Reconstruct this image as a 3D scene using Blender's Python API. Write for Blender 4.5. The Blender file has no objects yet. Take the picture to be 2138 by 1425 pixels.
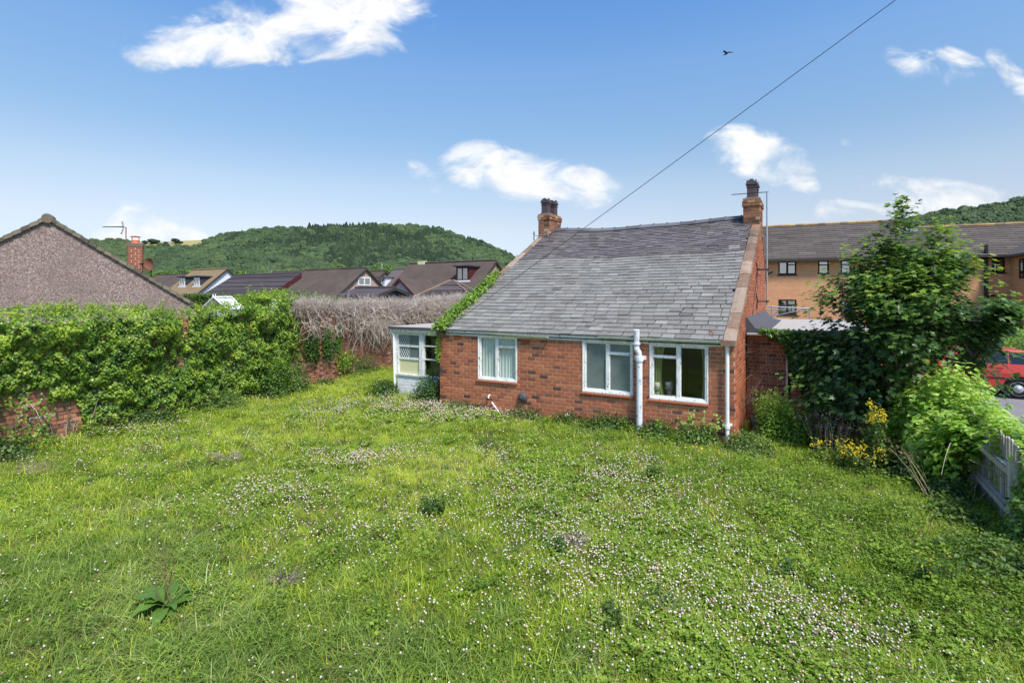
import bpy, math, random
import numpy as np
from mathutils import Vector, Matrix
random.seed(7)
rng = np.random.default_rng(7)
R = math.radians
scene = bpy.context.scene

# ------------------------------------------------------------------ camera
cam_d = bpy.data.cameras.new("camera")
cam = bpy.data.objects.new("camera", cam_d)
scene.collection.objects.link(cam)
cam.location = (0, 0, 2.99)
cam.rotation_euler = (R(90), 0, 0)
cam_d.sensor_width = 36.0
cam_d.lens = 36.0 * 1092.5 / 2138.0
cam_d.shift_y = -94.0 / 2138.0
cam_d.clip_start = 0.05
cam_d.clip_end = 6000
scene.camera = cam

# ------------------------------------------------------------------ light
SUN_DIR = Vector((0.40, -0.72, 1.18)).normalized()          # towards the sun
sun_el = math.asin(SUN_DIR.z)
sun_az = math.atan2(SUN_DIR.x, SUN_DIR.y)
sun_d = bpy.data.lights.new("sun", 'SUN')
sun_d.energy = 2.9
sun_d.angle = R(11)
sun_d.color = (1.0, 0.95, 0.87)
sun = bpy.data.objects.new("sun", sun_d)
scene.collection.objects.link(sun)
sun.rotation_euler = SUN_DIR.to_track_quat('Z', 'Y').to_euler()

world = bpy.data.worlds.new("World")
scene.world = world
world.use_nodes = True
wn = world.node_tree
for n in list(wn.nodes):
    wn.nodes.remove(n)


class NT:
    """small helper to write node graphs"""
    def __init__(self, tree):
        self.t = tree

    def n(self, kind, **kw):
        nd = self.t.nodes.new(kind)
        for k, v in kw.items():
            setattr(nd, k, v)
        return nd

    def lk(self, a, b):
        self.t.links.new(a, b)

    def setin(self, sock, v):
        if hasattr(v, 'bl_idname') or hasattr(v, 'is_output'):
            self.lk(v, sock)
        else:
            sock.default_value = v

    def math(self, op, a, b=None, c=None, clamp=False):
        m = self.n('ShaderNodeMath', operation=op, use_clamp=clamp)
        self.setin(m.inputs[0], a)
        if b is not None:
            self.setin(m.inputs[1], b)
        if c is not None:
            self.setin(m.inputs[2], c)
        return m.outputs[0]

    def mix(self, f, a, b, blend='MIX'):
        m = self.n('ShaderNodeMix', data_type='RGBA', blend_type=blend)
        self.setin(m.inputs[0], f)
        for s, v in ((m.inputs[6], a), (m.inputs[7], b)):
            if isinstance(v, tuple):
                s.default_value = (*v[:3], 1)
            else:
                self.lk(v, s)
        return m.outputs[2]

    def ramp(self, f, stops, interp='LINEAR'):
        r = self.n('ShaderNodeValToRGB')
        r.color_ramp.interpolation = interp
        el = r.color_ramp.elements
        while len(el) < len(stops):
            el.new(0.5)
        for e, (p, c) in zip(el, stops):
            e.position = p
            e.color = (*c, 1) if isinstance(c, tuple) else (c, c, c, 1)
        self.setin(r.inputs[0], f)
        return r.outputs[0]

    def smooth(self, v, lo, hi):
        m = self.n('ShaderNodeMapRange', interpolation_type='SMOOTHSTEP')
        self.setin(m.inputs[0], v)
        m.inputs[1].default_value = lo
        m.inputs[2].default_value = hi
        return m.outputs[0]

    def noise(self, scale, vec=None, detail=4, rough=0.55, dist=0.0):
        m = self.n('ShaderNodeTexNoise')
        m.inputs['Scale'].default_value = scale
        m.inputs['Detail'].default_value = detail
        m.inputs['Roughness'].default_value = rough
        m.inputs['Distortion'].default_value = dist
        if vec is not None:
            self.lk(vec, m.inputs['Vector'])
        return m.outputs[0]

    def comb(self, x, y, z):
        m = self.n('ShaderNodeCombineXYZ')
        for s, v in zip(m.inputs, (x, y, z)):
            self.setin(s, v)
        return m.outputs[0]


def build_sky():
    W = NT(wn)
    sky = W.n('ShaderNodeTexSky', sky_type='NISHITA')
    sky.sun_disc = False
    sky.sun_elevation = sun_el
    sky.sun_rotation = sun_az
    sky.altitude = 0
    sky.air_density = 1.0
    sky.dust_density = 0.6
    sky.ozone_density = 1.6
    tc = W.n('ShaderNodeTexCoord')
    sep = W.n('ShaderNodeSeparateXYZ')
    W.lk(tc.outputs['Generated'], sep.inputs[0])
    X, Y, Z = sep.outputs
    ahead = W.smooth(Y, 0.05, 0.2)
    Ys = W.math('MAXIMUM', Y, 0.05)
    U = W.math('DIVIDE', X, Ys)
    V = W.math('DIVIDE', Z, Ys)
    # sky colour: pale at the horizon to a clear blue overhead
    hz = W.math('MULTIPLY', Z, 1.0)
    tone = W.ramp(hz, [(0.0, (0.612, 0.683, 0.934)), (0.053, (0.542, 0.523, 0.635)), (0.126, (0.747, 0.627, 0.587)), (0.196, (0.8, 0.704, 0.64)), (0.279, (0.68, 0.724, 0.713)), (0.393, (0.664, 0.8, 0.867)), (0.48, (0.528, 0.769, 0.954)), (1.0, (0.4, 0.64, 0.88))])
    base = W.mix(1.0, sky.outputs[0], tone, 'MULTIPLY')
    vec = W.comb(W.math('MULTIPLY', U, 8.0), W.math('MULTIPLY', V, 14.0), 0.0)
    nz = W.noise(1.0, vec, 9, 0.58, 0.5)
    nz2 = W.noise(2.6, vec, 6, 0.6, 0.2)
    # clouds: direction (u, v), half sizes, tilt, density
    cl = [(-0.47, 0.505, 0.225, 0.055, 0.12, 1.3), (-0.33, 0.540, 0.16, 0.068, 0.0, 1.35), (-0.60, 0.485, 0.13, 0.035, 0.1, .8),
          (-0.235, 0.53, 0.10, 0.045, -0.25, .8), (0.03, 0.228, 0.135, 0.040, -0.14, 1.35), (-0.05, 0.252, 0.075, 0.038, 0.0, 1.2), (.10, .205, .08, .03, -.1, 1.2),
          (-0.165, 0.228, 0.030, 0.022, -0.6, .50), (0.46, 0.275, 0.080, 0.042, -0.10, 1.25), (0.50, 0.250, 0.070, 0.042, -0.35, 1.1), (0.415, 0.285, 0.04, 0.03, 0, .9),
          (0.82, 0.435, 0.085, 0.036, -0.2, .95), (0.955, 0.42, 0.04, 0.032, -0.7, .62), (0.69, 0.215, 0.085, 0.022, -.1, .62),
          (0.80, 0.190, 0.14, 0.035, 0.0, .62), (0.64, 0.165, 0.07, 0.02, 0, .8), (-0.705, 0.135, 0.075, 0.040, -0.35, 1.1),
          (-0.69, 0.105, 0.12, 0.03, 0.0, .9), (0.66, 0.285, .035, .012, -.4, .45)]
    tot = None
    for u0, v0, a, b, tilt, dens in cl:
        du = W.math('SUBTRACT', U, u0)
        dv = W.math('SUBTRACT', V, v0)
        dv = W.math('SUBTRACT', dv, W.math('MULTIPLY', du, tilt))
        e = W.math('ADD', W.math('POWER', W.math('ABSOLUTE', W.math('DIVIDE', du, a)), 2.0),
                   W.math('POWER', W.math('ABSOLUTE', W.math('DIVIDE', dv, b)), 2.0))
        m = W.math('MULTIPLY', W.math('SUBTRACT', 1.0, W.math('MULTIPLY', e, 0.5)), dens)
        tot = m if tot is None else W.math('MAXIMUM', tot, m)
    tot = W.math('MAXIMUM', tot, 0.0)
    raw = W.math('ADD', W.math('MULTIPLY', tot, 0.80), W.math('MULTIPLY', W.math('SUBTRACT', nz, 0.5), 3.3))
    has = W.smooth(tot, 0.02, 0.35)
    mask = W.math('MULTIPLY', W.math('MULTIPLY', W.smooth(raw, 0.20, 1.15), has), ahead)
    shade = W.math('ADD', 0.74, W.math('MULTIPLY', W.math('ADD', nz2, W.math('MULTIPLY', tot, .10)), 0.46))
    cc = W.n('ShaderNodeMix', data_type='RGBA', blend_type='MULTIPLY')
    cc.inputs[0].default_value = 1
    cc.inputs[6].default_value = (4.05, 4.1, 4.15, 1)
    W.lk(shade, cc.inputs[7])
    full = W.mix(mask, base, cc.outputs[2])
    bg = W.n('ShaderNodeBackground')
    bg.inputs[1].default_value = 0.128
    W.lk(full, bg.inputs[0])
    out = W.n('ShaderNodeOutputWorld')
    W.lk(bg.outputs[0], out.inputs[0])


build_sky()
scene.view_settings.view_transform = 'Standard'
scene.view_settings.look = 'None'
scene.view_settings.exposure = 0.95
scene.view_settings.gamma = 1.0
scene.view_settings.use_curve_mapping = False
scene.cycles.max_bounces = 6
scene.cycles.transparent_max_bounces = 12
scene.cycles.caustics_reflective = False
scene.cycles.caustics_refractive = False

# ------------------------------------------------------------------ helpers


class MB:
    """collects shapes into one mesh; tint is a per-vertex value read by the materials"""
    def __init__(self):
        self.v = []
        self.f = []
        self.t = []
        self.m = []
        self.n = 0

    def add(self, vs, fs, tint=0.5, mi=0):
        b = self.n
        self.v.extend([tuple(p) for p in vs])
        self.n += len(vs)
        self.t.extend([tint] * len(vs))
        for f in fs:
            self.f.append(tuple(b + i for i in f))
            self.m.append(mi)
        return self

    BOXF = [(0, 3, 2, 1), (4, 5, 6, 7), (0, 1, 5, 4), (1, 2, 6, 5), (2, 3, 7, 6), (3, 0, 4, 7)]

    def box(self, x0, x1, y0, y1, z0, z1, tint=0.5, mi=0):
        return self.add([(x0, y0, z0), (x1, y0, z0), (x1, y1, z0), (x0, y1, z0), (x0, y0, z1), (x1, y0, z1), (x1, y1, z1), (x0, y1, z1)], self.BOXF, tint, mi)

    def obox(self, o, ax, ay, az, tint=0.5, mi=0):
        """box from corner o with edge vectors"""
        o, ax, ay, az = map(Vector, (o, ax, ay, az))
        return self.add([o, o + ax, o + ax + ay, o + ay, o + az, o + ax + az, o + ax + ay + az, o + ay + az], self.BOXF, tint, mi)

    def prism(self, poly, x0, x1, plane='yz', tint=0.5, mi=0):
        """poly of 2d points extruded along the missing axis"""
        n = len(poly)
        vs = []
        for x in (x0, x1):
            for a, b in poly:
                vs.append({'yz': (x, a, b), 'xz': (a, x, b), 'xy': (a, b, x)}[plane])
        fs = [tuple(range(n)), tuple(range(2 * n - 1, n - 1, -1))]
        for i in range(n):
            j = (i + 1) % n
            fs.append((i, i + n, j + n, j))
        return self.add(vs, fs, tint, mi)

    def tube(self, pts, r, n=6, tint=0.5, mi=0, cap=True):
        pts = [Vector(p) for p in pts]
        rs = r if isinstance(r, (list, tuple)) else [r] * len(pts)
        vs = []
        up = Vector((0.13, 0.21, 0.97))
        for i, p in enumerate(pts):
            d = (pts[min(i + 1, len(pts) - 1)] - pts[max(i - 1, 0)])
            if d.length < 1e-9:
                d = Vector((0, 0, 1))
            d.normalize()
            a = d.cross(up)
            if a.length < 0.05:
                a = d.cross(Vector((1, 0, 0)))
            a.normalize()
            b = d.cross(a)
            for k in range(n):
                w = 2 * math.pi * k / n
                vs.append(p + (a * math.cos(w) + b * math.sin(w)) * rs[i])
        fs = []
        for i in range(len(pts) - 1):
            for k in range(n):
                k2 = (k + 1) % n
                fs.append((i * n + k, i * n + k2, (i + 1) * n + k2, (i + 1) * n + k))
        if cap:
            fs.append(tuple(range(n - 1, -1, -1)))
            fs.append(tuple(range((len(pts) - 1) * n, len(pts) * n)))
        return self.add(vs, fs, tint, mi)

    def lathe(self, prof, c=(0, 0, 0), axis='z', n=20, tint=0.5, mi=0):
        vs, fs = [], []
        for r, h in prof:
            for k in range(n):
                w = 2 * math.pi * k / n
                a, b = r * math.cos(w), r * math.sin(w)
                p = {'z': (a, b, h), 'y': (a, h, b), 'x': (h, a, b)}[axis]
                vs.append((p[0] + c[0], p[1] + c[1], p[2] + c[2]))
        for i in range(len(prof) - 1):
            for k in range(n):
                k2 = (k + 1) % n
                fs.append((i * n + k, i * n + k2, (i + 1) * n + k2, (i + 1) * n + k))
        fs.append(tuple(range(n - 1, -1, -1)))
        fs.append(tuple(range((len(prof) - 1) * n, len(prof) * n)))
        return self.add(vs, fs, tint, mi)

    def mesh(self, name, mats, smooth=False):
        me = bpy.data.meshes.new(name)
        me.from_pydata(self.v, [], self.f)
        if not isinstance(mats, (list, tuple)):
            mats = [mats]
        for m in mats:
            me.materials.append(m)
        if len(mats) > 1:
            me.polygons.foreach_set('material_index', self.m)
        at = me.attributes.new('tint', 'FLOAT', 'POINT')
        at.data.foreach_set('value', self.t)
        if smooth:
            me.polygons.foreach_set('use_smooth', [True] * len(me.polygons))
        me.update()
        return me


def link(o, parent=None, **props):
    scene.collection.objects.link(o)
    if parent is not None:
        o.parent = parent
    for k, v in props.items():
        o[k] = v
    return o


def obj(name, mb, mats, parent=None, smooth=False, loc=None, rotz=0, **props):
    me = mb.mesh(name, mats, smooth) if isinstance(mb, MB) else mb
    o = bpy.data.objects.new(name, me)
    if loc is not None:
        o.location = loc
    if rotz:
        o.rotation_euler = (0, 0, rotz)
    return link(o, parent, **props)


def thing(name, label, cat, loc=(0, 0, 0), rotz=0.0, group=None):
    o = bpy.data.objects.new(name, None)
    o.empty_display_size = 0.1
    o.location = loc
    o.rotation_euler = (0, 0, rotz)
    p = dict(label=label, category=cat)
    if group:
        p['group'] = group
    return link(o, None, **p)


def np_mesh(name, verts, faces, tint, mats, smooth=False, midx=None):
    """verts (N,3), faces (M,k) equal sized"""
    me = bpy.data.meshes.new(name)
    N, (Mf, k) = len(verts), faces.shape
    me.vertices.add(N)
    me.vertices.foreach_set('co', np.asarray(verts, np.float32).ravel())
    me.loops.add(Mf * k)
    me.loops.foreach_set('vertex_index', faces.astype(np.int32).ravel())
    me.polygons.add(Mf)
    me.polygons.foreach_set('loop_start', np.arange(0, Mf * k, k, dtype=np.int32))
    for m in (mats if isinstance(mats, (list, tuple)) else [mats]):
        me.materials.append(m)
    if midx is not None:
        me.polygons.foreach_set('material_index', np.asarray(midx, np.int32))
    if smooth:
        me.polygons.foreach_set('use_smooth', np.ones(Mf, bool))
    at = me.attributes.new('tint', 'FLOAT', 'POINT')
    at.data.foreach_set('value', np.asarray(tint, np.float32))
    me.update(calc_edges=True)
    me.validate()
    return me


def vnoise(p, seed=0):
    """value noise on (N,3) -> 0..1"""
    p = np.asarray(p, float)
    i = np.floor(p).astype(np.int64)
    f = p - i
    f = f * f * (3 - 2 * f)

    def h(a, b, c):
        n = a * 73856093 ^ b * 19349663 ^ c * 83492791 ^ (seed * 2654435761 & 0xffffffff)
        n = (n ^ (n >> 13)) * 1274126177 & 0xffffffff
        n = (n ^ (n >> 16)) * 2246822519 & 0xffffffff
        return ((n ^ (n >> 15)) & 0xffff) / 65535.0
    r = 0
    for dx in (0, 1):
        for dy in (0, 1):
            for dz in (0, 1):
                w = (f[:, 0] if dx else 1 - f[:, 0]) * (f[:, 1] if dy else 1 - f[:, 1]) * (f[:, 2] if dz else 1 - f[:, 2])
                r = r + w * h(i[:, 0] + dx, i[:, 1] + dy, i[:, 2] + dz)
    return r


def fbm(p, seed=0, octv=3):
    p = np.asarray(p, float)
    r, a, s = 0, 0.5, 0
    for o in range(octv):
        r = r + a * vnoise(p * 2 ** o + 17.3 * o, seed + o)
        s += a
        a *= 0.55
    return r / s


def n2(x, y, sc, seed=0, octv=3):
    x = np.atleast_1d(np.asarray(x, float)); y = np.atleast_1d(np.asarray(y, float))
    return fbm(np.stack([x * sc, y * sc, np.zeros_like(x) + seed * 3.7], 1), seed, octv)


# leaf templates: verts, quads/tris as faces of 3
def _tmpl(vs, fs):
    return np.array(vs, float), np.array(fs, int)


LEAF_SIMPLE = _tmpl([(0, 0, 0), (-.32, .35, .07), (0, .45, -.03), (.32, .35, .07), (-.22, .75, .03), (0, 1, -.12), (.22, .75, .03)],
                    [(0, 2, 1), (0, 3, 2), (1, 2, 4), (4, 2, 5), (2, 3, 6), (2, 6, 5)])
LEAF_IVY = _tmpl([(0, 0, 0), (-.52, .12, .08), (-.30, .50, .05), (0, 1.0, -.08), (.30, .50, .05), (.52, .12, .08), (0, .42, -.04)],
                 [(0, 6, 1), (1, 6, 2), (2, 6, 3), (3, 6, 4), (4, 6, 5), (5, 6, 0)])
LEAF_SYC = _tmpl([(0, 0, 0), (-.42, .02, .06), (-.30, .30, .0), (-.58, .52, .07), (-.20, .58, .0), (0, 1.0, -.1), (.20, .58, .0), (.58, .52, .07), (.30, .30, 0), (.42, .02, .06), (0, .34, -.05)],
                 [(0, 10, 1), (1, 10, 2), (2, 10, 3), (3, 10, 4), (4, 10, 5), (5, 10, 6), (6, 10, 7), (7, 10, 8), (8, 10, 9), (9, 10, 0)])


def frames(nrm, spin=None):
    """random frames whose z axis follows nrm"""
    n = nrm / np.maximum(np.linalg.norm(nrm, axis=1, keepdims=True), 1e-6)
    r = rng.normal(size=n.shape)
    if spin is not None:
        r = r * 0.6 + spin
    t = r - (r * n).sum(1, keepdims=True) * n
    t /= np.maximum(np.linalg.norm(t, axis=1, keepdims=True), 1e-6)
    b = np.cross(t, n)
    return b, t, n            # x, y (leaf length), z


def scatter(tm, pos, nrm, size, tint, spin=None, aspect=1.0):
    """copies of a leaf template at pos -> verts, faces, tints"""
    T, F = tm
    b, t, n = frames(nrm, spin)
    size = np.broadcast_to(size, (len(pos),))
    L = T[None] * size[:, None, None]
    V = pos[:, None, :] + L[:, :, 0:1] * b[:, None] * aspect + L[:, :, 1:2] * t[:, None] + L[:, :, 2:3] * n[:, None]
    k = len(T)
    Fa = (F[None] + (np.arange(len(pos)) * k)[:, None, None]).reshape(-1, 3)
    return V.reshape(-1, 3), Fa, np.repeat(np.asarray(tint), k)


def join(parts):
    vs, fs, ts, b = [], [], [], 0
    for v, f, t in parts:
        vs.append(v); fs.append(f + b); ts.append(t)
        b += len(v)
    return np.concatenate(vs), np.concatenate(fs), np.concatenate(ts)


def strands(P0, dirs, length, r, bend=0.3, seg=3, tint=None, droop=0.0, curl=0.25):
    """thin three-sided twigs; P0 (N,3)"""
    N = len(P0)
    d = dirs / np.linalg.norm(dirs, axis=1, keepdims=True)
    length = np.broadcast_to(length, (N,))
    r = np.broadcast_to(r, (N,))
    pts = [P0]
    for s in range(seg):
        d = d + rng.normal(size=d.shape) * curl
        d[:, 2] -= droop / seg
        d /= np.linalg.norm(d, axis=1, keepdims=True)
        pts.append(pts[-1] + d * (length / seg)[:, None])
    pts = np.stack(pts, 1)                      # N, seg+1, 3
    a = np.cross(d, np.array([0.3, 0.2, 0.93])); a /= np.maximum(np.linalg.norm(a, axis=1, keepdims=True), 1e-6)
    b = np.cross(d, a)
    rings = []
    for s in range(seg + 1):
        rr = (r * (1 - 0.75 * s / seg))[:, None]
        for k in range(3):
            w = 2.0944 * k
            rings.append(pts[:, s] + (a * math.cos(w) + b * math.sin(w)) * rr)
    V = np.stack(rings, 1)                      # N, 3*(seg+1), 3
    F = []
    for s in range(seg):
        for k in range(3):
            k2 = (k + 1) % 3
            A, B, C_, D = s * 3 + k, s * 3 + k2, s * 3 + 3 + k2, s * 3 + 3 + k
            F += [(A, B, C_), (A, C_, D)]
    F = np.array(F)
    kk = 3 * (seg + 1)
    Fa = (F[None] + (np.arange(N) * kk)[:, None, None]).reshape(-1, 3)
    if tint is None:
        tint = rng.random(N)
    return V.reshape(-1, 3), Fa, np.repeat(tint, kk), pts


# ------------------------------------------------------------------ materials
def new_mat(name):
    m = bpy.data.materials.new(name)
    m.use_nodes = True
    t = m.node_tree
    for n in list(t.nodes):
        t.nodes.remove(n)
    return m, NT(t)


def finish(N, col, rough=0.7, bump=None, bstr=0.3, bdist=0.01, spec=0.3, metal=0.0, extra=None):
    p = N.n('ShaderNodeBsdfPrincipled')
    N.setin(p.inputs['Base Color'], (*col, 1) if isinstance(col, tuple) else col)
    N.setin(p.inputs['Roughness'], rough)
    p.inputs['Specular IOR Level'].default_value = spec
    p.inputs['Metallic'].default_value = metal
    if bump is not None:
        b = N.n('ShaderNodeBump')
        b.inputs['Strength'].default_value = bstr
        b.inputs['Distance'].default_value = bdist
        N.lk(bump, b.inputs['Height'])
        N.lk(b.outputs[0], p.inputs['Normal'])
    o = N.n('ShaderNodeOutputMaterial')
    N.lk(p.outputs[0] if extra is None else extra(p.outputs[0]), o.inputs[0])
    return p


def attr(N, name='tint', inst=False):
    a = N.n('ShaderNodeAttribute')
    a.attribute_name = name
    if inst:
        a.attribute_type = 'INSTANCER'
    return a.outputs['Fac']


def opos(N):
    return N.n('ShaderNodeTexCoord').outputs['Object']


def wpos(N):
    return N.n('ShaderNodeNewGeometry').outputs['Position']


def ramp_mat(name, stops, rough=0.8, nscale=20, namp=0.25, bump=0.3, bscale=60, bdist=0.004, spec=0.25, stain=None, big=None):
    """colour from tint through a ramp, mottled by noise; optional stain colour and large-scale variation"""
    m, N = new_mat(name)
    P = wpos(N)
    t = attr(N)
    nz = N.noise(nscale, P, 5, 0.6)
    f = N.math('ADD', t, N.math('MULTIPLY', N.math('SUBTRACT', nz, 0.5), namp), clamp=True)
    col = N.ramp(f, stops)
    if big:
        sc, c2, lo, hi = big
        col = N.mix(N.smooth(N.noise(sc, P, 4, 0.6), lo, hi), col, c2)
    if stain:
        sc, c2, lo, hi = stain
        col = N.mix(N.smooth(N.noise(sc, P, 6, 0.7), lo, hi), col, c2)
    finish(N, col, rough, N.noise(bscale, P, 4, 0.6), bump, bdist, spec)
    return m


def leaf_mat(name, stops, trans=0.35, rough=0.45, inst=False, wscale=None, wamp=0.4, spec=0.35, tcol=1.6):
    m, N = new_mat(name)
    t = attr(N)
    if inst:
        t = N.math('ADD', N.math('MULTIPLY', t, 0.45), N.math('MULTIPLY', attr(N, 'itint', True), 0.55))
    if wscale:
        t = N.math('ADD', t, N.math('MULTIPLY', N.math('SUBTRACT', N.noise(wscale, wpos(N), 3, 0.5), 0.5), wamp), clamp=True)
    col = N.ramp(t, stops)
    tr = N.n('ShaderNodeBsdfTranslucent')
    N.lk(N.mix(1.0, col, (tcol, tcol * 1.05, tcol * 0.6), 'MULTIPLY'), tr.inputs[0])

    def ex(sh):
        mx = N.n('ShaderNodeMixShader')
        mx.inputs[0].default_value = trans
        N.lk(sh, mx.inputs[1]); N.lk(tr.outputs[0], mx.inputs[2])
        return mx.outputs[0]
    finish(N, col, rough, spec=spec, extra=ex)
    return m


MAT = {}
MAT['brick'] = ramp_mat('red_brick', [(0, (.09, .05, .045)), (.10, (.20, .080, .055)), (.28, (.32, .108, .058)), (.7, (.42, .145, .072)), (.9, (.48, .185, .09)), (1, (.50, .27, .17))],
                        0.9, 30, 0.22, 0.5, 90, 0.004, .15, stain=(6, (.40, .27, .21), .66, .86))
MAT['mortar'] = ramp_mat('mortar', [(0, (.42, .29, .20)), (1, (.62, .47, .35))], 0.95, 25, .6, .4, 120, .003, .1)
MAT['oldbrick'] = ramp_mat('old_wall_brick', [(0, (.13, .075, .065)), (.3, (.27, .125, .09)), (.65, (.42, .18, .115)), (.88, (.52, .26, .16)), (1, (.56, .42, .33))],
                           0.95, 14, 0.3, 0.8, 40, 0.012, .1, stain=(3, (.30, .25, .21), .55, .8))
MAT['oldmortar'] = ramp_mat('old_mortar', [(0, (.18, .13, .10)), (1, (.36, .28, .22))], 0.95, 12, .8, .8, 50, .01, .1)
MAT['chimbrick'] = ramp_mat('chimney_brick', [(0, (.07, .045, .04)), (.35, (.18, .08, .05)), (.7, (.30, .14, .075)), (1, (.46, .34, .22))], .9, 25, .3, .5, 80, .005, .15,
                            stain=(9, (.10, .075, .06), .58, .75))
MAT['slate'] = ramp_mat('grey_slate', [(0, (.10, .095, .086)), (.3, (.195, .186, .168)), (.7, (.27, .258, .235)), (1, (.36, .345, .315))], 0.55, 8, 0.35, 0.35, 45, 0.003, .22,
                        stain=(14, (.50, .48, .43), .60, .72), big=(1.1, (.165, .155, .14), .48, .72))
MAT['slate2'] = ramp_mat('purple_slate', [(0, (.068, .058, .058)), (.4, (.132, .115, .112)), (.8, (.21, .188, .182)), (1, (.30, .27, .26))], 0.55, 8, 0.3, 0.35, 45, 0.003, .22,
                         stain=(16, (.42, .40, .39), .70, .80))
MAT['ridge'] = ramp_mat('ridge_tile', [(0, (.08, .08, .09)), (1, (.15, .15, .165))], .7, 10, .4, .4, 40, .004)
MAT['stone'] = ramp_mat('sandstone_coping', [(0, (.16, .11, .08)), (.5, (.27, .19, .14)), (1, (.36, .28, .22))], .95, 9, .6, .9, 30, .02, .1,
                        stain=(12, (.55, .52, .47), .60, .72), big=(2.5, (.30, .155, .10), .5, .7))
MAT['underlay'] = ramp_mat('dark_underlay', [(0, (.03, .03, .03)), (1, (.05, .05, .05))])


def paint_mat(name, base, wood=(.28, .22, .17), lo=.62, hi=.68, rough=.5, dirt=(.45, .46, .44)):
    m, N = new_mat(name)
    P = wpos(N)
    mp = N.n('ShaderNodeMapping'); mp.inputs['Scale'].default_value = (1, 1, .45)
    N.lk(P, mp.inputs[0])
    pe = N.smooth(N.noise(22, mp.outputs[0], 7, .7), lo, hi)
    d = N.smooth(N.noise(5, P, 5, .6), .45, .8)
    col = N.mix(N.math('MULTIPLY', d, .55), base, dirt)
    col = N.mix(pe, col, wood)
    finish(N, col, rough, N.math('SUBTRACT', 1.0, pe), .5, .002, .35)
    return m


MAT['white'] = paint_mat('peeling_white_paint', (.76, .77, .76), lo=.56, hi=.63, dirt=(.38, .38, .34))
MAT['whitepvc'] = paint_mat('white_plastic', (.80, .81, .82), lo=.8, hi=.9, rough=.35)
MAT['gutter'] = paint_mat('stained_gutter', (.62, .64, .56), (.24, .13, .06), .58, .66, .5, (.42, .38, .24))
MAT['iron_white'] = paint_mat('painted_iron_pipe', (.72, .73, .78), (.10, .08, .07), .60, .63)
MAT['whitebrick'] = paint_mat('white_painted_brick', (.76, .76, .77), (.30, .26, .24), .58, .66, .8)


def plain(name, c, rough=.6, metal=0, spec=.3, nz=.15, sc=12, bump=.15):
    m, N = new_mat(name)
    P = wpos(N)
    n = N.noise(sc, P, 5, .6)
    col = N.mix(n, tuple(x * (1 - nz) for x in c), tuple(min(1, x * (1 + nz)) for x in c))
    finish(N, col, rough, N.noise(sc * 6, P, 3), bump, .003, spec, metal)
    return m


MAT['sill'] = plain('red_sill_tile', (.58, .17, .09), .6, nz=.3)
MAT['black'] = plain('black_plastic', (.022, .022, .025), .45, nz=.3)
MAT['darkgrey'] = plain('dark_grey_felt', (.07, .07, .085), .85, nz=.4)
MAT['felt'] = plain('pale_roof_felt', (.40, .37, .345), .9, nz=.2, sc=4)
MAT['cream'] = plain('cream_paint', (.55, .53, .40), .7)
MAT['yellow'] = plain('yellow_board', (.62, .60, .36), .6, nz=.08)
MAT['olive'] = plain('olive_board', (.10, .105, .065), .7)
MAT['dark'] = plain('dark_interior', (.035, .035, .03), .8)
MAT['room'] = plain('room_wall', (.28, .26, .20), .85)
MAT['galv'] = plain('galvanised_steel', (.42, .45, .50), .4, .7)
MAT['steelblack'] = plain('black_iron', (.025, .025, .028), .5, .3)
MAT['rust'] = plain('rusty_metal', (.22, .10, .06), .85, nz=.5, sc=30)
MAT['pot'] = plain('dark_clay_pot', (.085, .06, .068), .6, nz=.4, sc=9)
MAT['net'] = plain('net_curtain', (.74, .76, .76), .9, nz=.05)
MAT['green_curtain'] = plain('green_yellow_curtain', (.34, .36, .14), .9, nz=.1)
MAT['shade_cream'] = plain('cream_lampshade', (.66, .62, .50), .8, nz=.05)
MAT['shade_grey'] = plain('grey_lampshade', (.20, .20, .24), .8, nz=.05)
MAT['ceramic'] = plain('white_ceramic', (.7, .7, .72), .25, nz=.03)
MAT['bottle'] = plain('green_bottle', (.05, .28, .22), .25)
MAT['lead'] = plain('grey_lead', (.085, .083, .092), .6, nz=.3)
MAT['soil'] = plain('dark_soil', (.05, .036, .022), .95, nz=.4)


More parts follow.
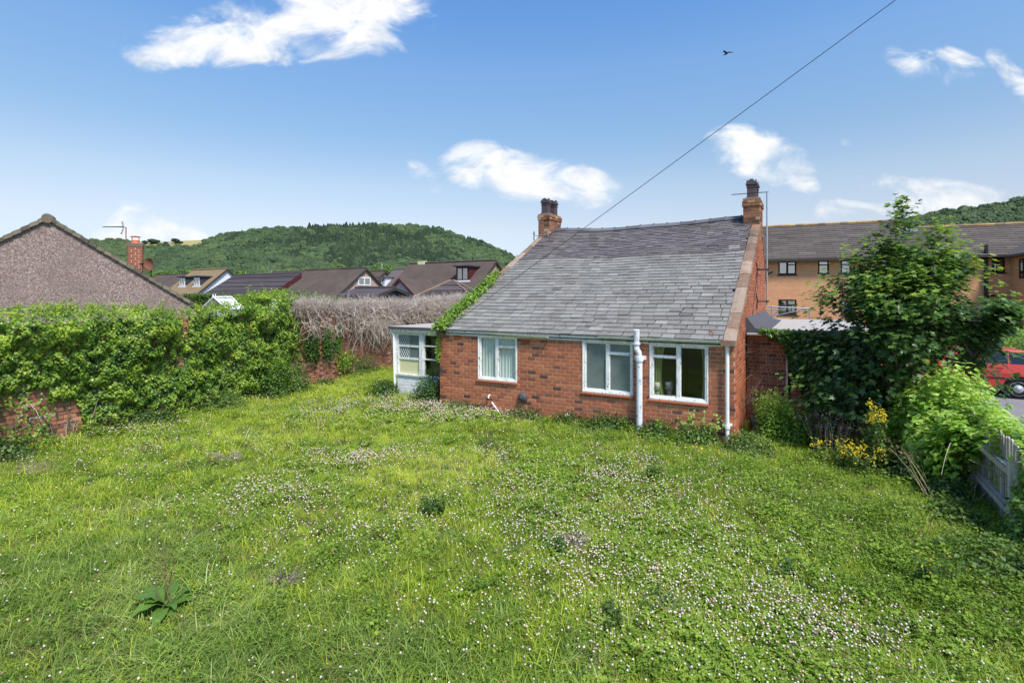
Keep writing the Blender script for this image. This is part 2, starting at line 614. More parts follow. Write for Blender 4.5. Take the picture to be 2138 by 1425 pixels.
def glass_mat(name, tint=(.92, .95, .93), tr=.9, frost=0.0, base_gloss=.02):
    m, N = new_mat(name)
    g = N.n('ShaderNodeBsdfGlossy'); g.inputs['Roughness'].default_value = .02 + frost * .25
    g.inputs[0].default_value = (1, 1, 1, 1)
    if frost:
        d = N.n('ShaderNodeBsdfDiffuse')
        nz = N.noise(3.5, wpos(N), 3)
        N.lk(N.mix(nz, tuple(.55 * x for x in tint), tint), d.inputs[0])
        t = N.n('ShaderNodeBsdfTransparent'); t.inputs[0].default_value = (.55, .6, .6, 1)
        b = N.n('ShaderNodeMixShader'); b.inputs[0].default_value = frost
        N.lk(t.outputs[0], b.inputs[1]); N.lk(d.outputs[0], b.inputs[2]); base = b.outputs[0]
    else:
        t = N.n('ShaderNodeBsdfTransparent'); t.inputs[0].default_value = (*tint, 1); base = t.outputs[0]
    fr = N.n('ShaderNodeFresnel'); fr.inputs[0].default_value = 1.5
    b = N.n('ShaderNodeBump'); b.inputs['Strength'].default_value = .04; b.inputs['Distance'].default_value = .01
    N.lk(N.noise(3, wpos(N), 2), b.inputs['Height'])
    N.lk(b.outputs[0], g.inputs['Normal'])
    bf = N.n('ShaderNodeNewGeometry').outputs['Backfacing']
    fac = N.math('MULTIPLY', N.math('ADD', N.math('MULTIPLY', fr.outputs[0], 1.3), base_gloss, clamp=True), N.math('SUBTRACT', 1.0, bf))
    mx = N.n('ShaderNodeMixShader')
    N.lk(fac, mx.inputs[0]); N.lk(base, mx.inputs[1]); N.lk(g.outputs[0], mx.inputs[2])
    o = N.n('ShaderNodeOutputMaterial'); N.lk(mx.outputs[0], o.inputs[0])
    return m


MAT['glass'] = glass_mat('window_glass')
MAT['frosted'] = glass_mat('frosted_glass', (.27, .33, .33), frost=.65)
MAT['farglass'] = glass_mat('far_window_glass', (.35, .40, .45), base_gloss=.30)
# ------------------------------------------------------------------ ground
TH = 0.51689
EX = Vector((math.cos(TH), -math.sin(TH), 0))          # along the cottage front, to the right
EY = Vector((math.sin(TH), math.cos(TH), 0))           # into the cottage
LC = Vector((-1.9731, 14.3414, 0))                      # front left corner of the cottage
WX = Vector((0.371, 0.9286, 0))                         # along the garden wall, away from the camera
W0 = Vector((-9.79, 10.0, 0))
WN = Vector((0.9286, -0.371, 0))                        # garden side of the wall
FV = EY
F0 = Vector((6.26, 6.54, 0))                            # fence post


def CL(x, y, z=0.0):
    return LC + EX * x + EY * y + Vector((0, 0, z))


def WL(s, o, z=0.0):
    return W0 + WX * s + WN * o + Vector((0, 0, z))


def gh(x, y):
    """height of the lawn"""
    r = (n2(x, y, 0.55, 3, 3) - 0.5) * 0.16 + (n2(x, y, 2.2, 5, 2) - 0.5) * 0.05
    return r - 0.02


mg, N = new_mat('rough_ground')
P = wpos(N)
g1 = N.noise(.6, P, 6, .6)
col = N.mix(g1, (.055, .085, .02), (.11, .13, .04))
finish(N, col, .95, N.noise(6, P, 5), .6, .05, .1)
MAT['ground'] = mg
mg, N = new_mat('lawn_soil')
P = wpos(N)
col = N.mix(N.noise(2.2, P, 6, .65), (.035, .050, .014), (.10, .12, .035))
col = N.mix(N.smooth(N.noise(5, P, 5, .6), .55, .75), col, (.11, .085, .045))
finish(N, col, .95, N.noise(30, P, 5), .8, .03, .1)
MAT['lawn'] = mg
mg, N = new_mat('asphalt')
P = wpos(N)
col = N.mix(N.noise(1.2, P, 6, .6), (.17, .165, .17), (.25, .24, .245))
col = N.mix(N.smooth(N.noise(.7, P, 5, .7), .55, .7), col, (.13, .125, .125))
finish(N, col, .9, N.noise(120, P, 3), .5, .004, .2)
MAT['asphalt'] = mg

mb = MB().box(-1500, 1500, -60, 2600, -1.0, -0.30)
obj('ground', mb, MAT['ground'], kind='structure')
# lawn sheet
gx = np.linspace(-14, 14, 141); gy = np.linspace(-1.5, 34, 178)
XX, YY = np.meshgrid(gx, gy)
ZZ = gh(XX.ravel(), YY.ravel())
vv = np.stack([XX.ravel(), YY.ravel(), ZZ], 1)
i0 = (np.arange(177)[:, None] * 141 + np.arange(140)[None]).ravel()
ff = np.stack([i0, i0 + 1, i0 + 142, i0 + 141], 1)
# keep only what lies between the garden wall and the fence line
cen = vv[ff].mean(1)
fx = (cen[:, 0] - F0.x) * EX.x + (cen[:, 1] - F0.y) * EX.y
wx = (cen[:, 0] - W0.x) * WN.x + (cen[:, 1] - W0.y) * WN.y
ff = ff[(fx < 0.35) & (wx > -0.3)]
obj('lawn', np_mesh('lawn', vv, ff, np.full(len(vv), .5), MAT['lawn'], True), None, kind='structure')
mb = MB()
a, b = F0 + EX * .25 - EY * 12, F0 + EX * .25 + EY * 13
mb.prism([(a.x, a.y), (a.x + 60 * EX.x, a.y + 60 * EX.y), (b.x + 60 * EX.x, b.y + 60 * EX.y), (b.x, b.y)], -.2, -.02, 'xy')
obj('car_park', mb, MAT['asphalt'], kind='structure')

# ------------------------------------------------------------------ cottage
COT_L = 7.49
WIN = [dict(x0=1.243, x1=2.422, z0=.83, z1=1.975, split=1.815, side='r', tr=1.70),
       dict(x0=4.17, x1=5.381, z0=.77, z1=1.970, split=4.785, side='r', tr=1.69),
       dict(x0=5.745, x1=6.973, z0=.755, z1=1.963, split=6.365, side='l', tr=1.68)]
CH, BH = .0862, .0712                                  # course height and brick height


def make_brick_meshes(name, mat, n=14, lx=.213, hz=BH, dy=.03, lo=0, hi=1, jit=.003, rnd=None):
    out = []
    r = random.Random(hash(name) % 1000 if False else 11)
    for i in range(n):
        t = (i + .5) / n
        mb = MB()
        j = lambda: r.uniform(-jit, jit)
        e = .004
        vs = [(j(), 0, j()), (lx + j(), 0, j()), (lx + j(), 0, hz + j()), (j(), 0, hz + j())]
        fr = [(x + (e if k in (0, 3) else -e), -dy * .15, z + (e if k < 2 else -e)) for k, (x, y, z) in enumerate(vs)]
        bk = [(x, dy, z) for x, y, z in vs]
        mb.add(fr + vs + bk, [(0, 1, 2, 3)] + [(k, k + 4, (k + 1) % 4 + 4, (k + 1) % 4) for k in range(4)] + [(k + 4, k + 8, (k + 1) % 4 + 8, (k + 1) % 4 + 4) for k in range(4)], lo + (hi - lo) * t)
        out.append(mb.mesh(name, mat))
    return out


def cut(x0, x1, holes):
    seg = [(x0, x1)]
    for a, b in holes:
        ns = []
        for s, e in seg:
            if b <= s or a >= e:
                ns.append((s, e))
            else:
                if a > s: ns.append((s, a))
                if b < e: ns.append((b, e))
        seg = ns
    return [(s, e) for s, e in seg if e - s > .02]


def brick_box(mb, x0, x1, z0, z1, y=-.006, d=.03, t=.5, side=None):
    """one brick face; side: function mapping (u, out, z) to a point"""
    e = .004
    o = -.004
    F = [(x0 + e, y + o, z0 + e), (x1 - e, y + o, z0 + e), (x1 - e, y + o, z1 - e), (x0 + e, y + o, z1 - e)]
    M_ = [(x0, y, z0), (x1, y, z0), (x1, y, z1), (x0, y, z1)]
    B = [(x0, y + d, z0), (x1, y + d, z0), (x1, y + d, z1), (x0, y + d, z1)]
    vs = F + M_ + B
    if side:
        vs = [side(*p) for p in vs]
    mb.add(vs, [(0, 1, 2, 3)] + [(k, k + 4, (k + 1) % 4 + 4, (k + 1) % 4) for k in range(4)] + [(k + 4, k + 8, (k + 1) % 4 + 8, (k + 1) % 4 + 4) for k in range(4)], t)


def btint():
    r = random.random()
    if r < .05: return random.uniform(0, .1)
    if r < .22: return random.uniform(.12, .35)
    if r < .85: return random.uniform(.35, .72)
    return random.uniform(.75, .95)


cot = thing('cottage', 'low red brick cottage with long sloping slate roof and three white windows', 'cottage', LC, -TH)

wf = MB()
holes = [(w['x0'], w['x1'], w['z0'] - .02, w['z1']) for w in WIN]


def wall_cells(mb, x0, x1, z0, z1, y0, y1, holes, t=.5):
    xs = sorted({x0, x1, *[h[0] for h in holes], *[h[1] for h in holes]})
    zs = sorted({z0, z1, *[h[2] for h in holes], *[h[3] for h in holes]})
    for a, b in zip(xs, xs[1:]):
        # merge vertical runs in the column
        run = None
        for c, d in zip(zs, zs[1:]):
            mx, mz = (a + b) / 2, (c + d) / 2
            solid = not any(h[0] < mx < h[1] and h[2] < mz < h[3] for h in holes)
            if solid:
                run = (run[0] if run else c, d)
            elif run:
                mb.box(a, b, y0, y1, run[0], run[1], t); run = None
        if run:
            mb.box(a, b, y0, y1, run[0], run[1], t)


wall_cells(wf, 0, COT_L - .25, -.2, 2.0, 0, .24, [h for h in holes])
front_wall = obj('front_wall', wf, MAT['mortar'], cot)

# bricks of the front: the nearest ones are single objects, the rest is joined
cand = []
PIT = .2268
ZB = -.13
k = 0
while ZB + k * CH < 1.99:
    z = ZB + k * CH
    off = (k % 2) * PIT / 2 + random.uniform(-.01, .01)
    hs = [(w['x0'] - .005, w['x1'] + .005) for w in WIN if z + BH > w['z0'] - .010 and z < w['z1']]
    x = -off
    while x < COT_L - .03:
        a, b = max(x, 0.0), min(x + PIT - .015, COT_L)
        for s, e in cut(a, b, hs):
            cand.append((s, e, z, min(BH, 2.0 - z)))
        for w in WIN:
            h_ = w['z0'] - .012 - z
            if .015 < h_ < BH and b > w['x0'] and a < w['x1']:
                cand.append((max(a, w['x0'] - .004), min(b, w['x1'] + .004), z, h_))
        x += PIT
    k += 1
full = [c for c in cand if abs(c[1] - c[0] - (PIT - .015)) < 1e-3 and c[3] == BH and c[2] > .1]
full.sort(key=lambda c: -c[0])
single = set(full[:295])
bm_ = make_brick_meshes('brick', MAT['brick'], 24, PIT - .015)
for i_, m_ in enumerate(bm_):
    for q in m_.vertices:
        pass
rest = MB()
for c in cand:
    x0, x1, z, h = c
    yy = -.003 - random.uniform(0, .003)
    if c in single:
        t = btint()
        o = bpy.data.objects.new('brick', bm_[min(23, int(t * 24))])
        o.location = (x0, yy, z)
        link(o, front_wall)
    else:
        brick_box(rest, x0, x1, z, z + h, yy, .03, btint())
obj('brickwork', rest, MAT['brick'], front_wall, kind='stuff')

# gable wall, right (plane x = COT_L)
SL, SLT = .510, 2.13
CO = .502


def gab_top(y):
    return min(2.06 + .502 * y, 2.06 + .502 * 6.5 - (y - 6.5) * .98) if y > 6.5 else 2.06 + .502 * y


BACK = 8.3
poly = [(0, -.2), (BACK, -.2), (BACK, gab_top(BACK)), (6.5, gab_top(6.5)), (0, gab_top(0))]
gr = obj('gable_wall', MB().prism(poly, COT_L - .25, COT_L), MAT['mortar'], cot)
obj('gable_wall', MB().prism(poly, 0, .25).box(0, COT_L, BACK - .25, BACK - .01, -.2, 3.0), MAT['mortar'], cot)
gb = MB()
k = 0
sd = lambda u, o, z: (COT_L - o, u, z)
while ZB + k * CH < 5.4:
    z = ZB + k * CH
    off = (k % 2) * PIT / 2
    y = -off
    while y < BACK:
        a, b = max(y, 0.012), min(y + PIT - .015, BACK)
        if b - a > .03:
            lim = min(gab_top(a), gab_top(b))
            if z + BH < lim:
                t = btint() * .9
                brick_box(gb, a, b, z, z + BH, -.006 - random.uniform(0, .005), .03, t, sd)
        y += PIT
    k += 1
obj('brickwork', gb, MAT['brick'], gr, kind='stuff')

# roof ---------------------------------------------------------------
A_ = math.atan(SL)
ca, sa = math.cos(A_), math.sin(A_)


def sag(x, y):
    return -.07 * math.sin(math.pi * min(max(x / COT_L, 0), 1)) ** 1.0 * max(0, y / 6.5) + .018 * math.sin(x * 2.1 + y) * max(0, y / 6.5) - .05 * math.exp(-((x - 3.1) / 1.2) ** 2) * max(0, (y - 3) / 3.5)


def RP(x, s, h=0.0):
    """point on the slate plane: s up the slope from the eave, h above it"""
    y = -.085 + s * ca
    z = SLT + SL * y + sag(x, y)
    return Vector((x, y - h * sa, z + h * ca))


nx, ny = 12, 10
vs, fs = [], []
for i in range(nx + 1):
    for j in range(ny + 1):
        x = .12 + (COT_L - .24) * i / nx
        s = .03 + (6.64 / ca - .03) * j / ny
        vs.append(RP(x, s, -.03))
for i in range(nx):
    for j in range(ny):
        a = i * (ny + 1) + j
        fs.append((a, a + 1, a + ny + 2, a + ny + 1))
roof = MB().add(vs, fs, .5)
roof.prism([(-.04, 2.01), (-.04, 1.985), (8.25, 1.985), (8.28, 3.5), (6.5, 5.22), (6.5, 5.22)], .2, COT_L - .2)
roof_o = obj('roof', roof, MAT['underlay'], cot)
obj('rear_slope', MB().obox((.2, 8.42, 3.42), (COT_L - .4, 0, 0), (0, -1.92, 1.92), (0, .03, .03), .4), MAT['slate2'], cot)

slates = []
SLMAX = 6.60 / ca
s = -.02
row = 0
SW = .292
while s < SLMAX - .06:
    low = s < 4.10 / ca + .0
    g = .197 if low else .150
    x = .215 - random.uniform(0, SW) if row % 2 else .215 - SW / 2 + random.uniform(-.03, .03)
    wv = SW if low else .25
    drift = 0
    while x < COT_L - .23:
        w = wv * random.uniform(.94, 1.07) if low else wv * random.uniform(.75, 1.25)
        a, b = max(x, .215), min(x + w - .009, COT_L - .225)
        if b - a > .04:
            slates.append((a, b, s, g, low))
        x += w
    s += g
    row += 1


def slate_vs(w, ln, th=.007):
    return [(0, 0, 0), (w, 0, 0), (w, ln, 0), (0, ln, 0), (0, 0, th), (w, 0, th), (w, ln, th), (0, ln, th)]


Rm = Matrix.Rotation(A_, 4, 'X')
sl_meshes = {}
fulls = sorted([q for q in slates if q[4] and q[1] - q[0] > .24], key=lambda q: (q[2] * 1.6 - q[0] * .35))[:285]
fulls = set(fulls)
rest1, rest2 = MB(), MB()
for q in slates:
    a, b, s, g, low = q
    r = random.random()
    th = .012
    ln = g * 1.3
    tilt = .016 / g
    rotj = random.gauss(0, .009 if low else .020)
    lift = .020 + random.uniform(0, .004) + (random.random() < .05) * .008 + (0 if low else random.uniform(0, .006))
    slip = 0
    if random.random() < (.010 if low else .04):
        slip = -random.uniform(.02, .06); rotj *= 2.5
    if not low and random.random() < .003:
        continue
    t = min(1, max(0, random.gauss(.48, .13)))
    base = RP(a, s + slip, lift)
    ax = (RP(b, s + slip, lift) - base)
    up = (RP(a, s + slip + ln, lift - tilt * ln * 1.1) - base)
    cr, sr = math.cos(rotj), math.sin(rotj)
    ax2 = ax * cr + up.normalized() * (sr * ax.length)
    up2 = up * cr - ax.normalized() * (sr * up.length)
    nn = ax2.cross(up2).normalized() * th
    if q in fulls:
        ti = min(9, int(t * 10)); wi = min(5, int((b - a - .24) / .015)); key = (ti, wi)
        wq = .24 + .015 * wi + .004
        if key not in sl_meshes:
            m_ = MB().add(slate_vs(1, 1, 1), MB.BOXF, (ti + .5) / 10)
            m_.v = [(v[0] * wq, v[1] * ln, v[2] * th) for v in m_.v]
            sl_meshes[key] = m_.mesh('slate', MAT['slate'])
        o = bpy.data.objects.new('slate', sl_meshes[key])
        X = ax2.normalized(); Y = up2.normalized(); Z = X.cross(Y).normalized(); Y = Z.cross(X)
        M4 = Matrix((X, Y, Z)).transposed().to_4x4(); M4.translation = base
        link(o, roof_o)
        o.matrix_local = M4
    else:
        (rest1 if low else rest2).obox(base, ax2, up2, nn, t)
obj('slates', rest1, MAT['slate'], roof_o, kind='stuff')
obj('slates', rest2, MAT['slate2'], roof_o, kind='stuff', label='older narrow purple slates near the ridge')
# ridge tiles
x = .46
while x < COT_L - .46:
    x1 = min(x + .46, COT_L - .44)
    y = 6.50
    za = SLT + SL * 6.5 + sag(x, 6.5) + .075
    zb = SLT + SL * 6.5 + sag(x1, 6.5) + .075
    mb = MB()
    h = .03 + random.uniform(0, .008)
    for s_, (dy, dz) in enumerate([(-.15, -.075), (.13, -.12)]):
        mb.add([(x, y, za + h), (x1 - .01, y, zb + h), (x1 - .01, y + dy, zb + dz), (x, y + dy, za + dz),
                (x, y, za + h - .02), (x1 - .01, y, zb + h - .02), (x1 - .01, y + dy, zb + dz - .02), (x, y + dy, za + dz - .02)], MB.BOXF, random.random())
    mb.box(x, x + .045, y - .03, y + .03, za - .02, za + h + .012, random.random())
    obj('ridge_tile', mb, MAT['ridge'], roof_o)
    x += .46

# coping stones on both gables
for x0, x1 in ((-.03, .215), (COT_L - .215, COT_L + .03)):
    y = -.13
    while y < 6.05:
        ln = random.uniform(.42, .75)
        y1 = min(y + ln, 6.15)
        dz = random.uniform(-.008, .008)
        h = random.uniform(.085, .11)
        z0, z1 = 2.19 - .11 + CO * y + dz, 2.19 - .11 + CO * (y1 - .012) + dz
        mb = MB()
        j = lambda: random.uniform(-.008, .008)
        n_ = 3
        vs, fs = [], []
        for i in range(n_ + 1):
            f = i / n_
            yy = y + (y1 - .012 - y) * f
            zz = z0 + (z1 - z0) * f
            vs += [(x0 + j(), yy, zz - .05), (x1 + j(), yy, zz - .05), (x1 + j(), yy, zz + h + j()), ((x0 + x1) / 2 + j(), yy, zz + h + .012 + j()), (x0 + j(), yy, zz + h + j())]
        for i in range(n_):
            for q in range(5):
                q2 = (q + 1) % 5
                fs.append((i * 5 + q, i * 5 + q2, i * 5 + 5 + q2, i * 5 + 5 + q))
        fs += [(4, 3, 2, 1, 0), tuple(n_ * 5 + q for q in range(5))]
        mb.add(vs, fs, random.random())
        obj('coping_stone', mb, MAT['stone'], cot)
        y = y1
    # back slope coping
    mb = MB().obox((x0, 8.36, 3.50), (x1 - x0, 0, 0), (0, -1.42, 1.40), (0, .08, .08), .5)
    obj('coping_stone', mb, MAT['stone'], cot)
# stone kneeler block at the eaves corners and the flashing stone by the right chimney
obj('kneeler_stone', MB().box(COT_L - .25, COT_L + .02, -.20, .05, 1.99, 2.10, .3), MAT['stone'], cot)
obj('kneeler_stone', MB().box(6.86, 7.06, 5.86, 6.10, 5.05, 5.20, .2), MAT['lead'], cot)
obj('kneeler_stone', MB().box(.40, .62, 5.9, 6.2, 5.03, 5.22, .2), MAT['stone'], cot)

# chimneys
for x0, pots, ztop in ((0.0, ((.20, 6.22), (.25, 6.74)), 6.02), (7.04, ((7.25, 6.25), (7.27, 6.74)), 5.96)):
    x1 = x0 + .45
    y0, y1 = 6.0, 7.02
    ch = obj('chimney', MB().box(x0, x1, y0, y1, 4.7, ztop - .02), MAT['mortar'], cot)
    br = MB()
    k = 0
    while 4.72 + k * CH < ztop - .05:
        z = 4.72 + k * CH
        ex = .03 if 4.72 + (k + 3) * CH >= ztop - .05 and 4.72 + (k + 1) * CH < ztop - .05 + CH * 0 + 1 and k >= int((ztop - 4.77) / CH) - 1 else 0
        for fa in range(4):
            L_ = (x1 - x0) if fa in (0, 2) else (y1 - y0)
            o = -(k % 2) * .113
            while o < L_:
                a, b = max(o, 0), min(o + .214, L_)
                if b - a > .03:
                    t = btint()
                    pale = fa == 0 and (a > .05 and b < .40) and k % 2 == 0
                    if pale: t = .97
                    a2, b2 = a - (ex if a == 0 else 0), b + (ex if b == L_ else 0)
                    sdf = [lambda u, oo, z: (x0 + u, y0 + oo, z), lambda u, oo, z: (x1 - oo, y0 + u, z),
                           lambda u, oo, z: (x1 - u, y1 - oo, z), lambda u, oo, z: (x0 + oo, y1 - u, z)][fa]
                    brick_box(br, a2, b2, z, z + BH, -.006 - ex - random.uniform(0, .005), .04, t, sdf)
                o += .226
        k += 1
    obj('brickwork', br, MAT['chimbrick'], ch, kind='stuff')
    obj('chimney_cap', MB().box(x0 - .015, x1 + .015, y0 - .015, y1 + .015, ztop - .02, ztop + .035, .5).box(x0 + .05, x1 - .05, y0 + .05, y1 - .05, ztop + .03, ztop + .07), MAT['stone'], ch)
    for px_, py_ in pots:
        mb = MB()
        w = .125
        ph = .43
        z = ztop + .04
        mb.prism([(px_ - w, py_ - w), (px_ + w, py_ - w), (px_ + w, py_ + w), (px_ - w, py_ + w)], z, z + ph, 'xy', .4)
        mb.box(px_ - w - .02, px_ + w + .02, py_ - w - .02, py_ + w + .02, z, z + .05, .3)
        mb.box(px_ - w - .035, px_ + w + .035, py_ - w - .035, py_ + w + .035, z + ph, z + ph + .035, .5)
        mb.box(px_ - w - .015, px_ + w + .015, py_ - w - .015, py_ + w + .015, z + ph - .09, z + ph - .06, .5)
        # arched crown: four rounded gablets and corner spikes
        for fa in range(4):
            prof = [(-w, 0), (w, 0), (w, .03), (w * .55, .10), (w * .22, .135), (-w * .22, .135), (-w * .55, .10), (-w, .03)]
            vs = []
            for d in (w - .02, w + .008):
                for a, b in prof:
                    p = {0: (a, -d), 1: (d, a), 2: (-a, d), 3: (-d, -a)}[fa]
                    vs.append((px_ + p[0], py_ + p[1], z + ph + .035 + b))
            n_ = len(prof)
            mb.add(vs, [tuple(range(n_)), tuple(range(2 * n_ - 1, n_ - 1, -1))] + [(i, i + n_, (i + 1) % n_ + n_, (i + 1) % n_) for i in range(n_)], .4)
        for sx in (-1, 1):
            for sy in (-1, 1):
                mb.tube([(px_ + sx * w, py_ + sy * w, z + ph + .03), (px_ + sx * w * 1.08, py_ + sy * w * 1.08, z + ph + .12)], [.022, .008], 5, .3)
        obj('chimney_pot', mb, MAT['pot'], ch)

# fascia, gutter, pipes
obj('fascia', MB().box(.0, COT_L - .02, -.035, .0 - .008, 1.955, 2.085, .5), MAT['white'], cot)


def gutter(mb, x0, x1, y, z, r=.055, n=8, dz=0.0):
    vs, fs = [], []
    for x in (x0, x1):
        zz = z + (dz if x == x1 else 0)
        for rr in (r, r - .006):
            for k in range(n + 1):
                w = math.pi * k / n
                vs.append((x, y - rr * math.cos(w), zz - rr * math.sin(w)))
    m = n + 1
    for k in range(n):
        fs += [(k, k + 1, 2 * m + k + 1, 2 * m + k), (m + k + 1, m + k, 3 * m + k, 3 * m + k + 1)]
    fs += [(0, 2 * m, 3 * m, m), (n, m + n, 3 * m + n, 2 * m + n)]
    for b in (0, 2 * m):
        for k in range(n):
            fs.append((b + k, b + m + k, b + m + k + 1, b + k + 1))
    mb.add(vs, fs, .5)


g_ = MB(); gutter(g_, 4.62, COT_L - .03, -.10, 2.085)
g_.box(COT_L - .25, COT_L - .13, -.165, -.035, 2.02, 2.10)
obj('gutter', g_, MAT['gutter'], cot)
g_ = MB(); gutter(g_, 1.72, 3.33, -.10, 2.055, .045, dz=-.03)
obj('gutter', g_, MAT['gutter'], cot, label='rusty broken length of gutter')
# rainwater pipe at the right corner
p_ = MB().tube([(7.354, -.10, 2.04), (7.354, -.10, 1.9), (7.354, -.10, .02)], .038, 12)
p_.lathe([(.048, 0), (.048, .09)], (7.354, -.10, 1.93), 'z', 12).lathe([(.056, 0), (.056, .07)], (7.354, -.10, .31), 'z', 12)
p_.box(7.27, 7.44, -.09, -.0, .36, .40)
obj('downpipe', p_, MAT['whitepvc'], cot)
# big soil pipe with flaking collar
p_ = MB()
bx = 5.56
p_.tube([(bx, -.13, -.02), (bx, -.13, 1.62)], .066, 14)
p_.lathe([(.082, 0), (.088, .03), (.088, .10), (.075, .13)], (bx, -.13, 1.56), 'z', 14)
p_.box(bx - .12, bx + .12, -.10, -.005, 1.60, 1.68)
p_.tube([(bx, -.13, 1.66), (bx - .01, -.14, 1.76), (bx - .06, -.15, 1.84), (bx - .06, -.15, 1.95)], [.06, .062, .064, .064], 12)
p_.lathe([(.075, 0), (.085, .02), (.085, .06)], (bx - .06, -.15, 1.92), 'z', 12)
obj('soil_pipe', p_, MAT['iron_white'], cot)
p_ = MB().tube([(bx - .06, -.15, 1.96), (bx - .05, -.17, 2.10), (bx - .05, -.19, 2.26)], [.06, .063, .066], 12)
obj('pipe_hopper', p_, MAT['iron_white'], cot, label='flaking black and white top of the soil pipe')


def window(w, glass, nm='window'):
    x0, x1, z0, z1, sp, tr = w['x0'], w['x1'], w['z0'], w['z1'], w['split'], w['tr']
    y = .0
    f = MB()
    T, Tm, D = .075, .035, .09
    yo = -.012
    f.box(x0, x0 + T, yo, yo + D, z0, z1); f.box(x1 - T * .8, x1, yo, yo + D, z0, z1)
    f.box(x0 + T, x1 - T * .8, yo, yo + D, z1 - .055, z1); f.box(x0 + T, x1 - T * .8, yo, yo + D, z0, z0 + .065)
    f.box(x0 + .02, x1 - .02, yo - .035, yo, z0, z0 + .03)
    f.box(x0 + .01, x0 + .03, yo - .012, yo, z0 + .03, z1); f.box(x1 - .03, x1 - .01, yo - .012, yo, z0 + .03, z1)
    f.box(sp - Tm, sp + Tm, yo + .008, yo + D - .01, z0 + .065, z1 - .055)
    if w['side'] == 'r':
        f.box(sp + Tm, x1 - T * .8, yo + .012, yo + D - .02, tr - .018, tr + .018)
    else:
        f.box(x0 + T, sp - Tm, yo + .012, yo + D - .02, tr - .018, tr + .018)
    wo = obj(nm, f, MAT['white'], cot)
    obj('sill', MB().box(x0 - .01, x1 + .01, -.055, .03, z0 - .045, z0 - .003), MAT['sill'], wo)
    gy = .045
    ps = []
    if w['side'] == 'r':
        ps = [(x0 + T, sp - Tm, z0 + .065, z1 - .055), (sp + Tm, x1 - T * .8, z0 + .065, tr - .018), (sp + Tm, x1 - T * .8, tr + .018, z1 - .055)]
    else:
        ps = [(sp + Tm, x1 - T * .8, z0 + .065, z1 - .055), (x0 + T, sp - Tm, z0 + .065, tr - .018), (x0 + T, sp - Tm, tr + .018, z1 - .055)]
    for a, b, c, d in ps:
        obj('pane', MB().box(a, b, gy, gy + .004, c, d), glass, wo)
        s_ = MB()
        e = .018
        s_.box(a, a + e, gy - .022, gy - .002, c, d); s_.box(b - e, b, gy - .022, gy - .002, c, d)
        s_.box(a + e, b - e, gy - .022, gy - .002, c, c + e); s_.box(a + e, b - e, gy - .022, gy - .002, d - e, d)
        obj('sash', s_, MAT['white'], wo)
    return wo


wos = [window(WIN[0], MAT['glass']), window(WIN[1], MAT['frosted']), window(WIN[2], MAT['glass'])]


def curtain(mb, x0, x1, y, z0, z1, amp=.018, per=.07, fl=0.0, n=60, pinch=None):
    vs, fs = [], []
    for i in range(n + 1):
        f = i / n
        ph = f * (x1 - x0) / per * 2 * math.pi + math.sin(f * 9) * .8
        for j in range(5):
            g = j / 4
            z = z0 + (z1 - z0) * g
            xx = x0 + (x1 - x0) * f
            if pinch is not None:
                xx = pinch + (xx - pinch) * (1 - .55 * math.sin(math.pi * (1 - g) * .9) * .6)
            vs.append((xx, y + amp * math.sin(ph) + fl * (1 - g), z))
    for i in range(n):
        for j in range(4):
            a = i * 5 + j
            fs.append((a, a + 5, a + 6, a + 1))
    mb.add(vs, fs)


# room shells behind the windows
rm = MB()
for a, b in ((.3, 3.2), (3.3, 5.60), (5.68, 7.2)):
    rm.add([(a, .26, .02), (b, .26, .02), (b, 4.5, .02), (a, 4.5, .02), (a, .26, 1.97), (b, .26, 1.97), (b, 4.5, 1.97), (a, 4.5, 1.97)],
           [(0, 1, 2, 3), (7, 6, 5, 4), (2, 6, 7, 3), (1, 5, 6, 2), (0, 3, 7, 4)])
obj('room', rm, MAT['room'], cot)
sl = MB()
for w in WIN:
    sl.box(w['x0'], w['x1'], .08, .34, w['z0'] - .03, w['z0'] + .05)
obj('inner_sill', sl, MAT['cream'], cot)
for o_, mt, lst in ((wos[0], 'net', ((1.30, 1.80, .085, None), (1.80, 2.38, .09, None))),):
    c_ = MB()
    for a, b, y, p in lst:
        curtain(c_, a, b, y, .86, 1.95, .014, .085)
    obj('net_curtain', c_, MAT['net'], o_)
c_ = MB(); curtain(c_, 5.80, 6.06, .13, .80, 1.95, .018, .055, pinch=5.80)
obj('curtain', c_, MAT['green_curtain'], wos[2])
c_ = MB(); curtain(c_, 6.80, 6.93, .13, .80, 1.95, .016, .045, pinch=6.93)
obj('curtain', c_, MAT['green_curtain'], wos[2])
c_ = MB(); curtain(c_, 4.20, 5.36, .45, .80, 1.95, .05, .30)
obj('bathroom_curtain', c_, MAT['net'], wos[1])


def wthing(name, label, cat, x, y, z, parts, group=None):
    t = thing(name, label, cat, CL(x, y, z), -TH, group)
    for nm, mb, mt in parts:
        obj(nm, mb, MAT[mt], t, smooth=nm in ('lamp_shade', 'base'))
    return t


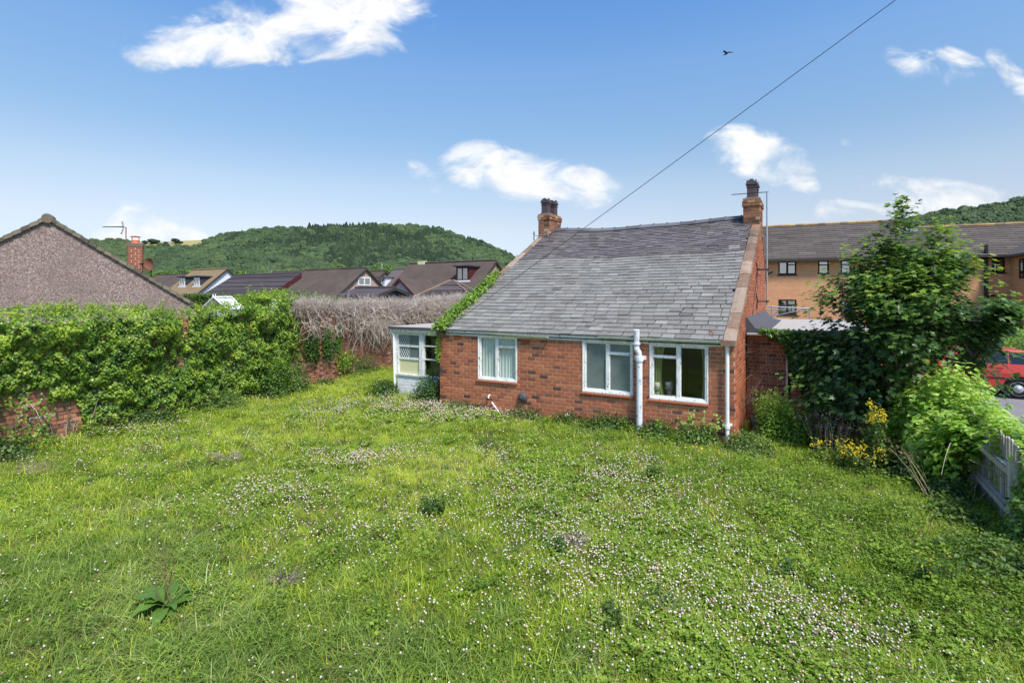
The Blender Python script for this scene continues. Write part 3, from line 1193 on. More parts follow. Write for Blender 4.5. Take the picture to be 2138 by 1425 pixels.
wthing('table_lamp', 'cream drum shade lamp on a white ceramic base inside the right window', 'lamp', 5.885, .18, .80,
       [('base', MB().lathe([(.03, 0), (.055, .03), (.06, .06), (.045, .10), (.02, .13), (.01, .17)], n=16), 'ceramic'),
        ('lamp_shade', MB().lathe([(.085, .14), (.082, .30), (.078, .30), (.081, .145)], n=20), 'shade_cream')], 'table lamps inside the right window')
wthing('table_lamp', 'grey drum shade lamp on coiled white wire base inside the right window', 'lamp', 6.13, .18, .80,
       [('base', MB().tube([(.05 * math.cos(q * .7), .03 * math.sin(q * .7), .01 + .006 * q) for q in range(24)], .006, 5), 'ceramic'),
        ('lamp_shade', MB().lathe([(.08, .16), (.08, .32), (.076, .32), (.076, .165)], n=20), 'shade_grey')], 'table lamps inside the right window')
wthing('bottle', 'green plastic bottle standing inside the frosted middle window', 'bottle', 5.26, .085, .82,
       [('body', MB().lathe([(.035, 0), (.036, .12), (.02, .15), (.014, .16)], n=12), 'bottle'), ('cap', MB().lathe([(.017, .16), (.017, .20)], n=10), 'shade_cream')])

# air bricks
for x, z in ((.583, 1.90), (2.667, 1.86)):
    ab = MB()
    ab.box(x - .11, x + .11, -.018, -.002, z - .06, z + .06, .25)
    for r_ in range(4):
        ab.box(x - .095, x + .095, -.028, -.018, z - .052 + r_ * .029, z - .036 + r_ * .029, .3)
    obj('air_brick', ab, MAT['brick'], cot)
# flue cover and odd pipes
obj('flue_terminal', MB().lathe([(.115, 0), (.125, -.03), (.12, -.06), (.085, -.09), (.08, -.10), (.05, -.105), (.048, -.12), (.02, -.12)], (2.60, -.012, .49), 'y', 20)
    .lathe([(.035, -.12), (.033, -.13)], (2.60, -.012, .49), 'y', 12), MAT['lead'], cot)
obj('overflow_pipe', MB().tube([(1.61, .0, .44), (1.61, -.06, .43), (1.62, -.08, .37)], .022, 8), MAT['whitepvc'], cot)
obj('waste_pipe', MB().tube([(1.70, -.05, .27), (1.97, -.07, .0)], .021, 8), MAT['whitepvc'], cot)
obj('vent_cowl', MB().lathe([(.055, 0), (.06, -.05), (.04, -.09)], (3.80, -.012, .15), 'y', 12), MAT['whitepvc'], cot)
obj('eaves_bracket', MB().tube([(.10, -.04, 2.0), (.10, -.16, 2.02), (.26, -.17, 2.03)], .012, 6).box(.25, .31, -.21, -.15, 1.98, 2.07), MAT['steelblack'], cot)

# ------------------------------------------------------------------ porch
por = thing('porch', 'small white timber glazed porch with flat roof at left end of the cottage', 'porch', CL(0, .75), -TH)
D0 = 4.2
mb = MB()
mb.box(-2.2, -.003, .0, .12, -.15, .585); mb.box(-2.2, -2.08, .125, D0, -.15, .585)
base = obj('base_wall', mb, MAT['whitebrick'], por)
k = 0
bb = MB()
while -.10 + k * .1 < .56:
    z = -.10 + k * .098
    x = -2.2 - (k % 2) * .12
    while x < -.01:
        a, b = max(x, -2.2), min(x + .228, -.005)
        if b - a > .03:
            brick_box(bb, a, b, z, z + .088, -.008, .02, .5)
        x += .238
    k += 1
obj('brickwork', bb, MAT['whitebrick'], base, kind='stuff')
obj('flat_roof', MB().box(-2.45, -.005, -.16, D0 + .1, 2.0, 2.065), MAT['darkgrey'], por)
obj('roof_felt', MB().box(-2.43, -.005, -.14, D0 + .08, 2.068, 2.075), MAT['felt'], por)
fr = MB()
fr.box(-2.40, -.005, -.10, -.03, 1.90, 1.997)
fr.box(-2.24, -2.15, -.02, .09, .59, 1.897)
fr.box(-2.30, -2.245, -.06, -.01, .30, 1.90)
fr.box(-1.335, -1.20, -.025, .10, .59, 1.897)
fr.box(-2.15, -1.335, .0, .08, 1.82, 1.897); fr.box(-1.20, -.005, .0, .08, 1.83, 1.897)
fr.box(-2.27, -.005, -.05, .12, .588, .64)
for z in (1.075, 1.455):
    fr.box(-2.15, -1.335, .005, .075, z, z + .06)
for z in (1.10, 1.50):
    fr.box(-1.16, -.005, .005, .075, z, z + .035)
fr.box(-1.20, -1.16, .0, .08, .64, 1.83)
fr.box(-2.24, -2.17, .13, .20, .59, 1.9); fr.box(-2.24, -2.17, D0 - .1, D0, .59, 1.9); fr.box(-2.24, -2.17, .2, D0 - .1, 1.82, 1.9)
obj('frame', fr, MAT['white'], por)
obj('drainpipe', MB().tube([(-2.36, -.09, 1.9), (-2.30, -.07, 1.80), (-2.27, -.06, .0)], .028, 8), MAT['whitepvc'], por)
obj('infill_board', MB().box(-2.15, -1.335, .03, .045, .64, 1.075), MAT['yellow'], por, label='pale yellow board in the lowest opening')
for a, b, c, d, g_ in ((-2.15, -1.335, 1.135, 1.455, 'frosted'), (-2.15, -1.335, 1.515, 1.82, 'frosted'),
                       (-1.16, -.006, .64, 1.10, 'glass'), (-1.16, -.006, 1.135, 1.50, 'glass'), (-1.16, -.006, 1.535, 1.83, 'glass')):
    obj('pane', MB().box(a, b, .035, .039, c, d), MAT[g_], por)
# diamond lattice behind the left panes
lt = MB()
for z0, z1 in ((1.135, 1.455), (1.515, 1.82)):
    for i in range(-8, 9):
        for sg in (1, -1):
            x0, x1 = -2.13, -1.74
            xa = x0 + i * .085
            pts = []
            for q in range(21):
                f = q / 20
                xx = xa + (z1 - z0) * f * .6 * 1
                zz = z0 + (z1 - z0) * f if sg > 0 else z1 - (z1 - z0) * f
                if x0 <= xx <= x1:
                    pts.append((xx, .028, zz))
            if len(pts) > 1:
                lt.tube([pts[0], pts[-1]], .004, 3)
obj('lattice', lt, MAT['net'], por)
obj('inner_panel', MB().box(-1.73, -1.34, .05, .06, 1.13, 1.82).box(-2.14, -1.73, .30, .31, 1.13, 1.82), MAT['net'], por)
obj('inner_door', MB().box(-1.16, -.72, .32, .36, .1, 1.82), MAT['olive'], por)
cl_ = MB()
obj('inner_wall', MB().box(-2.19, -.01, 2.4, 2.45, .0, 1.95).box(-2.19, -2.15, .2, 2.4, .0, 1.95).box(-.72, -.01, 2.19, 2.20, .6, 1.2), MAT['dark'], por)
wthing('jug', 'pale jug and crockery standing inside the porch window', 'jug', -.42, 1.05, 1.12,
       [('jug_body', MB().lathe([(.05, 0), (.085, .03), (.09, .10), (.06, .17), (.07, .20)], n=14), 'ceramic'),
        ('bowl', MB().lathe([(.04, .0), (.12, .06), (.115, .065)], (.22, .02, 0), n=14), 'ceramic')])
wthing('shelf', 'white shelf with stacked boxes inside the porch behind the glass', 'shelf', -.5, 1.35, .6,
       [('board', MB().box(-.22, .45, -.1, .2, .48, .51).box(-.22, .45, -.1, .2, .92, .95).box(-.22, -.2, -.1, .2, 0, 1.2), 'cream'),
        ('box', MB().box(-.15, .02, -.05, .15, .96, 1.13).box(.08, .24, -.03, .14, .96, 1.08), 'net')])

# ------------------------------------------------------------------ flat roofed extension
ext = thing('extension', 'flat roofed dark brick extension beside the cottage gable behind the sycamore', 'extension', CL(COT_L, 1.96), -TH)
XW, XD = 2.55, 7.4
mb = MB().box(.003, .84, .0, .22, -.2, 2.1).box(.95, XW, .0, .22, -.2, 2.1).box(XW - .22, XW, .22, XD, -.2, 2.1).box(.003, XW - .22, XD - .22, XD, -.2, 2.1)
ew = obj('wall', mb, MAT['mortar'], ext)
eb = MB()
k = 0
while ZB + k * CH < 2.05:
    z = ZB + k * CH
    x = -(k % 2) * PIT / 2
    while x < XW:
        for s_, e_ in cut(max(x, .003), min(x + PIT - .015, XW), [(.84, .95)]):
            brick_box(eb, s_, e_, z, z + BH, -.006 - random.uniform(0, .005), .03, btint() * .7)  # tints lowered here and below to paint the shade of sycamore and gable
        x += PIT
    y = (k % 2) * PIT / 2
    while y < XD:
        brick_box(eb, y, min(y + PIT - .015, XD), z, z + BH, -.006, .03, btint() * .7, lambda u, o, z: (XW - o, u, z))
        y += PIT
    k += 1
obj('brickwork', eb, MAT['brick'], ew, kind='stuff')
obj('flat_roof', MB().box(.003, XW + .2, -.12, XD + .1, 2.14, 2.19), MAT['felt'], ext)
obj('roof_edge', MB().box(.003, XW + .22, -.15, -.12, 2.13, 2.205).box(XW + .2, XW + .225, -.12, XD + .1, 2.13, 2.205), MAT['darkgrey'], ext)
obj('lead_flashing', MB().prism([(0.004, 2.192), (.50, 2.194), (.22, 2.25), (.035, 2.50), (.004, 2.50)], -.10, 6.3, 'xz'), MAT['lead'], ext)
g_ = MB(); gutter(g_, .05, XW + .2, -.20, 2.14, .055)
obj('gutter', g_, MAT['whitepvc'], ext)
obj('corner_post', MB().box(.845, .885, -.03, .02, -.1, 2.1), MAT['white'], ext)
obj('cable', MB().tube([(.02, -.06, 2.3), (.03, -.05, 1.9), (.02, -.04, .2)], .012, 5), MAT['black'], ext)

# TV aerial with mast on the right gable
ae = thing('tv_aerial', 'tall grey aerial mast bracketed to the right gable of the cottage', 'aerial', CL(COT_L, 0), -TH, 'television aerials')
MY = 4.9
mx_ = .27
obj('mast', MB().tube([(mx_, MY, 2.72), (mx_, MY, 5.95)], .022, 8), MAT['galv'], ae)
for z in (2.85, 3.75):
    b_ = MB()
    b_.tube([(.0, MY - .35, z), (mx_ + .05, MY, z)], .014, 5)
    b_.tube([(.0, MY - .35, z + .28), (.06, MY - .26, z)], .014, 5); b_.tube([(.0, MY - .35, z - .28), (.06, MY - .26, z)], .014, 5)
    b_.tube([(.0, MY + .3, z), (mx_ + .02, MY, z)], .014, 5)
    b_.box(mx_ - .04, mx_ + .05, MY - .04, MY + .04, z - .02, z + .02)
    obj('bracket', b_, MAT['steelblack'], ae)
y_ = MB().tube([(mx_ + .04, MY, 5.93), (mx_ - .92, MY - .1, 5.93)], .011, 5)
for q in range(12):
    xx = mx_ - .12 - q * .065
    y_.tube([(xx, MY - .12 - .1 * 0, 5.935), (xx, MY + .04, 5.935)], .005, 4)
obj('antenna', y_, MAT['steelblack'], ae)
cb = MB().tube([(.05, MY - .2, 3.7), (.02, MY - .7, 3.1), (.015, MY - 1.3, 2.6), (.012, MY - 1.5, 2.3)], .007, 4)
obj('cable', cb, MAT['black'], ae)
# small bracket aerial by the left chimney
ae = thing('tv_aerial', 'small black aerial on a stub arm beside the left chimney', 'aerial', CL(0, 6.3, 5.25), -TH, 'television aerials')
obj('arm', MB().tube([(.45, -.33, .02), (-.18, -.33, 0)], .013, 5).box(.40, .44, -.36, -.32, -.08, .12), MAT['galv'], ae)
obj('antenna', MB().tube([(-.18, -.33, -.17), (-.17, -.33, .17)], [.012, .02], 6).tube([(-.21, -.33, .10), (-.16, -.33, .02)], .014, 5).tube([(-.20, -.33, -.06), (-.16, -.33, -.16)], .014, 5), MAT['steelblack'], ae)

# broken ridge tile lying on the roof
bt = thing('broken_tile', 'rusty brown broken tile pieces lying on slates by the right eaves', 'tile', CL(6.95, .03, 2.12), -TH)
m_ = MB()
for q in range(5):
    o = Vector((random.uniform(-.16, .12), random.uniform(-.02, .28), 0)); o.z = o.y * SL + .015
    m_.obox(o, (random.uniform(.06, .15), random.uniform(-.03, .05), .02), (random.uniform(-.02, .02), .05, .03), (0, -.01, .02), .5)
obj('shard', m_, MAT['rust'], bt)

# telephone wire
A = CL(.28, -.18, 2.08)
r0 = Vector((0.7277, 1, 0))
E_ = Vector((0.7277 * 9, 9, 2.99 + 618.5 / 1092.5 * 9))
far = A + (E_ - A) * 2.6
pts = []
for i in range(41):
    f = i / 40
    p = A.lerp(far, f)
    p.z -= .10 * 4 * f * (1 - f) * 0.4
    pts.append(p)
obj('telephone_wire', MB().tube(pts, .0065, 5), MAT['black'], None, label='thin black telephone wire rising from the left eaves into the sky', category='wire')

# ------------------------------------------------------------------ distant country: hill, houses
SKY_L = [(-500, 520), (150, 506), (215, 506), (300, 509), (350, 507), (400, 509), (440, 500), (480, 491), (560, 481), (650, 476), (740, 473), (850, 474), (905, 478),
         (950, 492), (1000, 508), (1040, 524), (1070, 539), (1110, 556), (1200, 585), (1300, 600)]
SKY_R = [(1600, 600), (1750, 505), (1880, 463), (1950, 449), (2010, 438), (2080, 428), (2138, 417), (2300, 400), (2600, 395), (3000, 430)]


def hill(name, prof, y0, y1, seed):
    xs = np.linspace(prof[0][0], prof[-1][0], 150)
    top = np.interp(xs, [p[0] for p in prof], [p[1] for p in prof])
    U = (xs - 1069) / 1092.5
    H = (618.5 - top) / 1092.5 * y1
    S = np.concatenate([np.linspace(0, 1, 30), [1.12, 1.4]])
    V = []
    for s in S:
        Y = y0 + (y1 - y0) * s
        hh = H * (s ** 1.1 if s <= 1 else max(0, 1 - (s - 1) * 1.5))
        wob = (n2(U * 9, np.full_like(U, s * 4), 1.0, seed) - .5) * 26 * math.sin(math.pi * min(s, 1))
        V.append(np.stack([U * Y, np.full_like(U, Y), hh + wob + 1.5 * min(1, s * 4) - 2 * (1 - s if s < 1 else 0)], 1))
    V = np.concatenate(V)
    m = len(xs)
    i0 = (np.arange(len(S) - 1)[:, None] * m + np.arange(m - 1)[None]).ravel()
    F = np.stack([i0, i0 + 1, i0 + m + 1, i0 + m], 1)
    return V, F, xs, U, H, y0, y1


hm, N = new_mat('hill_ground')
P = wpos(N)
col = N.mix(N.noise(.01, P, 5, .6), (.045, .075, .025), (.10, .12, .04))
finish(N, col, .95, N.noise(.2, P, 4), .3, 1, .05)
MAT['hill'] = hm
fieldm = plain('dry_field', (.30, .25, .10), .95, nz=.25, sc=.05)
V, F, *HL = hill('hill', SKY_L, 560, 1050, 3)
obj('hill', np_mesh('hill', V, F, np.full(len(V), .5), MAT['hill'], True), None, kind='structure')
V2, F2, *HR = hill('hill', SKY_R, 420, 800, 9)
obj('hill', np_mesh('hill', V2, F2, np.full(len(V2), .5), MAT['hill'], True), None, kind='structure')

hsrc = bpy.data.collections.new('crowns')


def hill_crowns():
    ms = []
    # broadleaf and conifer crowns
    wm = leaf_mat('wood_leaf', [(0, (.014, .030, .015)), (.35, (.034, .062, .027)), (.7, (.068, .108, .040)), (1, (.115, .16, .05))], .15, .8, True)
    for q in range(6):
        con = q >= 4
        rnd = np.random.default_rng(40 + q)
        me = bpy.data.meshes.new('crown')
        import bmesh
        bmx = bmesh.new()
        bmesh.ops.create_icosphere(bmx, subdivisions=3, radius=1.0)
        co = np.array([v.co[:] for v in bmx.verts])
        nn = fbm(co * 2.6 + q * 9, q, 3) - .5
        n3 = fbm(co * 7.0 + q * 5, q + 3, 2) - .5
        rad = 1 + nn * .9 + n3 * .5
        if con:
            co2 = co * rad[:, None]
            h = (co2[:, 2] + 1) / 2
            k = np.clip(1.15 - h, .08, 1)
            co2[:, 0] *= k * .85; co2[:, 1] *= k * .85
            co2[:, 2] = co2[:, 2] * 1.1 + .25
        else:
            co2 = co * rad[:, None] * np.array([1, 1, .95])
        for v, c in zip(bmx.verts, co2):
            v.co = c
        bmx.to_mesh(me); bmx.free()
        at = me.attributes.new('tint', 'FLOAT', 'POINT')
        tt = np.clip(.5 + nn * 1.2 + n3 * 1.5, 0, 1) * (.45 if con else 1)
        at.data.foreach_set('value', tt.astype(np.float32))
        me.materials.append(wm)
        o = bpy.data.objects.new('crown_%02d' % q, me)
        hsrc.objects.link(o)


hill_crowns()


def instancer(name, coll, pos, rot, scl, idx, itint, parent=None, **props):
    """one object whose points carry copies of the meshes in coll"""
    me = bpy.data.meshes.new(name)
    n = len(pos)
    me.vertices.add(n)
    me.vertices.foreach_set('co', np.asarray(pos, np.float32).ravel())
    for nm, ty, dat in (('rot', 'FLOAT_VECTOR', rot), ('scl', 'FLOAT_VECTOR', scl), ('itint', 'FLOAT', itint), ('idx', 'INT', idx)):
        a = me.attributes.new(nm, ty, 'POINT')
        if ty == 'FLOAT_VECTOR':
            a.data.foreach_set('vector', np.asarray(dat, np.float32).ravel())
        elif ty == 'INT':
            a.data.foreach_set('value', np.asarray(dat, np.int32))
        else:
            a.data.foreach_set('value', np.asarray(dat, np.float32))
    o = bpy.data.objects.new(name, me)
    link(o, parent, **props)
    g = bpy.data.node_groups.new(name, 'GeometryNodeTree')
    g.interface.new_socket('Geometry', in_out='INPUT', socket_type='NodeSocketGeometry')
    g.interface.new_socket('Geometry', in_out='OUTPUT', socket_type='NodeSocketGeometry')
    gi, go = g.nodes.new('NodeGroupInput'), g.nodes.new('NodeGroupOutput')
    ip = g.nodes.new('GeometryNodeInstanceOnPoints')
    ci = g.nodes.new('GeometryNodeCollectionInfo')
    ci.inputs['Collection'].default_value = coll
    ci.inputs['Separate Children'].default_value = True
    ci.inputs['Reset Children'].default_value = True

    def na(nm, ty):
        a = g.nodes.new('GeometryNodeInputNamedAttribute')
        a.data_type = ty
        a.inputs['Name'].default_value = nm
        return a.outputs['Attribute']
    L = g.links.new
    L(gi.outputs[0], ip.inputs['Points'])
    L(ci.outputs[0], ip.inputs['Instance'])
    ip.inputs['Pick Instance'].default_value = True
    L(na('idx', 'INT'), ip.inputs['Instance Index'])
    L(na('rot', 'FLOAT_VECTOR'), ip.inputs['Rotation'])
    L(na('scl', 'FLOAT_VECTOR'), ip.inputs['Scale'])
    L(ip.outputs[0], go.inputs[0])
    md = o.modifiers.new('scatter', 'NODES')
    md.node_group = g
    return o


def wood(name, HP, V, n, cons, skip=None, seed=0, size=(4.2, 7.5)):
    xs, U, H, y0, y1 = HP
    s = rng.random(n) ** .8
    xi = rng.random(n) * (len(xs) - 1)
    # bilinear height from the mesh
    S = np.concatenate([np.linspace(0, 1, 30)])
    Z = V[:, 2].reshape(-1, len(xs))[:30]
    si = s * 29
    a = np.floor(si).astype(int).clip(0, 28); b = np.floor(xi).astype(int).clip(0, len(xs) - 2)
    fa, fb = si - a, xi - b
    z = (Z[a, b] * (1 - fa) * (1 - fb) + Z[a + 1, b] * fa * (1 - fb) + Z[a, b + 1] * (1 - fa) * fb + Z[a + 1, b + 1] * fa * fb)
    Y = y0 + (y1 - y0) * s
    u = np.interp(xi, np.arange(len(xs)), U)
    px = np.interp(xi, np.arange(len(xs)), xs)
    keep = np.ones(n, bool) if skip is None else ~skip(px, s)
    con = (n2(px * .012, s * 5, 1, 5) + cons(px, s)) > .66
    idx = np.where(con & (rng.random(n) < .85), rng.integers(4, 6, n), rng.integers(0, 4, n))
    sc = rng.uniform(*size, n)
    scl = np.stack([sc, sc, sc * rng.uniform(.8, 1.15, n)], 1)
    pos = np.stack([u * Y, Y, z + sc * .35], 1)
    rot = np.stack([np.zeros(n), np.zeros(n), rng.random(n) * 6.28], 1)
    it = np.clip(n2(px * .02, s * 9, 1, 11) * 1.3 - .15 + rng.normal(0, .22, n) + np.where(idx > 3, -.25, .08), 0, 1)
    k = keep
    return instancer(name, hsrc, pos[k], rot[k], scl[k], idx[k], it[k], None, kind='stuff')


fld = lambda px, s: (px > 285) & (px < 428) & (s > .87) | (px < 285) & (px > 200) & (s > 1.0)
wood('woodland', HL, V, 15000, lambda px, s: .16 * np.exp(-((px - 720) / 200) ** 2 - ((s - .62) / .3) ** 2) + .03, fld, size=(4.5, 8))
wood('woodland', HR, V2, 7000, lambda px, s: -.15, size=(4, 7))

# field on the saddle of the hill and single skyline trees
def hp(px, py, Y):
    return Vector(((px - 1069) / 1092.5 * Y, Y, 2.99 + (618.5 - py) / 1092.5 * Y))


m_ = MB()
pts = [hp(290, 523, 1005), hp(440, 519, 1005), hp(440, 503, 1060), hp(340, 507.5, 1060), hp(285, 508, 1060)]
m_.add([p + Vector((0, 0, 3)) for p in pts] + [p - Vector((0, 0, 6)) for p in pts], [(0, 1, 2, 3, 4), (9, 8, 7, 6, 5)] + [(i, i + 5, (i + 1) % 5 + 5, (i + 1) % 5) for i in range(5)])
obj('hill_field', m_, fieldm, None, kind='structure')
csrc = list(hsrc.objects)
for q, (px, py, w) in enumerate([(302, 506, 5), (318, 504, 7), (328, 505, 5), (366, 503, 7), (346, 508, 4), (377, 507, 4)]):
    p = hp(px, py, 1040)
    t = thing('hilltop_tree', ['small dark bare topped tree on the hill skyline right of the red chimney', 'wide dark tree on the skyline above the dry hill field',
                               'low dark tree beside the wide skyline tree', 'rounded dark tree alone on the hill skyline', 'short hedge tree between the skyline trees',
                               'last small tree on the skyline before the woodland'][q], 'tree', p - Vector((0, 0, 8)), 0, 'trees on the hill skyline')
    obj('trunk', MB().tube([(0, 0, -2), (0, 0, 8)], .5, 5), MAT['soil'], t)
    c = bpy.data.objects.new('crown', csrc[q % 4].data); c.location = (0, 0, 9); c.scale = (w * 1.1, w, w * .6)
    link(c, t)

# ------------------------------------------------------------------ village houses
MAT['roof_brown'] = ramp_mat('brown_tile_roof', [(0, (.055, .042, .038)), (.5, (.095, .072, .062)), (1, (.15, .12, .10))], .9, .8, .9, .4, 12, .02, .1,
                             stain=(1.2, (.16, .14, .07), .60, .80))
MAT['roof_tan'] = ramp_mat('tan_tile_roof', [(0, (.17, .125, .07)), (1, (.27, .20, .12))], .9, .8, .9, .4, 12, .02, .1)
MAT['roof_dark'] = ramp_mat('dark_purple_tile', [(0, (.05, .04, .045)), (1, (.12, .10, .105))], .8, 1, .6, .4, 12, .02, .1)
MAT['roof_blue'] = ramp_mat('greyish_tile', [(0, (.09, .07, .065)), (1, (.15, .12, .12))], .8, 1, .6)
MAT['render_pink'] = plain('pink_pebbledash', (.42, .29, .235), .95, nz=.18, sc=8)
MAT['render_white'] = plain('white_render', (.70, .71, .75), .9, nz=.05)
MAT['render_grey'] = plain('grey_lilac_render', (.50, .45, .45), .95, nz=.15, sc=8)
MAT['maroon'] = plain('maroon_boards', (.075, .018, .018), .6)
MAT['verge'] = plain('dark_verge', (.05, .04, .035), .8)
MAT['upvc'] = plain('white_window_plastic', (.78, .79, .80), .4, nz=.03)
MAT['blackupvc'] = plain('dark_brown_window', (.03, .018, .018), .5, nz=.1)
MAT['navy'] = plain('dark_dormer_cheek', (.035, .04, .055), .8)


def pxw(px, py, Y):
    return Vector(((px - 1069) / 1092.5 * Y, Y, 2.99 + (618.5 - py) / 1092.5 * Y))


def far_window(par, x0, x1, z0, z1, y, mf, div=2, out=-1, glass='farglass', dep=.06, curtain=None, parts=None):
    """window in a plane y = const of the parent frame; out gives the outward direction"""
    t = max(.05, (x1 - x0) * .05)
    f = MB()
    ya, yb = sorted((y, y + out * dep))
    f.box(x0, x0 + t, ya, yb, z0, z1); f.box(x1 - t, x1, ya, yb, z0, z1)
    f.box(x0 + t, x1 - t, ya, yb, z0, z0 + t); f.box(x0 + t, x1 - t, ya, yb, z1 - t, z1)
    for i in range(1, div):
        xm = x0 + (x1 - x0) * i / div
        f.box(xm - t * .6, xm + t * .6, ya, yb, z0 + t, z1 - t)
    w = obj('window', f, MAT[mf], par)
    yy = sorted((y + out * dep * .3, y + out * dep * .4))
    for i in range(div):
        a = x0 + t if i == 0 else x0 + (x1 - x0) * i / div + t * .6
        b = x1 - t if i == div - 1 else x0 + (x1 - x0) * (i + 1) / div - t * .6
        obj('pane', MB().box(a, b, yy[0], yy[1], z0 + t, z1 - t), MAT[glass], w)
    return w


def house(name, label, cat, apex, Y, span, length, pitch, wall, roof, z_ground=0, over=.25, verge='verge', rows=None, rz=None, half=False):
    """gabled house: ridge runs along -EX from the apex of the near gable"""
    ap = pxw(apex[0], apex[1], Y)
    rz = -TH if rz is None else rz
    t = thing(name, label, cat, (ap.x, ap.y, z_ground), rz)
    za = ap.z - z_ground
    ze = za - pitch * span
    w = MB().prism([(-span, 0), (-.3, 0), (-.3, ze), (-span, ze - .02)], -length, -3.4) if half else MB().prism([(-span, 0), (span, 0), (span, ze - .02), (0, za - .08), (-span, ze - .02)], -length, 0)
    obj('wall', w, MAT[wall], t)
    r = MB()
    o = over
    th = .12
    for sg in (-1, 1)[:1 if half else 2]:
        q = [(0, za + .02), (sg * (span + o), za - pitch * (span + o) + .02), (sg * (span + o), za - pitch * (span + o) - th), (0, za - th + .02)]
        if sg < 0: q = q[::-1]
        r.prism(q, -length - .1, .16, tint=.5)
    ro = obj('roof', r, MAT[roof], t)
    if rows:
        n = rows
        rr = MB()
        for k in range(n):
            f0 = (k + .5) / n
            y0 = -(span + o) * f0
            z0 = za - pitch * (span + o) * f0
            dl = (span + o) / n * .92
            rr.prism([(y0, z0 + .075), (y0 - dl * .0, z0 + .02), (y0 + dl, z0 + .02 + pitch * dl)], -length - .1, .15, tint=random.random())
        obj('tile_rows', rr, MAT[roof], ro, kind='stuff')
    v = MB()
    for sg in (-1, 1)[:1 if half else 2]:
        v.prism([(0, za + .05), (sg * (span + o), za - pitch * (span + o) + .05), (sg * (span + o), za - pitch * (span + o) - .16 - .22 * half), (0, za - .16 - .22 * half)][::sg], .162, .20)
    obj('bargeboard', v, MAT[verge], t)
    obj('ridge', MB().tube([(-length - .1, 0, za + .05), (.16, 0, za + .05)], .09, 6), MAT[roof], t)
    return t, za, ze


def dormer(t, za, pitch, xa, xb, z0, z1, cheek, frame, roofm, sillw=True, div=2):
    yf = -((za - z0) / pitch) - .05
    yb = -((za - z1) / pitch) + .1
    d = MB().box(xa, xb, yf, yb + .1, z0 - .1, z1)
    do = obj('dormer', d, MAT[cheek], t)
    far_window(do, xa + .08, xb - .08, z0 + .05, z1 - .08, yf, frame, div)
    obj('flat_roof', MB().box(xa - .15, xb + .15, yf - .25, yb + .4, z1, z1 + .1), MAT[roofm], do)
    if sillw:
        obj('sill', MB().box(xa - .1, xb + .1, yf - .12, yf, z0 - .12, z0 + .02), MAT['upvc'], do)


# H1
t, za, ze = house('house', 'brown roofed bungalow with white window in its pinkish gable', 'house', (762.8, 560), 50, 3.5, 8.4, .75, 'render_pink', 'roof_brown')
# the gable is the plane x = 0 of the frame: window on it
w = MB()


def gable_window(t, y0, y1, z0, z1, mf='upvc', div=2, x=0.0):
    f = MB(); T = .1
    f.box(x, x + .06, y0, y0 + T, z0, z1); f.box(x, x + .06, y1 - T, y1, z0, z1)
    f.box(x, x + .06, y0 + T, y1 - T, z0, z0 + T); f.box(x, x + .06, y0 + T, y1 - T, z1 - T, z1)
    for i in range(1, div):
        m = y0 + (y1 - y0) * i / div
        f.box(x, x + .06, m - .05, m + .05, z0 + T, z1 - T)
    wo = obj('window', f, MAT[mf], t)
    for i in range(div):
        a = y0 + (y1 - y0) * i / div + .08; b = y0 + (y1 - y0) * (i + 1) / div - .08
        obj('pane', MB().box(x + .015, x + .02, a, b, z0 + T, z1 - T), MAT['farglass'], wo)
    return wo


gable_window(t, -.95, .65, 4.02, 4.82)
# H5 / H6 / H7 behind
house('house', 'small brown roofed house end behind the pinkish gabled bungalow', 'house', (803, 566), 62, 3.2, 6, .75, 'render_pink', 'roof_brown')
t, za, ze = house('house', 'greyish roofed house with white dormer between two brown roofed houses', 'house', (851, 562), 60, 3.5, 2.0, .75, 'render_white', 'roof_blue')
dormer(t, za, .75, -2.1, -.9, za - 1.9, za - 1.0, 'render_white', 'upvc', 'roof_blue')
house('house', 'low brown roofed house farthest left behind the tan roofed house', 'house', (400, 572), 72, 4, 9, .7, 'render_pink', 'roof_brown')
house('house', 'long low brown roof far behind the dark slatted roof', 'house', (640, 566), 78, 3, 8, .6, 'render_white', 'roof_brown')
# H2
t, za, ze = house('house', 'large dark brown roofed house with maroon dormer beside the cottage verge', 'house', (1033.3, 544.2), 42.6, 3.8, 8.9, .80, 'render_pink', 'roof_brown')
dormer(t, za, .80, -2.35, -1.1, 4.25, 5.35, 'maroon', 'maroon', 'navy')
# ridge end chimney stub
obj('chimney', MB().box(-7.9, -7.2, -.2, .2, za - .1, za + .22), MAT['yellow'], t)
# H3
t, za, ze = house('house', 'tan roofed house with two dark dormers and a plain white gable', 'house', (473, 561.4), 53.6, 3.0, 6.0, .84, 'render_white', 'roof_tan')
dormer(t, za, .84, -4.65, -3.55, 4.05, 4.95, 'navy', 'upvc', 'navy')
dormer(t, za, .84, -2.05, -.95, 4.05, 4.95, 'navy', 'upvc', 'navy')
obj('fascia', MB().box(-6.1, .1, -3.38, -3.30, ze - .35, ze - .15), MAT['upvc'], t)
# H4
house('house', 'dark slatted tile roof with maroon soffit in front of the tan roofed house', 'house', (626.5, 571), 41.4, 2.9, 8.5, .62, 'render_pink', 'roof_dark', rows=15, verge='maroon', half=True)
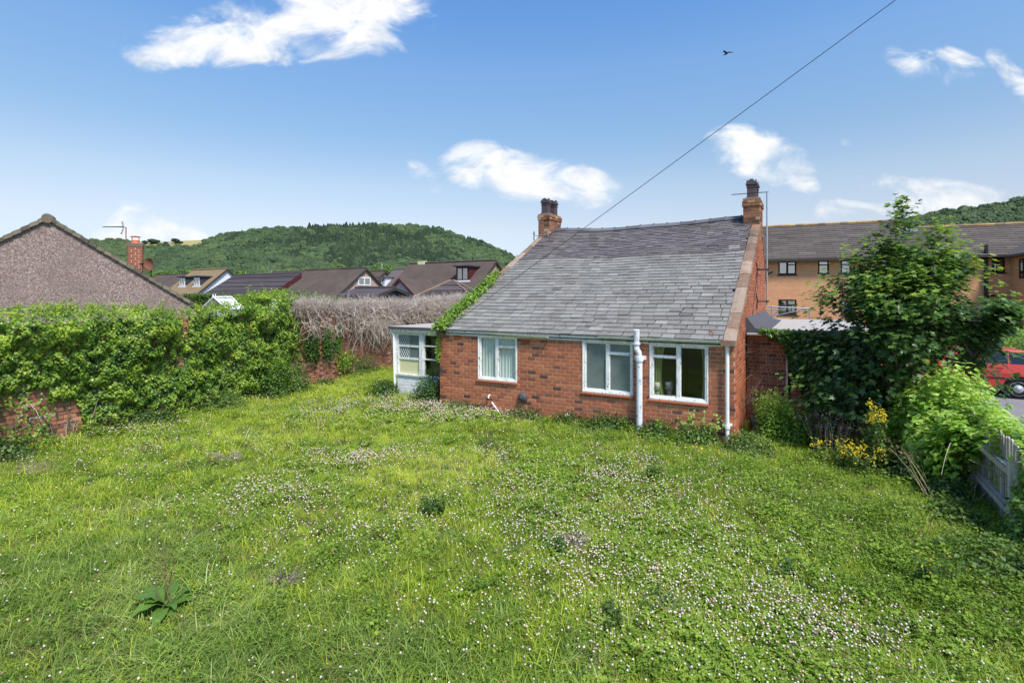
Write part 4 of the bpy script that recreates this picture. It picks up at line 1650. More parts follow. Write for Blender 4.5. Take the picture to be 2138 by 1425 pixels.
# H8 garage, ridge along EY
ap = pxw(836.2, 582, 38)
t = thing('garage', 'grey lilac rendered garage gable with dark red bargeboards above dead creeper', 'garage', (ap.x, ap.y, 0), -TH)
za = ap.z; pt = .84; sp_ = 1.75
obj('wall', MB().prism([(-sp_, 0), (sp_, 0), (sp_, za - pt * sp_), (0, za - .05), (-sp_, za - pt * sp_)], 0, 3.2, 'xz'), MAT['render_grey'], t)
r = MB()
for sg in (-1, 1):
    q = [(0, za + .03), (sg * 1.9, za - pt * 1.9 + .03), (sg * 1.9, za - pt * 1.9 - .1), (0, za - .1)]
    r.prism(q[::-sg], -.15, 3.3, 'xz')
obj('roof', r, MAT['roof_brown'], t)
v = MB()
for sg in (-1, 1):
    q = [(0, za + .06), (sg * 1.95, za - pt * 1.95 + .06), (sg * 1.95, za - pt * 1.95 - .14), (0, za - .14)]
    v.prism(q[::-sg], -.2, -.155, 'xz')
obj('bargeboard', v, MAT['maroon'], t)
# H9 hipped summerhouse roof
ap = pxw(944, 586.4, 30)
t = thing('summerhouse', 'low hipped slatted brown roof peeping over dead creeper beside the coping', 'summerhouse', (ap.x, ap.y, 0), -TH + .35)
rr = MB()
K = 9
for k in range(K):
    f0, f1 = k / K, (k + 1) / K
    r0_, r1_ = .12 + 1.55 * f0, .12 + 1.55 * f1
    z0_, z1_ = ap.z - .95 * f0, ap.z - .95 * f1
    rr.prism([(-r0_, -r0_), (r0_, -r0_), (r0_, r0_), (-r0_, r0_)], z1_ - .04, z0_ - .03, 'xy', random.random())
    vs = [(-r0_, -r0_, z0_), (r0_, -r0_, z0_), (r0_, r0_, z0_), (-r0_, r0_, z0_)] + [(-r1_, -r1_, z1_ + .02), (r1_, -r1_, z1_ + .02), (r1_, r1_, z1_ + .02), (-r1_, r1_, z1_ + .02)]
    rr.add(vs, [(i, i + 4, (i + 1) % 4 + 4, (i + 1) % 4) for i in range(4)] + [(7, 6, 5, 4)], random.random())
ro = obj('roof', rr, MAT['roof_dark'], t)
hb = MB()
for sx in (-1, 1):
    for sy in (-1, 1):
        hb.tube([(sx * .1, sy * .1, ap.z + .04), (sx * 1.7, sy * 1.7, ap.z - .91)], .045, 5)
obj('hip_ridge', hb, MAT['stone'], t)
obj('wall', MB().box(-1.4, 1.4, -1.4, 1.4, 0, ap.z - .95), MAT['verge'], t)
# H10 low dark roof
t, za, ze = house('outbuilding', 'low dark felt roofed outbuilding left of the grey garage gable', 'outbuilding', (822, 601), 36.5, 1.5, 3.6, .30, 'navy', 'roof_dark', verge='verge')
# white conservatory with finials
ap = pxw(448, 621, 27)
t = thing('conservatory', 'white glazed conservatory roof with finials behind the ivy hedge', 'conservatory', (ap.x, ap.y, 0), -TH)
m_ = MB()
for sg in (-1, 1):
    q = [(0, ap.z), (sg * 1.05, ap.z - .56), (sg * 1.05, ap.z - .62), (0, ap.z - .08)]
    m_.prism(q[::-sg], 0, 1.0, 'xz')
obj('roof', m_, MAT['upvc'], t)
m_ = MB()
for sg in (-1, 1):
    m_.tube([(0, -.03, ap.z + .02), (sg * 1.1, -.03, ap.z - .57)], .05, 5)
obj('rafter', m_, MAT['upvc'], t)
obj('finial', MB().box(-.12, .12, -.05, .9, ap.z, ap.z + .08).tube([(-.1, -.02, ap.z), (-.1, -.02, ap.z + .2)], [.05, .01], 6).tube([(.1, -.02, ap.z), (.1, -.02, ap.z + .2)], [.05, .01], 6), MAT['upvc'], t)
obj('wall', MB().box(-1.0, 1.0, 0.02, 1.0, 0, ap.z - .62), MAT['render_white'], t)

# poles and aerials on the far roofs
for px, py, h, Y, lab in ((494, 572, 1.9, 60, 'thin aerial right behind the white gable of the tan roofed house'), (545, 574, 1.2, 66, 'short aerial pole above the middle of the dark slatted roof'),
                        (567, 562, 1.0, 70, 'taller aerial pole above the dark slatted roof'), (620, 572, 1.3, 70, 'aerial pole just behind the maroon verge of the slatted roof'),
                        (663, 562, 1.8, 55, 'aerial above the brown roof left of the window gable'), (797, 548, 2.8, 64, 'tallest thin aerial pole between the two large brown roofs')):
    p = pxw(px, py, Y)
    obj('roof_aerial', MB().tube([(p.x, p.y, p.z - 3.5), (p.x, p.y, p.z)], .035, 4).tube([(p.x - .5, p.y, p.z), (p.x + .4, p.y, p.z - .05)], .03, 4), MAT['galv'], None,
        label=lab, category='aerial', group='thin poles over the far roofs')

# ------------------------------------------------------------------ pebbledashed bungalow on the left
pb, N = new_mat('pebbledash')
P = wpos(N)
vo = N.n('ShaderNodeTexVoronoi'); vo.inputs['Scale'].default_value = 34; N.lk(P, vo.inputs['Vector'])
cr_ = N.ramp(vo.outputs['Color'], [(0, (.11, .08, .07)), (.35, (.22, .160, .140)), (.65, (.31, .235, .21)), (1, (.50, .42, .38))])
cr_ = N.mix(N.smooth(N.noise(.8, P, 5, .7), .40, .75), cr_, N.mix(.55, cr_, (.20, .15, .13)))
finish(N, cr_, .95, vo.outputs['Distance'], .5, .02, .1)
MAT['pebbledash'] = pb
a_ = R(32)
ux = Vector((math.cos(a_), math.sin(a_), 0))
ap = pxw(100, 455, 16.5)
bg = thing('bungalow', 'pebbledashed bungalow gable with tiled verge behind the ivy wall', 'bungalow', (ap.x, ap.y, 0), a_)
za, pt, sp_ = ap.z, .70, 4.15
obj('gable_wall', MB().prism([(-sp_ * 1.3, -.1), (sp_, -.1), (sp_, za - pt * sp_), (0, za - .06), (-sp_ * 1.3, za - pt * sp_ * 1.3)], 0, 11, 'xz'), MAT['pebbledash'], bg)
MAT['verge_tile'] = ramp_mat('mossy_verge_tile', [(0, (.09, .075, .06)), (.5, (.16, .13, .10)), (1, (.24, .20, .15))], .95, 12, .5, .6, 40, .01, stain=(7, (.18, .19, .09), .5, .7))
r = MB()
for sg in (-1, 1):
    sl_ = sp_ * (1.35 if sg < 0 else 1.06)
    q = [(0, za + .03), (sg * sl_, za - pt * sl_ + .03), (sg * sl_, za - pt * sl_ - .05), (0, za - .05)]
    r.prism(q[::-sg], -.02, 11.2, 'xz')
rf = obj('roof', r, MAT['verge_tile'], bg)
for sg in (-1, 1):
    n_ = 22 if sg > 0 else 27
    for k in range(n_):
        l0 = k * .245
        x0 = sg * l0 * .82
        x1 = sg * (l0 + .27) * .82
        z0, z1 = za - pt * abs(x0) + .055, za - pt * abs(x1) + .055
        mb = MB()
        vs = []
        for yy in (-.09, .42):
            vs += [(x0, yy, z0 - .025), (x1, yy, z1 + .01), (x1, yy, z1 + .035), (x0, yy, z0 + .005)]
        mb.add(vs, [(0, 1, 2, 3), (7, 6, 5, 4), (0, 4, 5, 1), (1, 5, 6, 2), (2, 6, 7, 3), (3, 7, 4, 0)], random.random())
        vs = []
        for yy in (-.09, -.055):
            vs += [(x0, yy, z0 - .13), (x1, yy, z1 - .10), (x1, yy, z1 + .01), (x0, yy, z0 - .025)]
        mb.add(vs, [(0, 1, 2, 3), (7, 6, 5, 4), (0, 4, 5, 1), (1, 5, 6, 2), (2, 6, 7, 3), (3, 7, 4, 0)], random.random())
        obj('verge_tile', mb, MAT['verge_tile'], rf)
obj('ridge_tile', MB().lathe([(.15, -.10), (.15, .35), (.12, .36)], (0, 0, za - .02), 'y', 14), MAT['verge_tile'], rf)
# chimney on the far part of the roof
cp = pxw(283, 505, 24.5)
loc = Matrix.Rotation(-a_, 3, 'Z') @ Vector((cp.x - ap.x, cp.y - ap.y, 0))
chp = obj('chimney', MB().box(loc.x - .27, loc.x + .27, loc.y - .27, loc.y + .27, 3.5, 5.46), MAT['mortar'], bg)
cbk = MB()
k = 0
while 3.5 + k * .12 < 5.35:
    for fa in range(4):
        o_ = -(k % 2) * .15
        while o_ < .54:
            a, b = max(o_, 0), min(o_ + .26, .54)
            if b - a > .03:
                sdf = [lambda u, oo, z: (loc.x - .27 + u, loc.y - .27 + oo, z), lambda u, oo, z: (loc.x + .27 - oo, loc.y - .27 + u, z),
                       lambda u, oo, z: (loc.x + .27 - u, loc.y + .27 - oo, z), lambda u, oo, z: (loc.x - .27 + oo, loc.y + .27 - u, z)][fa]
                brick_box(cbk, a, b, 3.5 + k * .12, 3.5 + k * .12 + .095, -.01, .03, random.uniform(.12, .38), sdf)
            o_ += .29
    k += 1
obj('brickwork', cbk, MAT['brick'], chp, kind='stuff')
obj('chimney_cap', MB().box(loc.x - .3, loc.x + .3, loc.y - .3, loc.y + .3, 5.30, 5.46), MAT['verge_tile'], chp)
obj('chimney_pot', MB().lathe([(.2, 5.46), (.17, 5.50), (.17, 5.60), (.15, 5.62)], (loc.x, loc.y, 0), 'z', 14).lathe([(.20, 5.76), (.20, 5.79), (.05, 5.82)], (loc.x, loc.y, 0), 'z', 14)
    .tube([(loc.x - .13, loc.y, 5.6), (loc.x - .13, loc.y, 5.77)], .02, 4).tube([(loc.x + .13, loc.y, 5.6), (loc.x + .13, loc.y, 5.77)], .02, 4), MAT['sill'], chp)
ae = thing('tv_aerial', 'spiky aerial on a cranked mast beside the red brick chimney', 'aerial', pxw(268, 545, 24.2), 0, 'television aerials')
s_ = 24.2 / 1092.5
X = lambda px, py: ((px - 268) * s_, 0, -(py - 545) * s_)
obj('mast', MB().tube([X(270, 560), X(266, 515), X(263, 500), X(263, 474)], .022, 6), MAT['rust'], ae)
y_ = MB().tube([X(263, 474.5), X(215, 473)], .014, 5)
for q in range(9):
    x_ = 217 + q * 4.6
    a, b = X(x_, 473.5), X(x_ + 1, 473.5)
    y_.tube([(a[0], -.10, a[2] - .03), (b[0], .14, b[2] + .04)], .010, 4)
y_.tube([X(256, 464), X(257, 474)], .012, 4).tube([X(253, 489), X(258, 474)], .012, 4)
for q in range(4):
    y_.tube([X(252 + q, 464 + q * 2.5), X(257 + q, 461 + q * 3)], .008, 3).tube([X(250 + q * 1.5, 489 - q * 3), X(257 + q, 487 - q * 3)], .008, 3)
obj('antenna', y_, MAT['steelblack'], ae)
dc = pxw(311, 552, 23)
ds = thing('satellite_dish', 'round rusty brown satellite dish right of the red brick chimney', 'satellite dish', dc, R(-15))
obj('dish', MB().lathe([(.02, .06), (.12, .05), (.22, .02), (.29, -.03), (.30, -.03), (.23, .035), (.12, .075), (.02, .085)], (0, 0, 0), 'y', 24), MAT['rust'], ds, smooth=True)
obj('arm', MB().tube([(0, .02, -.28), (0, -.28, -.12), (0, -.33, .0)], .015, 5).box(-.05, .05, -.38, -.28, -.03, .04).tube([(0, .1, -.0), (0, .1, -.75)], .025, 6), MAT['steelblack'], ds)

# ------------------------------------------------------------------ buff brick apartments on the right
fbm_, N = new_mat('buff_brick')
P = N.n('ShaderNodeTexCoord').outputs['Object']
sp = N.n('ShaderNodeSeparateXYZ'); N.lk(P, sp.inputs[0])
br = N.n('ShaderNodeTexBrick')
br.inputs['Color1'].default_value = (.74, .36, .19, 1); br.inputs['Color2'].default_value = (.58, .26, .135, 1); br.inputs['Mortar'].default_value = (.42, .29, .20, 1)
br.inputs['Scale'].default_value = 1; br.inputs['Mortar Size'].default_value = .010; br.inputs['Brick Width'].default_value = .225; br.inputs['Row Height'].default_value = .075
N.lk(N.comb(N.math('ADD', sp.outputs[0], sp.outputs[1]), sp.outputs[2], 0.0), br.inputs['Vector'])
mpb = N.n('ShaderNodeMapping'); mpb.inputs['Scale'].default_value = (.25, .25, 7); N.lk(P, mpb.inputs[0])
c_ = N.mix(N.math('MULTIPLY', N.noise(1.6, mpb.outputs[0], 4), .75), br.outputs[0], (.68, .31, .155))
c_ = N.mix(N.smooth(N.noise(2.2, mpb.outputs[0], 3), .52, .75), c_, (.70, .42, .26))
finish(N, c_, .9, br.outputs['Fac'], .2, .004, .15)
MAT['buff'] = fbm_
MAT['aptroof'] = ramp_mat('grey_brown_tile', [(0, (.075, .062, .055)), (.5, (.125, .105, .095)), (1, (.19, .165, .15))], .85, 5, .4, .3, 20, .01, .15,
                          stain=(2.5, (.30, .26, .18), .68, .78))
MAT['apt_ridge'] = ramp_mat('lichen_ridge', [(0, (.16, .13, .11)), (.5, (.34, .20, .08)), (1, (.42, .28, .12))], .9, 3, .8)
AT = R(23.2)
AX, AY = Vector((math.cos(AT), -math.sin(AT), 0)), Vector((math.sin(AT), math.cos(AT), 0))
O_ = Vector(((1598 - 1069) / 1092.5 * 34, 34, 0))
apt = thing('apartment_building', 'long two storey buff brick flats with grey tiled roof behind the sycamore', 'building', O_, -AT)


def apx(px, d=0.0):
    """x along the facade seen at pixel column px, on the plane y = d"""
    o = O_ + AY * d
    r = (px - 1069) / 1092.5
    return (r * o.y - o.x) / (AX.x - r * AX.y)


def apz(px, py, d=0.0):
    x = apx(px, d)
    p = O_ + AX * x + AY * d
    return 2.99 + (618.5 - py) / 1092.5 * p.y


wins = []
for a, b, c, d, dv in ((1625, 1663, 541, 573, 2), (1708, 1731, 542, 572, 1), (1755, 1778, 541, 571, 1), (1939, 1985, 540, 569, 3), (2071, 2099, 535, 569, 1),
                       (1625, 1663, 625, 656, 2), (1755, 1778, 626, 656, 1), (1939, 1985, 628, 658, 3), (2071, 2099, 627, 662, 1), (1835, 1870, 540, 571, 2), (1835, 1870, 626, 657, 2)):
    x0, x1 = apx(a), apx(b)
    wins.append((x0, x1, apz((a + b) / 2, d), apz((a + b) / 2, c), dv))
m_ = MB()
XB = apx(2107)
XA = apx(1905)
wall_cells(m_, -6, XB, -.3, 5.32, 0, .3, [(w[0], w[1], w[2], w[3]) for w in wins])
m_.box(-6, XB, .3, .35, -.3, 5.3)
obj('wall', m_, MAT['buff'], apt)
for x0, x1, z0, z1, dv in wins:
    f = MB(); T = .09
    y0, y1 = .06, .14
    f.box(x0, x0 + T, y0, y1, z0, z1); f.box(x1 - T, x1, y0, y1, z0, z1); f.box(x0 + T, x1 - T, y0, y1, z0, z0 + T); f.box(x0 + T, x1 - T, y0, y1, z1 - T, z1)
    f.box(x0 - .05, x1 + .05, -.05, .06, z0 - .07, z0 + .0)
    xs_ = [x0 + (x1 - x0) * i / dv for i in range(1, dv)]
    for xm in xs_:
        f.box(xm - .06, xm + .06, y0, y1, z0 + T, z1 - T)
    xm = xs_[-1] if xs_ else x0
    f.box(xm + .06, x1 - T, y0, y1, z1 - T - (z1 - z0) * .30, z1 - T - (z1 - z0) * .30 + .07)
    wo = obj('window', f, MAT['blackupvc'], apt)
    eds = [x0] + xs_ + [x1]
    for a, b in zip(eds, eds[1:]):
        obj('pane', MB().box(a + .05, b - .05, .10, .105, z0 + T, z1 - T), MAT['farglass'], wo)
    if z1 < 3.2 or dv == 3:
        bl = MB()
        x = x0 + .1
        while x < x1 - .15:
            bl.box(x, x + .09, .16, .175, z0 + .1, z1 - .1); x += .12
        obj('blind', bl, MAT['net'], wo)


def tiled_roof(par, xa, xb, ye, ze, yr, zr, rows, mat='aptroof', nm='roof'):
    r = MB()
    r.prism([(ye, ze - .12), (yr, zr - .12), (2 * yr - ye, ze - .12)], xa, xb)
    ro = obj(nm, r, MAT['verge'], par)
    rr = MB()
    dy, dz = (yr - ye) / rows, (zr - ze) / rows
    for k in range(rows):
        y0, z0 = ye + dy * k, ze + dz * k
        x = xa
        while x < xb:
            w = .33 * (3 if k % 2 else 3) + (0 if x > xa else (k % 2) * .5)
            x1 = min(x + w, xb)
            h = random.uniform(0, .008)
            rr.add([(x, y0, z0 - .05), (x1 - .012, y0, z0 - .05), (x1 - .012, y0, z0 + .075 + h), (x, y0, z0 + .075 + h),
                    (x, y0 + dy * 1.05, z0 + dz * 1.05 - .0), (x1 - .012, y0 + dy * 1.05, z0 + dz * 1.05 - .0)],
                   [(0, 1, 2, 3), (3, 2, 5, 4)], random.gauss(.5, .13))
            x = x1
    obj('tiles', rr, MAT[mat], ro, kind='stuff')
    rr = MB()
    x = xa
    while x < xb:
        x1 = min(x + .45, xb)
        rr.tube([(x, yr, zr + .03), (x1 - .01, yr, zr + .03)], .12, 6, random.random())
        x = x1
    obj('ridge_tiles', rr, MAT['apt_ridge'], ro, kind='stuff')
    return ro


tiled_roof(apt, -6, XA, -.35, 5.36, 4.0, 7.93, 17)
tiled_roof(apt, XA + .01, 22, -.35, 5.26, 3.3, 7.33, 14, nm='lower_roof')
obj('gutter', MB().box(-6, XB + .5, -.50, -.36, 5.18, 5.33), MAT['verge'], apt)
# projecting bay at the right end
by = -2.6
by_ = by
XE = XB + 14
m_ = MB()
wz = (apz(2125, 541, by), apz(2125, 569, by))
m_.box(XB + .01, XE, by, .0, -.3, 5.32)
obj('bay_wall', m_, MAT['buff'], apt)
wq = MB()
for c, d in ((3.95, 5.0), (.9, 2.6)):
    f = MB()
    f.box(XB - .04, XB - .0, -2.1, -2.0, c, d); f.box(XB - .04, XB, -1.3, -1.2, c, d); f.box(XB - .04, XB, -2.0, -1.3, c, c + .1); f.box(XB - .04, XB, -2.0, -1.3, d - .1, d); f.box(XB - .04, XB, -1.7, -1.62, c + .1, d - .1)
    wo = obj('window', f, MAT['blackupvc'], apt)
    obj('pane', MB().box(XB - .02, XB - .012, -2.0, -1.3, c + .1, d - .1), MAT['farglass'], wo)
obj('bay_roof', MB().add([(XB - .35, by - .35, 5.25), (XE, by - .35, 5.25), (XE, 3.3, 7.45), (XB + 3.3, 3.3, 7.45), (XB - .35, .2, 5.25)], [(0, 1, 2, 3), (0, 3, 4)], .5)
    .box(XB - .36, XE, by - .36, 0, 5.12, 5.24), MAT['aptroof'], apt)
pp = MB()
xp = apx(2057)
pp.tube([(xp, -.12, 0), (xp, -.12, 5.9)], .09, 8)
pp.tube([(xp, -.12, 3.05), (XB - .3, -.12, 3.05), (XB - .15, -.12, 2.9)], .06, 6).tube([(xp, -.12, 2.75), (XB - .4, -.12, 2.75)], .035, 6)
obj('soil_pipe', pp, MAT['steelblack'], apt)
obj('downpipe', MB().tube([(XB + .06, by - .08, 0), (XB + .06, by - .08, 5.2)], .05, 6), MAT['steelblack'], apt)
obj('satellite_bracket', MB().tube([(apx(1606), 0, 4.45), (apx(1606), -.3, 4.5)], .04, 5).tube([(apx(1606) - .15, -.3, 4.42), (apx(1606) + .2, -.32, 4.56)], .05, 5), MAT['steelblack'], apt)
# skylight vent on the flats roof
obj('roof_vent', MB().obox((apx(1880, 2), 2.3, 6.95), (1.0, 0, 0), (0, .5, .3), (0, -.05, .1)), MAT['galv'], apt)
# low garden wall and hedge in front of the flats
t = thing('boundary_wall', 'low brown brick wall with pale coping below the flats', 'wall', O_ + AX * apx(2105) - AY * 4.5, -AT)
obj('wall', MB().box(-1, 10, 0, .3, -.3, 1.95), MAT['oldbrick'], t)
obj('coping', MB().box(-1.1, 10, -.06, .36, 1.955, 2.03), MAT['cream'], t)
# handrail behind the extension roof
t = thing('handrail', 'grey metal handrail and ramp bars behind the extension flat roof', 'handrail', O_ + AX * 0 - AY * 5, -AT)
q = lambda px, py, d=-5: (apx(px, d), 0, apz(px, py, d))
h_ = MB().tube([q(1596, 640.5), q(1612, 640), q(1690, 644)], .035, 6).tube([q(1596, 646), q(1640, 646)], .02, 5).tube([q(1612, 640), q(1612, 662)], .035, 6)
h_.tube([q(1612, 662), q(1628, 645)], .04, 6).tube([q(1622, 658), q(1692, 643)], .03, 6).tube([q(1612, 662), q(1612, 700)], .035, 6).tube([q(1690, 644), q(1690, 700)], .035, 6)
for k in range(5):
    h_.tube([q(1596, 649 + 2.5 * k), q(1611, 649 + 2.5 * k)], .008, 4)
obj('rail', h_, MAT['galv'], t)
# second wire along the skyline at the right
obj('overhead_cable', MB().tube([hp(1870, 461, 30), hp(1930, 454, 29), hp(2010, 441, 27), hp(2138, 417, 24), hp(2500, 320, 18)], .012, 5), MAT['black'], None,
    label='thin dark overhead cable above the roof of the flats', category='cable')
# bird
b_ = pxw(1517, 112, 34)
bd = thing('bird', 'small dark gull gliding in the blue sky left of the wire', 'bird', b_, R(20))
bm2 = MB()
bm2.lathe([(.005, -.28), (.035, -.2), (.06, -.05), (.055, .08), (.03, .17), (.035, .2), (.02, .25), (.004, .29)], (0, 0, 0), 'y', 8)
for sg in (-1, 1):
    bm2.add([(0, .05, .01), (0, -.10, .01), (sg * .22, -.08, .13), (sg * .22, .08, .14), (sg * .46, -.16, .02), (sg * .30, .03, .12), (0, .05, -.01), (0, -.1, -.01), (sg * .22, -.08, .115), (sg * .22, .08, .125)],
            [(0, 1, 2, 3), (3, 2, 4, 5), (9, 8, 7, 6)][::1], .5)
obj('body', bm2, MAT['darkgrey'], bd)

# ------------------------------------------------------------------ old garden wall
WANG = math.atan2(WX.y, WX.x)
gw = thing('garden_wall', 'tall old red brick garden wall under green ivy and dead creeper', 'wall', W0, WANG)
WH = 2.42
wc = obj('wall_core', MB().box(-3, 21, 0, .34, -.3, WH).box(8.35, 8.95, -.28, -.0, -.3, 2.05), MAT['oldmortar'], gw)
OB = make_brick_meshes('brick', MAT['oldbrick'], 16, .222, .074, .04, jit=.006)
rest = MB()
k = 0
npick = 0
while -.1 + k * .088 < WH:
    z = -.1 + k * .088
    x = -3 - (k % 2) * .12
    while x < 21:
        pier = 8.33 < x + .11 < 8.93
        yy = (-.28 if pier else 0) - .006 - random.uniform(0, .022)
        if random.random() < .015: yy += .03
        t = min(1, max(0, random.gauss(.5, .22)))
        if x > 8.6 and x < 13.2 and npick < 290 and .0 < z < 1.9 and (k + int(x * 5)) % 2 == 0:
            o = bpy.data.objects.new('brick', OB[int(t * 15.9)])
            o.location = (x, yy, z + random.uniform(-.005, .005)); o.rotation_euler = (0, random.gauss(0, .012), 0)
            link(o, wc); npick += 1
        else:
            brick_box(rest, x + random.uniform(0, .006), x + .225, z, z + .075, yy, .05, t)
        x += .238
    if 8.33 < 20:
        for q in range(2):
            brick_box(rest, -.28 + q * .14, -.28 + q * .14 + .13, z, z + .075, -.005, .03, random.random(), lambda u, o, z: (8.95 - o, u, z)) if z < 2.0 else None
            brick_box(rest, -.28 + q * .14, -.28 + q * .14 + .13, z, z + .075, -.005, .03, random.random(), lambda u, o, z: (8.35 + o, u, z)) if z < 2.0 else None
    k += 1
obj('brickwork', rest, MAT['oldbrick'], wc, kind='stuff')

# ------------------------------------------------------------------ foliage materials
MAT['ivy'] = leaf_mat('ivy_leaf', [(0, (.024, .062, .012)), (.3, (.075, .165, .022)), (.6, (.19, .31, .036)), (1, (.38, .48, .06))], .35, .36, wscale=2.6, wamp=.9)
MAT['ivy_dark'] = leaf_mat('dark_ivy_leaf', [(0, (.028, .065, .016)), (.5, (.078, .15, .030)), (1, (.19, .29, .055))], .3, .32, wscale=1.5, wamp=.4)
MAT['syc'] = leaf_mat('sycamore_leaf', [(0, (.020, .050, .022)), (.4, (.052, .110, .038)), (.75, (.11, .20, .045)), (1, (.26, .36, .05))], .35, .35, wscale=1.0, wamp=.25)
MAT['hedgeleaf'] = leaf_mat('hedge_leaf', [(0, (.03, .075, .015)), (.5, (.09, .17, .03)), (1, (.20, .30, .06))], .35, .4, wscale=2, wamp=.4)
MAT['limeleaf'] = leaf_mat('lime_creeper_leaf', [(0, (.05, .13, .02)), (.35, (.14, .28, .035)), (.7, (.26, .43, .06)), (1, (.46, .58, .16))], .35, .3, wscale=2.5, wamp=.35, spec=.5)
MAT['weed'] = leaf_mat('weed_leaf', [(0, (.04, .08, .02)), (.5, (.10, .17, .04)), (1, (.22, .29, .07))], .3, .5, wscale=2, wamp=.5)
MAT['brightweed'] = leaf_mat('bright_weed_leaf', [(0, (.10, .20, .03)), (.5, (.22, .36, .06)), (1, (.40, .52, .13))], .4, .4)
MAT['petal'] = leaf_mat('yellow_petal', [(0, (.55, .40, .01)), (1, (.80, .62, .02))], .2, .6, tcol=1.0)
MAT['purple'] = leaf_mat('purple_flower', [(0, (.10, .06, .14)), (1, (.25, .17, .34))], .2, .7, tcol=1.0)
MAT['deadleaf'] = leaf_mat('dry_leaf', [(0, (.10, .06, .03)), (1, (.32, .22, .12))], .2, .8, tcol=1.0)
MAT['twig'] = ramp_mat('dead_twig', [(0, (.14, .10, .08)), (.5, (.42, .34, .285)), (1, (.72, .63, .56))], .95, 6, .4, .1)
MAT['bark'] = ramp_mat('bark', [(0, (.05, .04, .032)), (1, (.13, .11, .09))], .95, 8, .5, .6, 40, .01)
MAT['straw'] = ramp_mat('straw', [(0, (.30, .23, .13)), (1, (.55, .46, .30))], .9, 8, .4, .1)
MAT['stem'] = ramp_mat('green_stem', [(0, (.08, .10, .03)), (1, (.18, .17, .08))], .8, 8, .4, .1)


def wl(s, o, z):
    """vectorised wall coordinates -> world"""
    return np.stack([W0.x + WX.x * s + WN.x * o, W0.y + WX.y * s + WN.y * o, z], 1)


WNn = np.array(WN[:])
WXn = np.array(WX[:])


def leaves_obj(name, parts, mat, parent=None, **p):
    v, f, t = join(parts)
    return obj(name, np_mesh(name, v, f, np.clip(t, 0, 1), mat), None, parent, **p)


def ivy_wall(s0, s1, topf, holef, n, size=(.045, .075), bulge=(.08, .48), seed=1, bot=0.02):
    s = rng.uniform(s0, s1, n)
    top = topf(s)
    z = bot + (top - bot) * rng.random(n) ** .9
    nb = fbm(np.stack([s * 1.5, z * 1.7, s * 0], 1), seed, 3)
    nb2 = fbm(np.stack([s * 6, z * 6, s * 0 + 3], 1), seed + 4, 2)
    b = bulge[0] + (bulge[1] - bulge[0]) * np.clip(nb * 2.8 - .9, 0, 1) * (.45 + .55 * z / 2.6) + (nb2 - .5) * .30
    over = np.clip((z - WH) / .3, -1, 1)
    depth = rng.random(n) ** 2
    o = b * (1 - depth * .8)
    # the top rolls back over the wall
    tt = np.clip((z - (top - .22)) / .22, 0, 1)
    o = np.where(tt > 0, o * (1 - tt) + rng.uniform(-.4, .25, n) * tt, o)
    keep = holef(s, z) > rng.random(n)
    s, z, o, b, nb, nb2, tt, depth = [q[keep] for q in (s, z, o, b, nb, nb2, tt, depth)]
    m = len(s)
    eps = .08
    def B(ss, zz): return fbm(np.stack([ss * 1.5, zz * 1.7, ss * 0], 1), seed, 3)
    gs = (B(s + eps, z) - nb) / eps; gz = (B(s, z + eps) - nb) / eps
    nrm = WNn[None] - .45 * gs[:, None] * WXn[None]
    nrm[:, 2] += -.35 * gz + .55 + tt * 1.2
    nrm += rng.normal(0, .38, nrm.shape)
    tint = .50 + (nb2 - .5) * 1.0 + rng.normal(0, .16, m) + tt * .28 + (z > 1.9) * .08 - depth * .25  # yellower top growth; inner leaves darkened, shade put into the tint
    spin = np.array([0, 0, -1.0])
    return scatter(LEAF_IVY, wl(s, o, z), nrm, rng.uniform(size[0], size[1], m), tint, spin[None]), (s, o, z)


topA = lambda s: np.interp(s, [-4, 0, 2, 3.1, 3.45, 3.65, 3.9, 4.7, 5.3, 5.8, 6.3, 6.9, 7.3, 7.65], [2.7, 2.72, 2.70, 2.60, 2.5, 2.25, 2.66, 2.66, 2.86, 3.0, 3.04, 3.06, 2.9, 2.5]) + (n2(s, s * 0, 2.6, 8) - .5) * .24


def holeA(s, z):
    h = np.ones_like(s)
    nz = n2(s, z, 3.0, 21) - .5
    d1 = ((s - .95) / .50) ** 2 + ((z - .25) / .55) ** 2 + nz * 1.8
    h = np.where(d1 < 1, .03, h)
    low = (s < .7) & (z < 1.15)
    h = np.where(low, np.clip(.48 + nz * 2.4, .08, 1), h)
    h = np.where((z < .28) & (s > 1.2), .35, h)
    h = np.where((s > 3.52) & (s < 3.72) & (z > 1.9), .08, h)
    h = np.where((s > 7.0), np.clip((7.75 - s) / .6 + nz, 0, 1), h)
    return h


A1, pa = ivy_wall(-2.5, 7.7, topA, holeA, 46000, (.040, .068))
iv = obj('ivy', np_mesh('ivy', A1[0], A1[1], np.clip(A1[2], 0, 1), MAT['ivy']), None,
         label='thick bright green ivy covering the near half of the garden wall', category='ivy')
# feathery shoots standing out of the top
n = 260
s = rng.uniform(-2, 7.3, n); z0 = topA(s) - .05
P0 = wl(s, rng.uniform(-.3, .2, n), z0)
dd = np.stack([rng.normal(0, .35, n), rng.normal(0, .35, n), np.ones(n)], 1)
big = np.isin(np.arange(n), rng.choice(n, 40))
sv, sf, st, pts = strands(P0, dd, np.where(big, .38, .18), .004, seg=4)
obj('stem', np_mesh('stem', sv, sf, st, MAT['stem']), None, iv)
pp = pts.reshape(-1, 3); pp = np.repeat(pp, 4, 0) + rng.normal(0, .03, (len(pp) * 4, 3))
leaves_obj('shoot_leaves', [scatter(LEAF_SIMPLE, pp, rng.normal(0, 1, pp.shape) + np.array([0, 0, .8]), rng.uniform(.035, .06, len(pp)), rng.uniform(.55, 1, len(pp)))], MAT['ivy'], iv)
